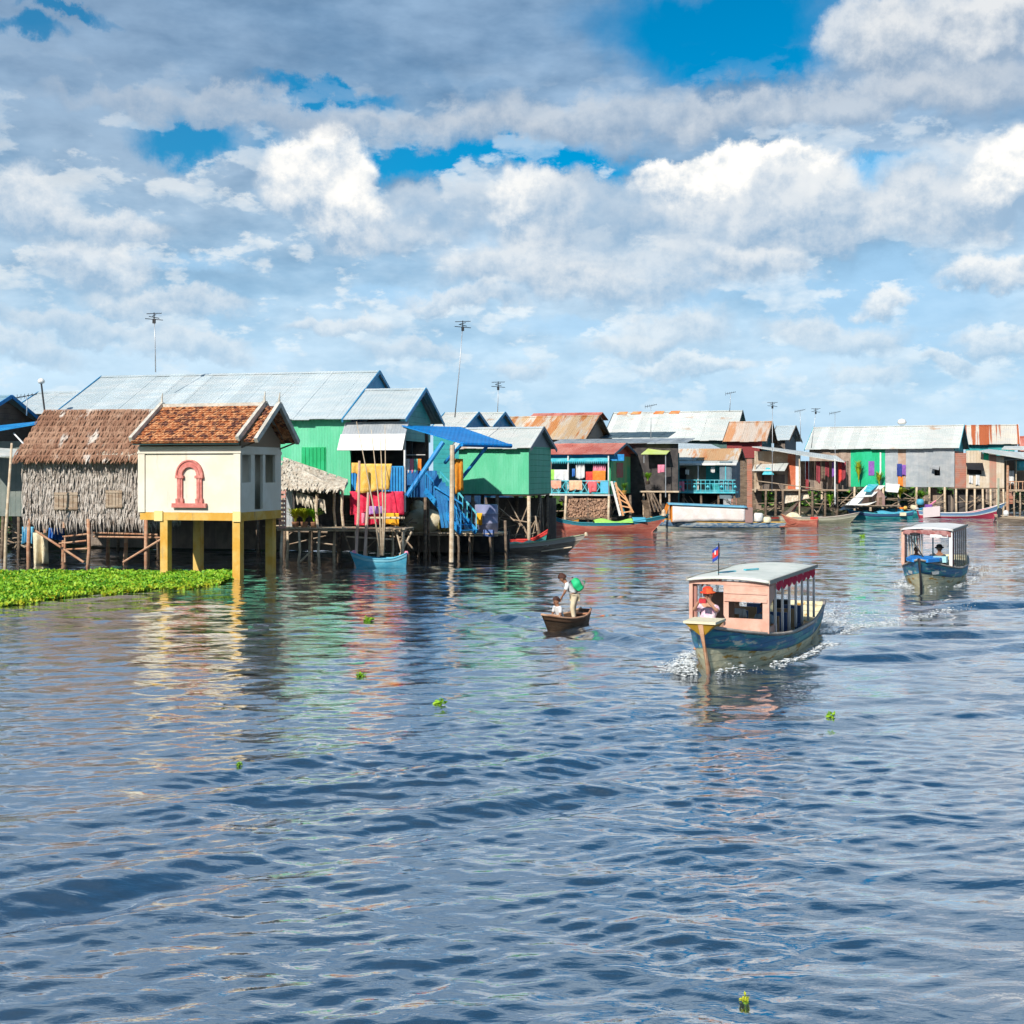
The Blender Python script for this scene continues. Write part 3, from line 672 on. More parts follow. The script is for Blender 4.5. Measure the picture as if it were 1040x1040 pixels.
MB().box(-1.1, -1.0, .14, D-.12, zc, zt).build('inner_partition', plaster, t)
mb = MB(); mb.box(W0-.02, W0+.30, -.04, .02, zc, zt-.30); mb.box(-.30, .02, -.04, .02, zc, zt-.30); mb.box(W0-.04, .06, -.07, .02, zt-.30, zt-.22); mb.box(W0-.02, .03, -.03, .02, zt-.22, zt); mb.box(.0, .04, -.04, D, zt-.32, zt-.18)
mb.build('moulding', plaster, t)
mb = MB(); mb.box(W0+.05, -.02, .01, .30, zb+.02, zc-.003); mb.box(W0+.05, W0+.35, .30, D-.3, zb+.02, zc-.003); mb.box(-.33, -.02, .30, D-.3, zb+.02, zc-.003); mb.box(W0+.05, -.02, D-.3, D-.02, zb+.02, zc-.003)
mb.box(-.02, .003, .02, D, zb+.0, zc+.02)
mb.build('floor_beam', ochre, t)
a = f.X(157); b = f.X(165.5); yc = mat('yellow_capital', (.80,.62,.26), None, rough=.8); MB().box(a, b, -.05, .01, zb-.02, zc+.06).build('post_capital', yc, t); MB().box(-.33, .03, -.05, .01, zb-.02, zc+.06).build('post_capital', yc, t)
for (px, y) in ((168, .15), (201, D-.35), (246, .15), (274.5, D-.3)):
    x = min(f.X(px, y), -.2); MB().box(x-.175, x+.175, y-.13, y+.22, -.8, zb+.02).build('post', ochre, t)
# arch moulding
cx = f.X(193); zs = f.Z(514); zi = f.Z(483); ri = .34; ro_ = .64
ar = MB(); n = 18
for k in range(n):
    a0 = math.pi*k/n; a1 = math.pi*(k+1)/n
    for (r0, r1, yy) in ((ri, ri+.13, -.10), (ri+.13, ro_-.06, -.06), (ro_-.06, ro_, -.10)):
        pts = [(cx+r0*math.cos(a0), zi+r0*1.05*math.sin(a0)), (cx+r1*math.cos(a0), zi+r1*1.05*math.sin(a0)), (cx+r1*math.cos(a1), zi+r1*1.05*math.sin(a1)), (cx+r0*math.cos(a1), zi+r0*1.05*math.sin(a1))]
        ar.prism(pts, 'y', yy, .03)
for s in (-1, 1):
    xa, xb = sorted((cx+s*ri, cx+s*(ri+.24))); ar.box(xa, xb, -.07, .03, zs+.12, zi-.12); xm = (xa+xb)/2
    ar.box(xm-.04, xm+.04, -.10, -.07, zs+.12, zi-.12)
    ar.box(xa-.07, xb+.07, -.12, .03, zi-.12, zi); ar.box(xa-.05, xb+.05, -.10, .03, zs+.10, zs+.30)
ar.box(cx-.80, cx+.80, -.14, .03, zs-.08, zs+.10)
ar.build('arch_moulding', pinkp, t)
# tiled roof
zr = f.Z(412, 0, D/2); ez = f.Z(449, -2, -.45)
def tiles(mb, x0, x1, y0, z0, y1, z1, seed):
    rd = random.Random(seed); ln = math.hypot(y1-y0, z1-z0); nr = int(ln/.19); nc = int((x1-x0)/.17)
    dy = (y1-y0)/ln; dz = (z1-z0)/ln; ny, nz = -dz, dy
    if nz < 0: ny, nz = -ny, -nz
    for r in range(nr):
        for c in range(nc):
            s0 = r*ln/nr; s1 = s0+.23; xa = x0+(c+.5*(r%2))*(x1-x0)/nc+rd.uniform(-.01, .01); xb = min(xa+.155, x1+.05); l0 = .05+rd.uniform(-.006, .02); l1 = .015+rd.uniform(-.006, .012)
            P = lambda x, s, l: (x, y0+dy*s+ny*l, z0+dz*s+nz*l)
            m = (xa+xb)/2; mb.add([P(xa, s0, l0), P(m, s0-.03, l0+.015), P(xb, s0, l0), P(xb, s1, l1), P(m, s1, l1+.015), P(xa, s1, l1)], [(0,1,4,5), (1,2,3,4)])
            mb.add([P(xa, s0, l0), P(xb, s0, l0), P(xb, s0, l0-.03), P(xa, s0, l0-.03)], [(0,3,2,1)])
    mb.slab([(x0, y0, z0), (x1, y0, z0), (x1, y1, z1), (x0, y1, z1)], .05)
rl = f.X(134, -.45); rr = .15
mb = MB(); tiles(mb, rl, rr, -.5, ez, D/2, zr, 1); tiles(mb, rl, rr, D+.1, ez, D/2, zr, 2); ro = mb.build('roof', tile, t)
mb = MB(); tiles(mb, rr+.1, rr+.70, -.2, ez+.03, D/2, zr-.06, 3); tiles(mb, rr+.1, rr+.70, D-.1, ez+.03, D/2, zr-.06, 4); r2 = mb.build('porch_roof', tile, t)
def barge(x, par, dz=0., ya=-.55, yb=D+.15):
    mb = MB(); mb.bar((x, ya, ez+dz+.12), (x, D/2, zr+dz+.12), .16, .22); mb.bar((x, yb, ez+dz+.12), (x, D/2, zr+dz+.12), .16, .22); mb.tube([(x, D/2, zr+dz+.1), (x, D/2, zr+dz+.38), (x+.03, D/2, zr+dz+.62)], .07, 6, .02)
    mb.build('bargeboard', mossy, par)
barge(rl, ro); barge(rr, ro); barge(rr+.70, r2, -.06, -.25, D-.05)
MB().box(rl, rr, D/2-.1, D/2+.1, zr, zr+.14).build('ridge_cap', mossy, ro)
mb = MB(); mb.prism([(.1, ez+.1), (D-.1, ez+.1), (D/2, zr-.12)], 'x', -.06, -.001); mb.prism([(.1, ez+.1), (D-.1, ez+.1), (D/2, zr-.12)], 'x', W0+.001, W0+.06); mb.box(W0, 0, .05, D-.05, zt, ez+.28); mb.build('gable', mat('dark_tan', (.28,.20,.13), None, rough=.9), t)
mb = MB(); mb.box(rl, rr, -.42, -.36, ez-.10, ez+.0); mb.build('eave_board', mat('dark_teal_board', (.03,.09,.09), None, rough=.7), t)
MB().bar((rr+.6, .1, ez+.05), (.0, .1, zt-.05), .06).build('bracket', woodd, t); MB().bar((rr+.6, D-.1, ez+.05), (.0, D-.1, zt-.05), .06).build('bracket', woodd, t)

# --- big green house
f = Fr(411, 64, 13); t = f.root('large_green_house', 'long light green house with a huge pale metal roof behind the cream pavilion', 'house')
GZ = f.Z(503); GE = f.Z(425, 0, -.4); ym = 5.4; GR = f.Z(377, f.X(385, ym), ym)
sl_ = (GR-GE)/(ym+.5); x0 = f.X(44, -.5); x1 = f.X(385, ym); y2 = 3.0; z2 = GE+sl_*(y2+.5)
gable_roof(t, x0, x1, -.5, GE, ym, GR, mt=zinc, trim=bluet, seed=5)
gable_roof(t, x1+.05, f.X(432, y2), -.5, GE-.004, y2, z2, mt=zinc, trim=bluet, seed=9, name='lower_roof')
xw = f.X(356); wl = x0+1.0; gx0 = f.X(432, y2)-.5
MB().box(wl, xw, 0, .08, GZ, GE+.05).build('front_wall', greenw, t)
MB().box(wl, gx0, 5.2, 5.3, GZ, GE-.1).build('rear_wall', boardsd, t)
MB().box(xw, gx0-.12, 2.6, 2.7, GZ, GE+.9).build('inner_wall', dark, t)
gx = f.X(432, y2)-.5
gable_wall(t, gx, .3, 5.6, GE-1.1, GE+.12, y2, z2-.12, teal)
gable_wall(t, x1-.1, .2, 10.6, GE-.1, GE+.2, ym, GR-.12, bluet, name='upper_gable')
gable_wall(t, wl, 0.09, 10.2, GZ, GE+.1, ym, GR-.2, boardsd, name='end_wall')
MB().box(wl, gx, .1, 5.2, GZ-.12, GZ).build('floor', woodd, t)
# shutter
a = f.P(307, 455, -.05); b = f.P(330, 480, -.05)
mb = MB(); 
for k in range(6): mb.box(a.x+(b.x-a.x)*k/6, a.x+(b.x-a.x)*(k+.9)/6, -.1, -.05, b.z, a.z)
mb.box(a.x-.04, b.x+.04, -.055, -.003, b.z-.04, a.z+.04); mb.build('window_shutter', mat('green_shutter', (.01,.36,.12), (.02,.44,.17), rough=.5), t)
# awning over the porch: pale flap hanging forward
a = f.X(345, -.8); b = f.X(411, -.8)
mb = MB(); za = f.Z(428, 0, -.1); zm = f.Z(441, 0, -.6); zb_ = f.Z(457, 0, -1.2)
mb.slab([(a+.05, -.65, zm), (b, -.65, zm), (b, -.08, za), (a+.05, -.08, za)], .03); mb.build('awning_top', zincwall, t)
mb = MB(); mb.slab([(a, -1.2, zb_), (b, -1.2, zb_), (b, -.66, zm+.02), (a, -.66, zm+.02)], .03); mb.build('awning_flap', canvas, t)
MB().tube([f.P(411, 457, -1.1), f.P(411, 505, -1.1)], .06, 6).tube([f.P(411, 430, .0), f.P(411, 520, .0)], .07, 6).build('porch_post', whitep, t)
# porch floor and railing with panels of blue
mb = MB(); mb.box(xw, gx+.3, -1.3, 2.6, GZ-.12, GZ); mb.build('porch_floor', woodd, t)
mb = MB(); rz = f.Z(474, 0, -1.2); xa = f.X(357, -1.2); xb = f.X(410, -1.2)
mb.bar((xa, -1.2, rz), (xb, -1.2, rz), .07); mb.bar((xa, -1.2, GZ+.15), (xb, -1.2, GZ+.15), .06)
k = xa
while k < xb: mb.box(k, k+.11, -1.23, -1.2, GZ, rz); k += .15
mb.build('railing', bluep, t)
mb = MB(); xa = f.X(412, .2); xb = f.X(441, .2); rz = f.Z(478, 0, 0)
k = xa
while k < xb: mb.box(k, k+.2, .1, .15, GZ-.1, rz); k += .215
mb.build('porch_panel', mat('deep_blue_board', (.01,.10,.30), (.015,.16,.36), rough=.6), t)
stilts(t, [(f.X(p, q), q) for q in (.1, 2.6, 5.0) for p in (262, 290, 316, 345, 372, 402, 432)]+[(f.X(120,3), 3), (f.X(160,3), 3), (f.X(200,3), 3), (f.X(240,3), 3)], GZ-.1, .10, woodd, seed=12)
junk_under(t, f.X(262), 0, .5, .2, GZ-.3, 26, 6)
MB().box(f.X(60, 4.6), 1.5, 4.6, 4.66, .1, GZ-.2).build('lower_boards', boardsd, t)  # solid boards added behind the stilts to keep the under-house gap dark
# blue canopy on struts, and its stair
t = empty('blue_canopy', WP(455, 0, 63).xy.to_3d(), 0, 'bright blue metal canopy on long blue struts beside the green house', 'canopy')
off = t.location.copy(); off.z = 0; t.location.z = 0
A = WP(408, 433, 63.6)-off; B = WP(468, 434.5, 66)-off; C = WP(519, 452.5, 63.5)-off; Dd = WP(469, 451, 61)-off
MB().slab([Dd, C, B, A], -.05).build('canopy_sheet', bluesheet, t)
MB().tube([Dd+Vector((0,0,-.02)), C+Vector((0,0,-.02))], .11, 8).build('edge_roll', bluesheet, t)
for (p, q, Ya, Yb, r) in (((413, 504), (450, 449), 61.5, 61.9, .12), ((468, 487), (494, 454), 63.3, 62.3, .09), ((452, 470), (470, 450), 62.5, 61.2, .09)):
    MB().tube([WP(*p, Ya)-off, WP(*q, Yb)-off], r, 8).build('strut', bluep, t)
MB().tube([WP(458.5, 571, 61.2)-off, WP(459.5, 452, 61.2)-off], .12, 8).build('corner_post', woodl, t)
MB().tube([WP(435, 545, 65.5)-off, WP(433, 440, 65.5)-off], .09, 8).build('back_post', woodd, t)
t = empty('blue_staircase', WP(450, 540, 62).xy.to_3d(), 0, 'steep blue wooden staircase with railings under the blue canopy', 'staircase')
off = t.location.copy()
tp = WP(432, 498, 63.8)-off; bt = WP(468, 541, 61.6)-off
for s in (0, 1):
    d = Vector((.75, .75, 0))*s
    MB().bar(tp+d, bt+d, .08, .28).build('stringer', bluep, t)
    mb = MB(); mb.bar(tp+d+Vector((0,0,.95)), bt+d+Vector((0,0,.95)), .07)
    for k in range(9):
        q = tp.lerp(bt, k/8)+d; mb.bar(q, q+Vector((0,0,.95)), .045)
    mb.build('railing', tealp if s else bluep, t)
mb = MB()
for k in range(8):
    q = tp.lerp(bt, (k+.5)/8); mb.slab([q+Vector((-.1,-.12,0)), q+Vector((.15,-.12,0)), q+Vector((.9,.63,0)), q+Vector((.65,.63,0))], .04)
mb.build('tread', bluep, t)
t = empty('stair_panel_gate', WP(455, 520, 62.5).xy.to_3d(), 0, 'fan of dark blue slats leaning beside the blue staircase', 'gate'); off = t.location.copy()
mb = MB()
for k in range(7):
    p = WP(440+k*3.5, 478+k*4, 62.6)-off; q = WP(450+k*4.0, 536, 62.4)-off; mb.bar(p, q, .16, .03)
mb.build('slat', mat('navy_board', (.01,.12,.33), (.02,.20,.42), rough=.6), t); MB().bar(WP(438, 492, 62.4)-off, WP(470, 512, 62.4)-off, .08).build('rail', bluep, t)

# --- lean-to thatch shelter and deck with plants
f = Fr(412, 60.2, 9); t = f.root('timber_deck', 'narrow timber deck on crooked poles above the small blue boat', 'deck')
DZ = f.Z(537); xa = f.X(281)
deck(t, xa, 0, 0, 1.7, DZ, woodl)
stilts(t, [(f.X(p), .08) for p in (286, 303, 324, 361, 384, 409)]+[(f.X(p, 1.5), 1.5) for p in (292, 315, 340, 372, 398)], DZ-.05, .075, woodl, zb=-.5, lean=.12, seed=9)
mb = MB(); 
for a, b in (((300, 575), (316, 560)), ((402, 538), (412, 575)), ((418, 540), (402, 572)), ((352, 545), (400, 548))): mb.tube([f.P(*a, .3), f.P(*b, .2)], .05, 6)
mb.build('brace', woodl, t)
for (px, yt) in ((365, 468), (374, 500)): MB().tube([f.P(px-4, 575, -.05), f.P(px-1, 520, -.05), f.P(px, yt, -.05)], .085, 7, .06).build('tall_pole', mat('pinkish_pole', (.55,.35,.27), (.66,.47,.36), rough=.8), t)
MB().tube([f.P(374, 526, .1), f.P(411, 526, .1)], .06, 7).build('rail', woodl, t)
f2 = Fr(351, 60.8, 9); t = f2.root('thatched_lean_to', 'small pale thatched lean-to shelter on poles at the deck beside the pavilion', 'shelter')
ra = f2.P(270, 466, 2.2); rb_ = f2.P(300, 466, 2.2); rc = f2.P(349, 496, -.2); rd_ = f2.P(276, 496, -.2)
mb = MB(); mb.slab([rd_, rc, Vector((rc.x-.5, 2.2, rc.z+.35)), Vector((rd_.x-.2, 2.2, ra.z))], .14)
q0, q1, q2, q3 = rd_, rc, Vector((rc.x-.5, 2.2, rc.z+.35)), Vector((rd_.x-.2, 2.2, ra.z))
for k in range(8):
    u = k/7.4; thatch_strips(mb, q3.lerp(q0, u)+Vector((0,0,.06)), q2.lerp(q1, u)+Vector((0,0,.06)), (q0-q3), 46, .5, .15, .04, .5, seed=90+k)
thatch_strips(mb, q0+Vector((0,0,.03)), q1+Vector((0,0,.03)), (0, -.2, -1), 40, .22, .14, .06, .7, seed=99)
mb.build('roof', thatchp, t)
for (px, y, yt) in ((287, 0, 495), (322, 0, 502), (348, 0, 494), (340, 1.6, 490)): MB().tube([f2.P(px+1, 538, y), f2.P(px-1, 518, y), f2.P(px, yt, y)], .07, 7).build('post', woodl, t)
MB().box(f2.X(288, 1.2), f2.X(297, 1.2), 1.2, 1.25, DZ, f2.Z(497, 0, 1.2)).build('side_board', zincwall, t)
mb = MB(); thatch_strips(mb, f2.P(302, 500, .3), f2.P(330, 508, .3), (.15, -.2, -1), 26, .55, .16, .1, .5, seed=104); mb.build('fallen_thatch', thatchp, t)
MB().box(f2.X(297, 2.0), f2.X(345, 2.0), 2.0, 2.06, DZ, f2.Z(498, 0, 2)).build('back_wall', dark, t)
for i, (px, h, m_, pot, lab) in enumerate(((300, 1.0, leafy, ochre, 'yellow leafed potted plant at the left end of the timber deck'), (309, .95, leafy, ochre, 'bushy yellow potted plant in the middle of the deck pots'), (319, 1.0, leafb, ochre, 'bright green potted plant right of the yellow ones on the deck'))):
    p = f2.world(f2.P(px, 537, .25)); p.z = DZ; blade_plant('potted_plant', p, h, 110, m_, lab, 'plant', woodr, seed=i+3, group='potted plants on the timber deck', spread=.75)
# lattice screen (reddish) left of lean-to
fl = Fr(291, 59.6, 9); o = MB(); 
p = fl.P(283, 497, 0); q = fl.P(290, 537, 0)
for k in range(9): z_ = q.z+(p.z-q.z)*k/9; o.box(p.x, q.x, 0, .05, z_, z_+(p.z-q.z)/9*.62)
o.box(p.x, p.x+.05, .05, .1, q.z, p.z); o.box(q.x-.05, q.x, .05, .1, q.z, p.z)
o = o.build('slatted_screen', mat('pink_slat', (.55,.28,.22), None, rough=.8)); place(o, fl, (0,0,0)); tag(o, 'narrow pinkish slatted screen between the pavilion and the lean-to', 'screen')

# laundry on the deck and porch
f = Fr(412, 60.6, 9); G = 'cloths drying over the timber deck and porch'
drape('yellow_blanket', f, 364, 398, 471, 499, .3, yell, 'large yellow blanket hung over the rail above the crimson cloth', 'blanket', G, 3, skew=-.15)
drape('yellow_towel', f, 357, 364, 470, 481, .4, yell, 'small yellow towel at the left end of the blue railing', 'towel', G, 1)
drape('crimson_sheet', f, 355, 410, 499, 522, .5, crim, 'wide crimson sheet draped below the blue railing', 'sheet', G, 6, amp=.09)
drape('crimson_cloth', f, 360, 385, 521, 533, .4, crim, 'folded crimson cloth hanging just above the deck boards', 'cloth', G, 4)
drape('golden_cloth', f, 389, 405, 521, 533, .15, cloth('golden_cloth', (.78,.36,.02)), 'golden yellow cloth hung on the deck rail below the crimson sheet', 'cloth', G, 2)
drape('lilac_cloth', f, 372, 388, 514, 522, .25, cloth('lilac_cloth', (.45,.22,.5)), 'small lilac patterned cloth over the deck rail', 'cloth', G, 3)
drape('pink_garment', f, 367, 372, 521, 532, .1, pinkc, 'little pink garment hanging on the pole at the deck', 'garment', G, 1)
f = Fr(425, 63.8, 13)
MB0 = MB().tube([f.P(412, 462, .2), f.P(432, 462, .2)], .02, 5)
o = MB0.build('clothes_bar', whitep); place(o, f, (0,0,0)); tag(o, 'white clothes bar in the shade of the porch', 'bar')
for k, (c, lab) in enumerate(((wht, 'white shirt on the porch clothes bar, leftmost'), (pinkc, 'pink shirt on the porch clothes bar, second from left'), (cloth('mint_cloth', (.15,.5,.38)), 'mint green shirt on the porch clothes bar, third from left'), (oran, 'orange shirt on the porch clothes bar, rightmost'))):
    drape('hung_shirt', f, 412.5+k*4, 416+k*4, 466, 481, .15, c, lab, 'shirt', 'shirts on the porch clothes bar', 1, amp=.03)

# --- far left house with blue trim
f = Fr(22, 66, 14); t = f.root('blue_trimmed_house', 'dark house with blue gable trim cut by the left edge of the photo', 'house')
zE = f.Z(430); zP = f.Z(401, 0, 2.4); zF = f.Z(524)
gable_roof(t, -9, f.X(9, 2.4), -.6, zE+.2, 2.6, zP, mt=mat('blueish_sheet', (.22,.38,.46), (.30,.42,.48), panel=('x',.9,.2), corr=('x',.19,.01), rough=.5), trim=bluep, seed=21)
gable_wall(t, f.X(9, 2.4)-.5, -.3, 5.6, zF, zE+.3, 2.6, zP-.15, mat('brown_boards', (.14,.10,.08), (.19,.14,.11), planks=('z',.3,.01), rough=.8))
MB().box(-9, f.X(9, 2.4)-.56, -.25, -.18, zF, zE+.2).build('front_wall', zincwall, t)
# lower blue-edged lean-to roof and pale awning
a, b = f.P(-30, 440, 0), f.P(38, 433, 0)
mb = MB(); mb.slab([f.P(-30, 441, -1.6), f.P(36, 429.5, -1.6), Vector((b.x, .8, b.z+.35)), Vector((a.x, .8, a.z+.35))], .10); mb.build('lean_to_roof', bluep, t)
mb = MB(); mb.slab([f.P(-30, 464, -2.8), f.P(19, 463, -2.8), f.P(18, 456, -1.2), f.P(-30, 453, -1.2)], .04); mb.build('awning', zincw, t)
MB().box(f.X(-30, -.5), f.X(23, -.5), -.5, -.42, zF, f.Z(448, 0, -.5)).build('lower_wall', mat('grey_green_boards', (.16,.19,.17), (.21,.23,.2), planks=('x',.3,.01), rough=.8), t)
MB().tube([f.P(28, 455, -1.5), f.P(14, 440, -1.2)], .05, 6).build('brace', steel, t)
stilts(t, [(f.X(p, q), q) for q in (-.4, 2.) for p in (-14, 3, 19)], zF, .1, woodd, seed=31)
junk_under(t, f.X(-20), 0, 0, .2, zF, 12, 7)
f = Fr(52, 74, 12); t = f.root('pale_roofed_shed', 'pale metal roofed shed glimpsed between the far left house and the long roof', 'shed')
gable_roof(t, f.X(10, 0), f.X(58, 0), -.4, f.Z(420), 3, f.Z(398, 0, 3), mt=zinc, trim=bluet, seed=23); MB().box(f.X(12), f.X(50), 0, 3, 0.2, f.Z(420)).build('wall', boardsd, t)
o = MB().tube([WP(4, 640, 56)-WP(4, 640, 56), WP(6, 540, 56)-WP(4, 640, 56), WP(12, 450, 56)-WP(4, 640, 56)], .10, 8, .055).build('bamboo_pole', woodl, None, True); o.location = WP(4, 640, 56); tag(o, 'tall crooked bamboo pole standing at the far left edge of the green weeds', 'pole')
t = empty('lamp_pole', WP(47, 420, 68), 0, 'short leaning pole with a round white lamp above the thatched hut', 'lamp'); b = WP(42, 390, 68)-WP(47, 420, 68)
MB().tube([(0,0,-.6), b], .05, 6).build('pole', blackm, t); MB().lathe([(.02, .0), (.16, .05), (.20, .16), (.12, .28), (.02, .32)], b, 10).build('lamp_head', whitep, t, True)
antenna(27, 402, 422, 66, 0, 1, 'small aerial on the far left roof ridge')
antenna(158, 322, 378, 69, -1.5, 0, 'aerial on a white pole at the left part of the long pale roof')
antenna(462, 330, 424, 72, 8, 0, 'tall slender leaning aerial pole right of the blue gable')

# --- small gable roofs behind
for i, (pxr, pxl, ye, yr, Y, lab) in enumerate(((470, 440, 432, 419, 80, 'small pale roof with blue gable just right of the big house'), (498, 470, 431, 419, 84, 'small pale roof with dark gable below the leaning aerial pole'))):
    f = Fr(pxr, Y, 20); t = f.root('small_roofed_house', lab, 'house', 'small houses half hidden behind the front row')
    zz = f.Z(ye+2); zp = f.Z(yr, 0, 2.); gable_roof(t, f.X(pxl), .3, -.3, zz, 2., zp, mt=zincw, trim=bluet, seed=30+i); gable_wall(t, .1, -.1, 4.1, .5, zz, 2., zp-.1, bluet); MB().box(f.X(pxl), 0.03, 0, .08, .5, zz).build('front_wall', teal, t)

# --- second green house
f = Fr(537, 73, 20); t = f.root('light_green_house', 'light green boxy house on stilts with white metal roof right of the blue canopy', 'house')
zF = f.Z(502); zE = f.Z(455, 0, -.3); ym = 2.1; zP = f.Z(434, 0, ym); xl = f.X(466)
gable_roof(t, xl-.4, f.X(552, ym), -.35, zE, ym, zP, mt=zincw, seed=41, edge=zinc, trim=mat('slate_trim', (.16,.19,.22), None, rough=.5))
MB().box(xl, 0, 0, .07, zF, zE+.1).build('front_wall', greenw, t)
MB().box(-.07, 0, .07, 4.2, zF, zE+.1).build('side_wall', greens, t)
gable_wall(t, -.001, 0.02, 4.2, zE+.1, zE+.15, ym, zP-.1, mat('grey_gable', (.20,.23,.24), None, rough=.6))
MB().box(xl, -.07, 4.1, 4.2, zF, zE+.1).build('rear_wall', boardsd, t)
MB().box(xl+.05, -.05, .1, 4.1, zF-.1, zF-.002).build('floor', woodd, t)
stilts(t, [(f.X(536.5), .1)], zF-.1, .13, woodl, seed=44, lean=.03); stilts(t, [(f.X(548, 2.2), 2.2), (f.X(525, 3), 3.), (f.X(505, .1), .1), (f.X(480, .1), .1), (f.X(490, 3), 3.), (f.X(470, 3), 3.), (f.X(556,4), 4.)], zF-.1, .13, woodd, seed=45)
junk_under(t, xl, 0, .4, .3, zF-.3, 18, 9)
MB().box(xl, .3, 4.3, 4.36, .1, zF-.3).build('lower_boards', boardsd, t)  # added boards close off the bright water, darkening below the floor
drape('orange_cloth', Fr(470, 62.2, 20), 461.5, 470, 466, 500, 0, cloth('amber_cloth', (.55,.22,.02)), 'long amber cloth hanging beside the left end of the light green house', 'cloth', amp=.1, folds=2)
# ------------------------------------------------------------------ middle and right of the village
ladder_w = mat('orange_wood', (.60,.28,.12), (.66,.36,.18), (2,2,4), rough=.8)
# --- red roofed veranda house
f = Fr(628, 97, 22); t = f.root('red_roofed_house', 'low red roofed house with laundry on its turquoise veranda above a firewood stack', 'house')
zF = f.Z(502); zE = f.Z(461, 0, -.5); ym = 2.7; zP = f.Z(450.5, 0, ym); xl = f.X(553)
gable_roof(t, xl-.2, f.X(636, ym), -.6, zE, ym, zP, mt=redroof, seed=51, trim=mat('navy_trim', (.03,.10,.17), None, rough=.5))
gable_wall(t, f.X(636, ym)-.45, .0, 5.4, zE-.15, zE+.02, ym, zP-.1, mat('brick_red_board', (.42,.07,.05), None, rough=.7))
gx = f.X(636, ym)-.45
MB().box(gx-.07, gx, .07, 5.4, zF, zE-.15).build('side_wall', greenp, t)
xr = f.X(632.5, 0)
MB().box(f.X(618.5), gx, 0, .07, zF, zE).build('front_wall', greend, t)
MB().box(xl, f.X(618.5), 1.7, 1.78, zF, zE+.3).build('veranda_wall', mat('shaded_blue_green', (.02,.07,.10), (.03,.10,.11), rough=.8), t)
MB().box(xl, gx-.07, 5.2, 5.3, zF, zE).build('rear_wall', boardsd, t)
MB().box(f.X(618.5), f.X(618.5)+.06, .07, 1.7, zF, zE).build('inner_wall', greend, t)
# window on the side wall: red shutter
w_ = MB().box(gx+.0, gx+.05, 1.5, 3.2, zF+1.3, zF+2.5); w_.build('window_shutter', mat('faded_red', (.45,.13,.11), (.35,.2,.15), (4,4,4), rough=.8), t)
# blue header, scalloped valance
MB().box(xl, f.X(634), -.05, -.005, f.Z(468), zE-.02).build('header_board', bluep, t)
a = f.X(553, -.5); b = f.X(618, -.5); zv = f.Z(466.5, 0, -.5)
mb = MB(); n = 34
for k in range(n):
    x0 = a+(b-a)*k/n; x1 = a+(b-a)*(k+1)/n; mb.slab([(x0, -.62, zv-.14), (x1, -.62, zv-.14), (x1, -.1, zv+.18), (x0, -.1, zv+.18)], .02)
    mb.prism([(x0+.02, zv-.14), (x1-.02, zv-.14), ((x0+x1)/2, zv-.36)], 'y', -.63, -.61)
mb.build('valance', tealp, t)
for px in (577, 618): MB().tube([f.P(px, 503, -.5), f.P(px, 463, -.5)], .06, 6).build('post', whitep, t)
MB().box(xl-.2, f.X(622), -.7, 1.7, zF-.12, zF).build('veranda_floor', zincw, t)
mb = MB(); rz = zF+1.05; xa, xb = f.X(553, -.55), f.X(618, -.55)
mb.bar((xa, -.6, rz), (xb, -.6, rz), .08); mb.bar((xa, -.6, zF+.1), (xb, -.6, zF+.1), .08)
k = xa
while k < xb-.6: mb.bar((k, -.6, zF+.1), (k+.6, -.6, rz), .05); mb.bar((k+.6, -.6, zF+.1), (k, -.6, rz), .05); mb.bar((k, -.6, zF), (k, -.6, rz), .06); k += .62
mb.build('railing', tealp, t)
MB().box(f.X(610, -.55), f.X(618, -.55), -.62, -.60, zF+.1, rz-.05).build('rail_panel', mat('sky_panel', (.10,.42,.62), None, rough=.6), t)
stilts(t, [(f.X(p, q), q) for q in (-.4, 2.2, 5.) for p in (556, 576, 597, 619, 640)], zF-.12, .12, woodd, seed=54)
stilts(t, [(f.X(575, -.6), -.6), (f.X(618.5, -.6), -.6)], zF-.1, .12, woodl, seed=55, lean=.2)
G = 'laundry along the turquoise veranda'
for (a, b, c, d, m_, lab, y) in ((556, 565, 477, 488, limec, 'lime green shirt, leftmost on the veranda line', -.2), (563, 577, 477, 488, wht, 'white and pink cloth beside the lime shirt on the veranda line', -.25), (585, 594, 471, 486, wht, 'tall white cloth in the middle of the veranda line', -.2), (595, 604, 479, 494, redc, 'red orange cloth on the veranda line right of the white one', -.1), (602, 615, 472, 479, pinkc, 'pink cloth at the right end of the veranda line', -.1), (602, 615, 478, 490, oran, 'wide orange cloth below the pink one on the veranda line', -.2), (581, 584, 476, 484, bluc, 'small blue cloth hanging on the veranda line', -.1),
                          (558, 570, 488, 496, cloth('salmon_cloth', (.68,.32,.22)), 'salmon towel over the left part of the veranda rail', -.68), (578, 591, 488, 498, cloth('peach_cloth', (.72,.42,.26)), 'peach towel over the middle of the veranda rail', -.68), (597, 606, 489, 500, cloth('coral_cloth', (.65,.12,.13)), 'coral red towel over the right part of the veranda rail', -.68)):
    drape('laundry_cloth', f, a, b, c, d, y, m_, lab, 'cloth', G, 2, amp=.06)
junk_under(t, xl, gx, .4, .3, zF-.4, 22, 15)
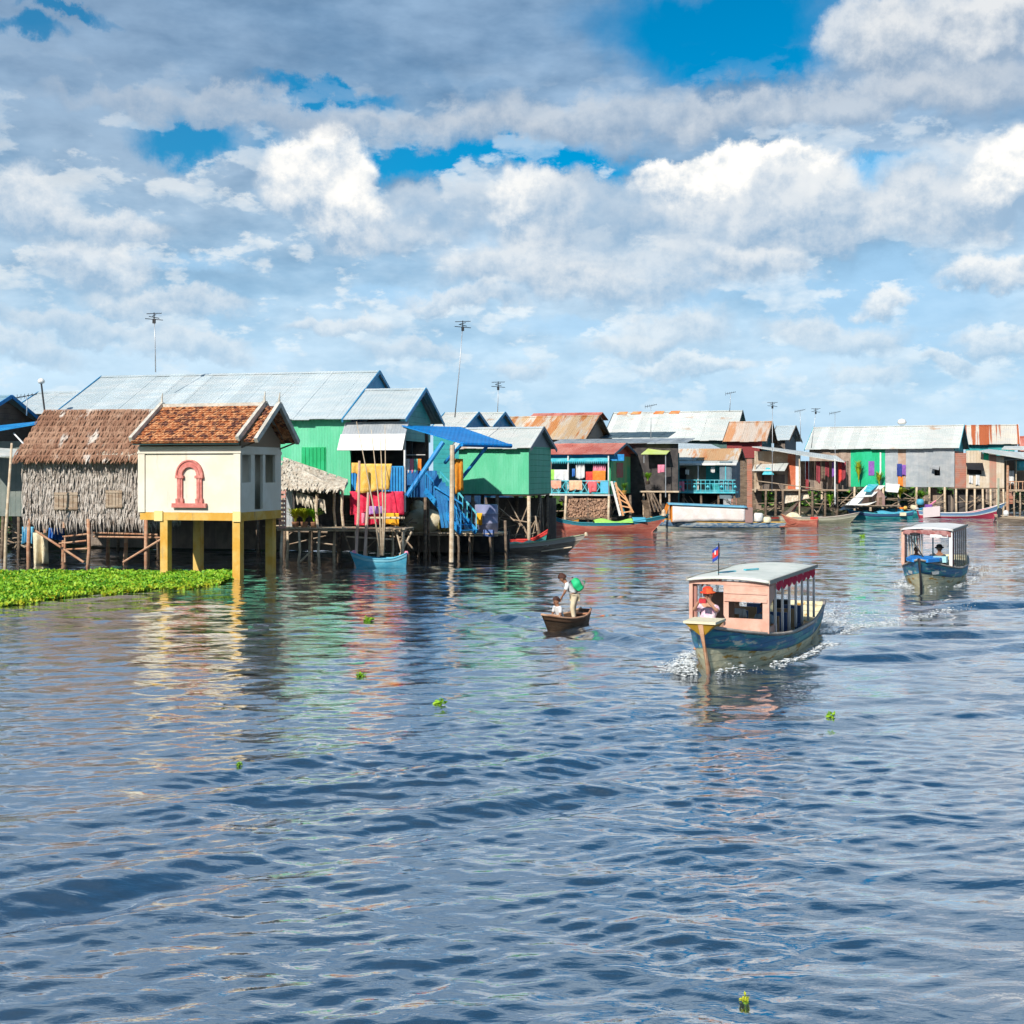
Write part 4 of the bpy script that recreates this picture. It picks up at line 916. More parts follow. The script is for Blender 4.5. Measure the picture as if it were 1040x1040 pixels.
# firewood stack
t2 = f.root('firewood_stack', 'big stack of split firewood under the turquoise veranda', 'firewood'); rd = random.Random(5)
mb = MB(); xa, xb = f.X(577, -.3), f.X(617, -.3); za, zb_ = f.Z(526, 0, -.3), zF-.35
n = 0
for r_ in range(15):
    for c_ in range(38):
        x = xa+(xb-xa)*(c_+.5*(r_%2)+rd.uniform(.2, .8))/38.5; z = za+(zb_-za)*(r_+rd.uniform(.3, .7))/15; rr = rd.uniform(.055, .10)
        mb.tube([(x, -.45+rd.uniform(-.12, .12), z), (x+rd.uniform(-.1, .1), .6, z)], rr, rd.choice((4, 5, 6)))
mb.box(xa, xb, 0, .5, za, zb_-.1)
mb.build('split_logs', mat('split_log', (.46,.28,.18), (.22,.13,.09), (7,1,7), (.42,.58), rough=.9), t2)
MB().box(xa-.4, xb+.4, -.6, 1., za-.15, za).build('platform', woodd, t2); stilts(t2, [(xa, 0), (xb, 0), ((xa+xb)/2, 0)], za-.1, .1, woodd)
# ladder
o = empty('wooden_ladder', f.world(f.P(632, 524, -1.6)), -f.t, 'leaning orange wooden ladder at the foot of the red roofed house', 'ladder'); base = f.P(632, 524, -1.6)
for (p, q) in (((625, 490), (633, 524)), ((634, 503), (643, 521))): MB().bar(f.P(*p, -.7)-base, f.P(*q, -1.6)-base, .14, .1).build('rail', ladder_w, o)
mb = MB()
for k in range(5):
    u = (k+.5)/5; mb.bar(f.P(625, 490, -.7).lerp(f.P(633, 524, -1.6), u)-base, f.P(634, 503, -.7).lerp(f.P(643, 521, -1.6), u)-base, .09)
mb.build('rung', ladder_w, o)
o = empty('wooden_ladder', f.world(f.P(622, 525, -1.6)), -f.t, 'long white painted plank ladder left of the orange ladder', 'ladder'); base = f.P(622, 525, -1.6)
MB().bar(f.P(621, 489, -.7)-base, f.P(630, 524, -1.6)-base, .16, .1).build('rail', whitep, o); MB().bar(f.P(624, 489, -.4)-base, f.P(634, 522, -1.3)-base, .12, .1).build('rail', tealp, o)
mb = MB(); 
for k in range(5):
    u = (k+.5)/5; mb.bar(f.P(621, 489, -.7).lerp(f.P(630, 524, -1.6), u)-base, f.P(624, 489, -.4).lerp(f.P(634, 522, -1.3), u)-base, .07)
mb.build('rung', whitep, o)

# --- long roofs behind
def far_house(px_r, px_l, Y, deg, ye, yr, ym, mt, name, label, wallm, zf=None, sidem=None, group=None, seed=1, trim=None, gab=None, pxr2=None, depth=None):
    f = Fr(px_r, Y, deg); t = f.root(name, label, 'house', group)
    zE = f.Z(ye, 0, -.4); zP = f.Z(yr, 0, ym); xr = f.X(pxr2, ym) if pxr2 else .5; xl = f.X(px_l)
    gable_roof(t, xl, xr, -.5, zE, ym, zP, mt=mt, seed=seed, trim=trim)
    z0 = f.Z(zf) if zf else max(.8, zE-1.6); dp = 2*ym
    MB().box(xl+.3, xr-.5, 0, .08, z0, zE+.1).build('front_wall', wallm, t)
    MB().box(xr-.57, xr-.5, .08, dp, z0, zE+.05).build('side_wall', sidem or wallm, t)
    gable_wall(t, xr-.501, .05, dp, zE+.05, zE+.1, ym, zP-.12, gab or sidem or wallm)
    MB().box(xl+.3, xr-.6, dp-.1, dp, z0, zE).build('rear_wall', boardsd, t)
    if z0 > 1.2: board_wall(t, xl+.4, xr-.55, .14, .9, z0, bw_('dull_boards', 'old_boards', 'dark_wood', 'zinc_wall', 'brick_boards', 'weathered_wood'), seed, 'lower_wall', .5)
    return f, t, xl, xr, zE, zP, z0
far_house(600, 503, 108, 20, 446, 422, 4.0, rusty, 'rusty_roofed_house', 'house with tan rust streaked corrugated roof behind the red roofed one', boardsd, seed=61, pxr2=609, sidem=mat('tan_gable', (.34,.26,.20), (.30,.24,.2), rough=.8), trim=woodd)
f_, t_, a_, b_, c_, d_, e_ = far_house(746, 612, 128, 20, 447, 417, 4.6, zincw, 'long_white_roofed_house', 'very long house with pale near white metal roof and rust spots at the ridge', mat('green_grey_wall', (.07,.13,.12), None, rough=.8), seed=63, pxr2=754, gab=teal, trim=mat('thin_dark_trim', (.06,.08,.09), None))
for k, px in enumerate((631, 645, 668, 684)):
    x = f_.X(px, 4.3); mb = MB(); mb.slab([(x-.5, 4.15, d_-.22), (x+.6, 4.15, d_-.22), (x+.7, 4.6, d_+.10), (x-.3, 4.6, d_+.10)], .03); mb.build('rust_patch', mat('rust_patch', (.55,.17,.05), (.6,.3,.12), rough=.9), t_)
far_house(700, 536, 136, 20, 424, 417.5, 2.0, redroof, 'back_roofed_house', 'thin strip of red and cream roof seen over the rust streaked roof', boardsd, seed=65, pxr2=612)
far_house(781, 735, 118, 20, 448, 428, 3.2, mat('rust_streaked_sheet', (.62,.50,.40), (.58,.5,.42), (1,.2,.2), panel=('x', .9, .3), corr=('x', .19, .012), rough=.7, rust=((.55,.26,.12), .42, .62, (1.4,.22,.22))), 'rust_streaked_house', 'small house with orange streaked rusty roof at the end of the white roof', mat('dull_red_wall', (.22,.04,.04), None, rough=.8), seed=67, pxr2=784, sidem=mat('dark_teal_wall', (.03,.10,.11), None, rough=.8), trim=woodd)
far_house(806, 783, 124, 24, 447, 432.5, 2.8, zinc, 'grey_gabled_house', 'grey gabled house between the rusty roof and the long zinc house', boardsd, seed=69, pxr2=808, sidem=mat('slate_gable', (.12,.15,.17), None, rough=.8), trim=woodd)
# dark low roofs in front of the white roof
f = Fr(680, 112, 20); t = f.root('dark_roofed_shed', 'dark slate sheet roof of a shed below the long white roof', 'shed')
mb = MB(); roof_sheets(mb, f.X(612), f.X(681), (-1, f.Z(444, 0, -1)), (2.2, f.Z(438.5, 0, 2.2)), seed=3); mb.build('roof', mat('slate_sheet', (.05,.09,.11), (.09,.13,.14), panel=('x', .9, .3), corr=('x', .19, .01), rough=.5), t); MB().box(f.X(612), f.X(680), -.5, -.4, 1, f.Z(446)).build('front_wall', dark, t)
f = Fr(640, 103, 20); t = f.root('grey_roofed_shed', 'grey lean-to roof right above the red sheet roof', 'shed')
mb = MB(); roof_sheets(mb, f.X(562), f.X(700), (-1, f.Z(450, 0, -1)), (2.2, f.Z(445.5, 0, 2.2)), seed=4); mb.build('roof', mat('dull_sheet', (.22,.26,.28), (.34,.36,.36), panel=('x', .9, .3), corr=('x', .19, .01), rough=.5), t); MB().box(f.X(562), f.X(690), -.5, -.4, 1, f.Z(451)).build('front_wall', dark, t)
f = Fr(735, 108, 14); t = f.root('silver_roofed_shed', 'long silver lean-to roof sloping down behind the blue veranda house', 'shed')
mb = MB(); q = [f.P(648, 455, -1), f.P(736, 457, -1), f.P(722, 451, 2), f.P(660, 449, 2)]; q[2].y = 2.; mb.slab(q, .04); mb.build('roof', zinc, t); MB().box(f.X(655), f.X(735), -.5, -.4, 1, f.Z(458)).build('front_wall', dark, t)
f = Fr(690, 101, 14); t = f.root('lime_awning', 'pale lime green awning between the red roofed and the blue veranda houses', 'awning')
MB().slab([f.P(651, 461, -1.2), f.P(677, 461, -1.2), f.P(682, 456, .8), f.P(660, 454, .8)], .05).build('awning_sheet', mat('lime_sheet', (.50,.60,.16), (.56,.64,.25), rough=.6), t)
MB().tube([f.P(654, 470, -1), f.P(654, 461, -1)], .04, 5).tube([f.P(676, 505, -1), f.P(676, 461, -1)], .04, 5).build('pole', steel, t)
mat('dark_teal_back', (.035,.085,.095), (.06,.10,.09), (1,1,.6), rough=.9); mat('grey_tin', (.20,.22,.23), (.28,.28,.27), (1,1,.5), corr=('x',.16,.01), rough=.6)
board_wall(t, f.X(655, .6), f.X(690, .6), .6, 1.3, f.Z(460, 0, .6), bw_('dark_teal_back', 'dull_boards', 'grey_tin', 'teal_paint', 'old_boards', 'dark_wood'), 5, 'back_wall', .5)
MB().box(f.X(663, .5), f.X(669, .5), .48, .54, f.Z(497, 0, .5), f.Z(474, 0, .5)).build('doorway', dark, t); MB().box(f.X(650, -.6), f.X(690, -.6), -1., .55, f.Z(500), f.Z(498.5)).build('landing_boards', woodl, t)  # doorway is a near-black panel, its shade put into the colour
stilts(t, [(f.X(p), -.8) for p in (655, 663, 672, 681)], f.Z(500), .1, wood, seed=58)
drape('pink_white_cloth', f, 668, 675, 472, 480, -1.1, pinkc, 'small pink and white cloths hung under the lime awning', 'cloth', folds=2)
blade_plant('potted_plant', f.world(f.P(658, 492, -1.3)), 1.0, 90, leafb, 'green potted plant on a dark stand below the lime awning', 'plant', woodd, seed=61)
o = MB(); o.lathe([(.5, 0), (.35, .4), (.3, 1.2), (.55, 1.9)], (0,0,0), 9); o = o.build('plant_stand', woodd); p = f.world(f.P(658, 510, -1.3)); p.z = .35; o.location = p; tag(o, 'dark gnarled stand under the green potted plant', 'stand')
mb = MB(); 
for k in range(4): mb.tube([f.P(657+k*2, 500, -1.6), f.P(661+k*4, 520, -2.2)], .07, 6)
mb.tube([f.P(657, 508, -1.7), f.P(668, 508, -1.7)], .05, 6); o = mb.build('old_jetty_frame', woodd); place(o, f, (0,0,0)); tag(o, 'tangle of dark leaning jetty poles beside the plant stand', 'frame')
blade_plant('potted_plant', Fr(640, 97, 22).world(Fr(640, 97, 22).P(634, 502, -.9)), .9, 60, leafg, 'dark green plant at the corner of the red roofed house', 'plant', ochre, seed=63)

# --- blue veranda house
f = Fr(747, 104, 18); t = f.root('turquoise_veranda_house', 'small house with rusty hipped roof and turquoise veranda railing', 'house')
zF = f.Z(499); zE = f.Z(468.5, 0, -.4); ym = 2.2; zP = f.Z(456, 0, ym); xl = f.X(672)
gable_roof(t, xl+.4, f.X(753, ym), -.1, zE+.12, ym, zP, mt=mat('orange_rust_sheet', (.58,.34,.17), (.60,.56,.48), (.5,.1,.1), (.47,.52), panel=('x', .9, .3), corr=('x', .19, .01), rough=.7, rust=((.55,.22,.08), .50, .64, (1.0,.2,.2))), seed=71, trim=woodd)
mb = MB(); roof_sheets(mb, xl-.3, f.X(748, -.9), (-1.1, f.Z(471.5, 0, -1.1)), (0.05, zE+.10), seed=4, th=.05); mb.build('eave_sheet', zincw, t)
MB().box(xl-.3, f.X(748, -1.1), -1.16, -1.11, f.Z(472.5, 0, -1.1), f.Z(470.5, 0, -1.1)).build('fascia', whitep, t)
gable_wall(t, f.X(753, ym)-.4, -.0, 4.4, zE, zE+.1, ym, zP-.1, mat('brown_gable', (.16,.09,.06), None, rough=.8)); gx = f.X(753, ym)-.4
MB().box(gx-.07, gx, -.9, 4.4, zF-.6, zE).build('side_wall', mat('slate_wall', (.12,.17,.20), (.17,.22,.24), (1,1,1), corr=('y', .16, .008), rough=.7), t)
MB().box(gx-1.0, gx-.07, -.95, -.88, zF-.6, zE).build('corner_wall', mat('slate_wall', (1,1,1)), t)
wb = wall_with_holes(MB(), xl+.5, gx-.07, .9, zF, zE+.1, [(f.X(688, .9), f.X(697, .9), zF, zF+2.0), (f.X(738, .9), f.X(746, .9), zF, zF+2.)]); wb.build('front_wall', boards, t)
MB().box(f.X(717, .85), f.X(737, .85), .84, .88, zF, zE+.05).build('blue_panel', teal, t)
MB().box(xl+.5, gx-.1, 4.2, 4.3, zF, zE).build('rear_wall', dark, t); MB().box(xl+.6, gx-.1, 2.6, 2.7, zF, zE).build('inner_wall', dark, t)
for px in (681, 688, 709, 737): MB().tube([f.P(px, 500, -.95), f.P(px, 471, -.95)], .055, 6).build('post', tealp if px in (681, 737) else whitep, t)
MB().box(xl-.1, f.X(747, -1), -1.15, .9, zF-.16, zF).build('veranda_floor', tealp, t)
mb = MB(); rz = zF+.95; xa, xb = f.X(671, -1.1), f.X(747, -1.1)
for z_ in (rz, zF+.65, zF+.1): mb.bar((xa, -1.12, z_), (xb, -1.12, z_), .06)
k = xa; i = 0
while k < xb:
    mb.bar((k, -1.12, zF), (k, -1.12, rz), .05)
    if i % 3 == 1: mb.lathe([(.02, -.1), (.16, .05), (.02, .25)], (k+.2, -1.12, zF+.3), 8)
    k += .38; i += 1
mb.build('railing', tealp, t)
stilts(t, [(f.X(p, q), q) for q in (-.8, 1.5, 4.) for p in (675, 694, 712, 730, 746)], zF-.1, .11, woodd, seed=74)
junk_under(t, f.X(672), f.X(747), -.6, .3, zF-.3, 24, 16)
for (a, b, c, d, m_, lab) in ((688, 695, 489, 499, pinkc, 'bright pink cloth over the turquoise railing'), (722, 726, 474, 480, wht, 'white cloth hanging under the eave of the turquoise veranda, left one'), (734, 737, 476, 482, wht, 'white cloth hanging under the eave of the turquoise veranda, right one'), (696, 700, 477, 482, whitep, 'white bag hung by the doorway behind the turquoise railing')):
    drape('veranda_cloth', f, a, b, c, d, -1.2 if m_ is pinkc else -.7, m_, lab, 'cloth', folds=2)

# --- shack with slanting white roof
f = Fr(826, 116, 14); t = f.root('slant_roofed_shack', 'open timber shack under a long slanting white roof with an orange board panel', 'shack')
zF = f.Z(497)
mb = MB(); mb.slab([f.P(764, 453.5, -1.2), f.P(858, 469, -1.2), f.P(850, 463, 2.4), f.P(775, 453, 2.4)], .07); mb.build('roof', zincw, t)
MB().box(f.X(766), f.X(800), .4, .48, zF, f.Z(458)).build('front_wall', mat('tan_board', (.38,.26,.17), (.48,.38,.28), planks=('x', .25, .01), rough=.85), t)
MB().box(f.X(800), f.X(808), .32, .39, zF, f.Z(461)).build('orange_panel', orangeboard, t)
MB().box(f.X(808), f.X(813), .3, .38, zF, f.Z(462)).build('pale_panel', whitep, t)
board_wall(t, f.X(813, 1.8), f.X(862, 1.8), 1.8, zF, f.Z(468), bw_('dull_boards', 'old_boards', 'dark_wood', 'weathered_wood', 'maroon_cloth'), 7, 'back_wall', .5)
MB().box(f.X(764), f.X(862), -.6, 2, zF-.14, zF).build('floor', wood, t)
a_ = MB(); a_.slab([f.P(764, 478, -1.4), f.P(797, 478, -1.4), f.P(801, 470, .2), f.P(766, 472, .2)], .04); a_.build('awning', zincw, t)
MB().slab([f.P(774, 482, -1.6), f.P(786, 482, -1.6), f.P(782, 475, -1.), f.P(778, 475, -1.)], .04).build('small_awning', tealp, t)
for (a, b, c, d) in ((774, 779, 480, 499), (784, 789, 481, 499)): MB().box(f.X(a), f.X(b), .30, .36, f.Z(d), f.Z(c)).build('doorway_cloth' if a > 780 else 'doorway', woodd if a > 780 else dark, t)  # open doorway drawn as a near-black panel for its shade
MB().box(f.X(776), f.X(797), .22, .29, zF, f.Z(482)).build('door_panel', boardsd, t)
stilts(t, [(f.X(p, q), q) for q in (-.5, 1.6) for p in (778, 788, 795, 812, 825, 838, 850)], zF, .13, woodd, seed=76)
for px, yb in ((812, 525), (767, 500), (848, 512)): MB().tube([f.P(px, yb, -1.1), f.P(px, 458 if px == 767 else 466, -1.1)], .07, 6).build('post', woodl if px != 848 else whitep, t)
MB().tube([f.P(765, 488, -.9), f.P(850, 499, -.9)], .05, 5).build('rail', wood, t)
mb = MB(); mb.slab([f.P(794, 512, -.4), f.P(822, 506, -.4), f.P(820, 497, .2), f.P(796, 499, .2)], .2); mb.build('straw_skirt', thatchp, t)
junk_under(t, f.X(766), f.X(850), -.6, .2, zF, 34, 11)
for k, (px, m_) in enumerate(((829, mar), (834, woodd), (838, mar), (851, redc), (855, mar), (845, purp))):
    drape('hung_garment', f, px, px+4, 469, 490-(k % 3)*3, -.2, m_, ['maroon shirt leftmost in the dark open shack', 'brown shirt second in the dark open shack', 'maroon shirt third in the dark open shack', 'red shirt near the right post of the shack', 'maroon shirt at the right end of the shack', 'purple cloth beside the right post of the shack'][k], 'garment', 'garments hung in the open shack', 1)
blade_plant('river_plant', f.world(f.P(843, 515, -1.5)), 1.6, 140, leafb, 'tall bright green plant on the bank under the slanting white roof', 'plant', seed=71, spread=.35)

# --- long zinc house
f = Fr(966, 131, 27); t = f.root('long_zinc_house', 'long house with pale zinc roof, emerald wall section and grey sheet walls', 'house')
zF = f.Z(494.5, -5); zE = f.Z(455.5, -5, -.4); ym = 3.7; zP = f.Z(432.5, -5, ym); xl = f.X(822)
gable_roof(t, xl-.4, f.X(979, ym), -.5, zE, ym, zP, mt=zincw, seed=81, trim=tealp); gx = f.X(979, ym)-.5
gable_wall(t, gx, 0, 7.4, zE-.3, zE+.1, ym, zP-.12, teal)
xa = f.X(864); xb = f.X(899)
h = [(f.X(949), f.X(954.5), f.Z(483), f.Z(474))]
MB().box(xl, xa, 0, .08, zF, zE+.1).build('board_wall', boards, t)
MB().box(xa, xb, -.02, .08, zF, zE+.1).build('emerald_wall', emer, t)
MB().box(xb, f.X(912), 0, .08, zF, zE+.1).build('zinc_wall', zincwall, t)
wall_with_holes(MB(), f.X(920), gx, 0, zF, zE+.1, h).build('zinc_wall', zincwall, t)
MB().box(f.X(912), f.X(920), .03, .1, zF, zE+.1).build('door_boards', mat('tan_door', (.42,.27,.19), (.5,.38,.3), rough=.8), t)
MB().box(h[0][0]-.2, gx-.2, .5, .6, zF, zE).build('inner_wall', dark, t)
a = f.P(944, 472, -.7); q = [Vector((h[0][0]-.35, -.75, h[0][3]-.15)), Vector((h[0][1], -.75, h[0][3]-.35)), Vector((h[0][1], -.01, h[0][3]+.1)), Vector((h[0][0]-.1, -.01, h[0][3]+.15))]
MB().slab(q, .03).build('window_flap', steel, t)
MB().box(gx-.07, gx, .08, 7.4, zF, zE-.3).build('side_wall', brick, t); MB().box(xl, gx-.1, 7.2, 7.3, zF, zE).build('rear_wall', dark, t)
MB().box(f.X(882, -.05), f.X(888, -.05), -.07, -.02, f.Z(483), f.Z(468)).build('purple_panel', purp, t)
MB().box(f.X(884, -.06)+1., f.X(884, -.06)+1.15, -.1, -.03, zF, f.Z(459)).build('batten', whitep, t)
MB().lathe([(.35, 0), (.5, .2), (.4, .5), (.1, .62)], f.P(916, 431, ym), 10).build('roof_ventilator', whitep, t, True)
stilts(t, [(f.X(p, q), q) for q in (.1, 3.5, 6.9) for p in (835, 850, 868, 884, 897, 913, 931, 944, 959.5)], zF, .14, woodl, seed=83)
board_wall(t, f.X(930), gx, 1.2, .5, zF, bw_('dull_boards', 'dark_wood', 'recess_shade', 'old_boards'), 9, 'lower_boards', .4, .9)  # added dark boards stand in for shade behind the stilts
junk_under(t, f.X(830), f.X(960), -.3, .3, zF-.4, 30, 18)
drape('blue_garment', f, 911, 916, 471, 484, -.15, cloth('navy_cloth', (.03,.05,.22)), 'navy blue garment hung before the tan door of the zinc house', 'garment', folds=1)
drape('purple_garment', f, 916, 920, 472, 483, -.12, purp, 'purple garment hung beside the navy one at the tan door', 'garment', folds=1)
drape('orange_garment', f, 912, 917, 484, 494, -.1, oran, 'orange garment low in front of the tan door', 'garment', folds=1)
blade_plant('river_plant', f.world(f.P(872, 490, -.8)), 3.2, 160, leafy, 'tall yellow green plant against the emerald wall, left one', 'plant', seed=81, spread=.2, group='plants against the zinc house')
blade_plant('river_plant', f.world(f.P(893, 494, -.8)), 2.2, 120, leafy, 'shorter yellow green plant against the emerald wall, right one', 'plant', seed=83, spread=.3, group='plants against the zinc house')
blade_plant('river_plant', f.world(f.P(914, 506, -1.5)), 1.6, 160, leafy, 'yellow green bush below the tan door of the zinc house', 'plant', seed=85, spread=.7, group='plants against the zinc house')
blade_plant('river_plant', f.world(f.P(936, 508, -.8)), 1.3, 130, leafg, 'dark green bush between stilts of the zinc house', 'plant', seed=87, spread=.8, group='plants against the zinc house')

# --- patched shack at the right
f = Fr(1020, 127, 10); t = f.root('patched_board_shack', 'patched pink and cream board shack with a propped black window flap', 'shack')
zF = f.Z(495.5); xl = f.X(970)
mb = MB(); mb.slab([f.P(994, 458, -1.0), f.P(1042, 466, -1.0), f.P(1042, 460, 3), f.P(1004, 456, 3)], .07); mb.build('roof', zincw, t)
h = (f.X(982), f.X(997), f.Z(482), f.Z(471))
cols = ((970, 981.5, 'brick'), (981.5, 998, 'hole'), (998, 1005, 'pale'), (1005, 1012, 'pink'), (1012, 1020, 'pale'))
pinkb = mat('pink_board', (.50,.24,.17), (.42,.28,.2), (1,1,1), planks=('x', .3, .01), rough=.85); paleb = mat('cream_board', (.58,.46,.32), (.64,.54,.42), (1,1,1), planks=('x', .3, .01), rough=.85)
def zt_(px): return f.Z(460 + max(0, (px-998))*.12)
for a, b, k in cols:
    if k == 'hole': wall_with_holes(MB(), f.X(a), f.X(b), 0, zF, f.Z(457.5), [h]).build('window_wall', paleb, t)
    else: MB().box(f.X(a), f.X(b)-.005, 0, .08, zF, zt_(b)).build('wall_board', {'brick': brick, 'pale': paleb, 'pink': pinkb}[k], t)
MB().slab([Vector((h[0]-.1, -.8, h[2]+.55)), Vector((h[1]+.1, -.8, h[2]+.45)), Vector((h[1]+.1, -.01, h[3]+.1)), Vector((h[0]-.1, -.01, h[3]+.1))], .04).build('window_flap', blackm, t)
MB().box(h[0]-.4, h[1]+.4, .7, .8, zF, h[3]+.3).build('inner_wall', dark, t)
MB().box(f.X(998)+.1, f.X(1004), -.04, -.003, f.Z(467), f.Z(459)).build('green_panel', emer, t)
MB().box(xl, 0, .1, 4, zF-.12, zF-.002).build('floor', wood, t); MB().box(xl, 0, 3.9, 4, zF, f.Z(460)).build('rear_wall', boardsd, t)
MB().box(-.08, 0, .1, 3.9, zF, f.Z(463)).build('side_wall', paleb, t)
stilts(t, [(f.X(p, q), q) for q in (.1, 2, 3.9) for p in (971, 982, 990, 998, 1006, 1013, 1019)], zF-.1, .12, woodl, seed=93)
MB().box(xl, f.X(1003), .9, 1., .2, zF-.1).build('lower_boards', dark, t)  # near-black sheet added for the shade beneath the floor
junk_under(t, xl, 0, -.1, .2, zF-.3, 18, 17)
drape('white_rag', f, 984, 988, 483, 491, -.1, wht, 'white rag under the propped window flap, left one', 'cloth', 'rags under the propped window', 1)
drape('white_rag', f, 991, 995, 482, 493, -.1, wht, 'white rag under the propped window flap, right one', 'cloth', 'rags under the propped window', 1)
f = Fr(1048, 129, 10); t = f.root('open_porch_shack', 'open porch with blue barrel and hanging cloths at the right edge', 'shack')
MB().slab([f.P(1012, 468, -1.6), f.P(1062, 464, -1.6), f.P(1062, 458, .5), f.P(1020, 460, .5)], .06).build('roof', zinc, t)
MB().box(f.X(1020, 1), f.X(1062, 1), 1, 1.1, f.Z(497), f.Z(464)).build('back_wall', boardsd, t); MB().box(f.X(1018), f.X(1062), -1.4, 1, f.Z(499), f.Z(497)).build('floor', wood, t)
MB().lathe([(.05, 0), (.5, .02), (.5, .4), (.52, .42), (.5, .44), (.5, .9), (.52, .92), (.5, 1.0), (.1, 1.02)], f.P(1036, 478, -.6), 14).build('blue_barrel', tealp, t, True)
MB().box(f.X(1030), f.X(1045), -1, -.2, f.Z(479.5), f.Z(478)).build('shelf', wood, t)
for px in (1022, 1032, 1043): MB().tube([f.P(px, 500, -1.4), f.P(px, 466, -1.4)], .07, 6).build('post', woodl, t)
stilts(t, [(f.X(p, q), q) for q in (-1.2, .8) for p in (1020, 1024, 1030, 1036, 1042, 1052)], f.Z(499), .1, wood, seed=97)
mb = MB(); xa, xb = f.X(1022, -1.35), f.X(1062, -1.35); k = xa
while k < xb: mb.bar((k, -1.35, f.Z(498)), (k, -1.35, f.Z(489)), .07); k += .4
mb.bar((xa, -1.35, f.Z(489)), (xb, -1.35, f.Z(489)), .1); mb.build('railing', woodr, t); junk_under(t, f.X(1020), f.X(1060), -1, .2, 2.6, 14, 13)
drape('white_bundle', f, 1023, 1030, 478, 493, -1, wht, 'white cloth bundle hung at the left post of the open porch', 'cloth', folds=2)
far_house(1026, 978, 140, 20, 451, 431.5, 3.3, rusty2, 'red_striped_roof_house', 'house with red striped rusted roof at the right end of the village', teal, seed=95, pxr2=1034, sidem=mat('brown_side', (.26,.09,.08), None, rough=.8), trim=whitep)
far_house(1070, 1036, 146, 20, 458, 443, 2.6, redroof, 'red_roofed_hut', 'bit of red roof at the very right edge', boardsd, seed=97)
f = Fr(1020, 135, 10); t = f.root('pale_awning', 'thin pale awning strip in front of the red striped roof', 'awning'); MB().slab([f.P(1017, 456, -1), f.P(1065, 458, -1), f.P(1065, 453, 1), f.P(1020, 453, 1)], .06).build('awning_sheet', zincw, t); MB().tube([f.P(1025, 470, -.8), f.P(1025, 456, -.8)], .05, 5).tube([f.P(1050, 470, -.8), f.P(1050, 456, -.8)], .05, 5).build('pole', steel, t)

# --- sail-like tent and low shed
f = Fr(898, 124, 10); t = f.root('canvas_tent', 'white canvas lean-to tent with a blue patch over a low brown shed', 'tent')
MB().grid(lambda u, v: (f.P(852+32*u, 518-14*v+6*(1-u)*0, -1.5+2.2*v)+Vector((v*1.6, 0, -.10*math.sin(u*3.1)+.6*u*(1-v))))[:], 12, 6, (0, 0, -.04)).build('canvas', canvas, t, True)
a = f.P(878, 501, -1.6); b = f.P(899, 495, -1.4)
MB().slab([f.P(868, 505, -1.5), f.P(886, 504, -1.5), f.P(899, 493, .6), f.P(880, 493, .6)], .04).build('canvas_top', canvas, t)
MB().slab([f.P(877, 499, -1.65), f.P(884, 499.5, -1.65), f.P(892, 492, .5), f.P(882, 491.5, .5)], .03).build('blue_patch', tealp, t)
MB().prism([(f.X(872), f.Z(514)), (f.X(898), f.Z(514)), (f.X(898), f.Z(503)), (f.X(892), f.Z(496)), (f.X(880), f.Z(502))], 'y', -.6, .4).build('shed_wall', mat('mauve_board', (.26,.16,.15), (.36,.25,.2), planks=('x', .3, .01), rough=.85), t)
mb = MB(); [mb.box(f.X(882+k*5), f.X(885+k*5), -.66, -.6, f.Z(513), f.Z(505)) for k in range(3)]; mb.build('shed_door', woodd, t)
deck(t, f.X(856), f.X(912), -2.2, 1, f.Z(513), wood, along='y', name='platform'); stilts(t, [(f.X(p), -1.) for p in (860, 872, 885, 898, 909)], f.Z(514), .1, woodd)
f = Fr(908, 126, 6); o = MB().slab([f.P(899, 499, -1), f.P(912, 500, -1), f.P(914, 492, .5), f.P(900, 491, .5)], .05); o = o.build('white_sheet_roof', canvas); place(o, f, (0,0,0)); tag(o, 'small square of white sheeting right of the canvas tent', 'sheeting')
# clutter on the landing in front of the zinc house: bundles, baskets
rd = random.Random(17); f = Fr(940, 124, 10); B_ = [('orange', oran), ('yellow', yell), ('tan', sack), ('white', wht), ('red', redc), ('blue', bluc)]
where = ['right of the canvas tent', 'below the tan door', 'by the dark bush', 'at the foot of the first stilts']
k = 0
for i, px in enumerate((915, 919.5, 928, 931)):
    nm, m_ = B_[i]
    mb = MB(); mb.grid(lambda u, v: ((.45+.1*math.sin(u*19))*math.cos(u*6.283)*math.sin(math.pi*(.05+.95*v)), .4*math.sin(u*6.283)*math.sin(math.pi*(.05+.95*v)), .45+.5*math.cos(math.pi*v)+.05*math.sin(u*12)), 14, 8)
    o = mb.build('cloth_bundle', m_, None, True); p = f.world(f.P(px, 508, -.6)); p.z = .75; o.location = p; o.scale = (.7-.12*(i%2), .5, .30+.12*(i%3)); o.rotation_euler.z = i*1.3; tag(o, nm+' bundle lying on the landing '+where[i], 'bundle', 'bundles on the landing by the canvas tent')
f = Fr(940, 125, 10); t = f.root('landing', 'low board landing with poles in front of the zinc house', 'landing'); deck(t, f.X(908), f.X(940), -1.2, 1.2, .75, wood); stilts(t, [(f.X(p), -.8) for p in (909, 918, 926, 934, 940)], .7, .09, woodd); 
MB().lathe([(.2, 0), (.36, .08), (.38, .3), (.33, .55), (.15, .62)], f.world(f.P(934.5, 513, -.8)), 14).build('tarp_covered_jar', mat('blue_tarp', (.08,.36,.48), None, rough=.5), None, True)
o = bpy.data.objects['tarp_covered_jar']; me_c = sum((v.co for v in o.data.vertices), Vector())/len(o.data.vertices)
for v in o.data.vertices: v.co -= Vector((me_c.x, me_c.y, 0))
o.location = (me_c.x, me_c.y, 0); tag(o, 'rounded blue tarp covered jar at the landing', 'jar')

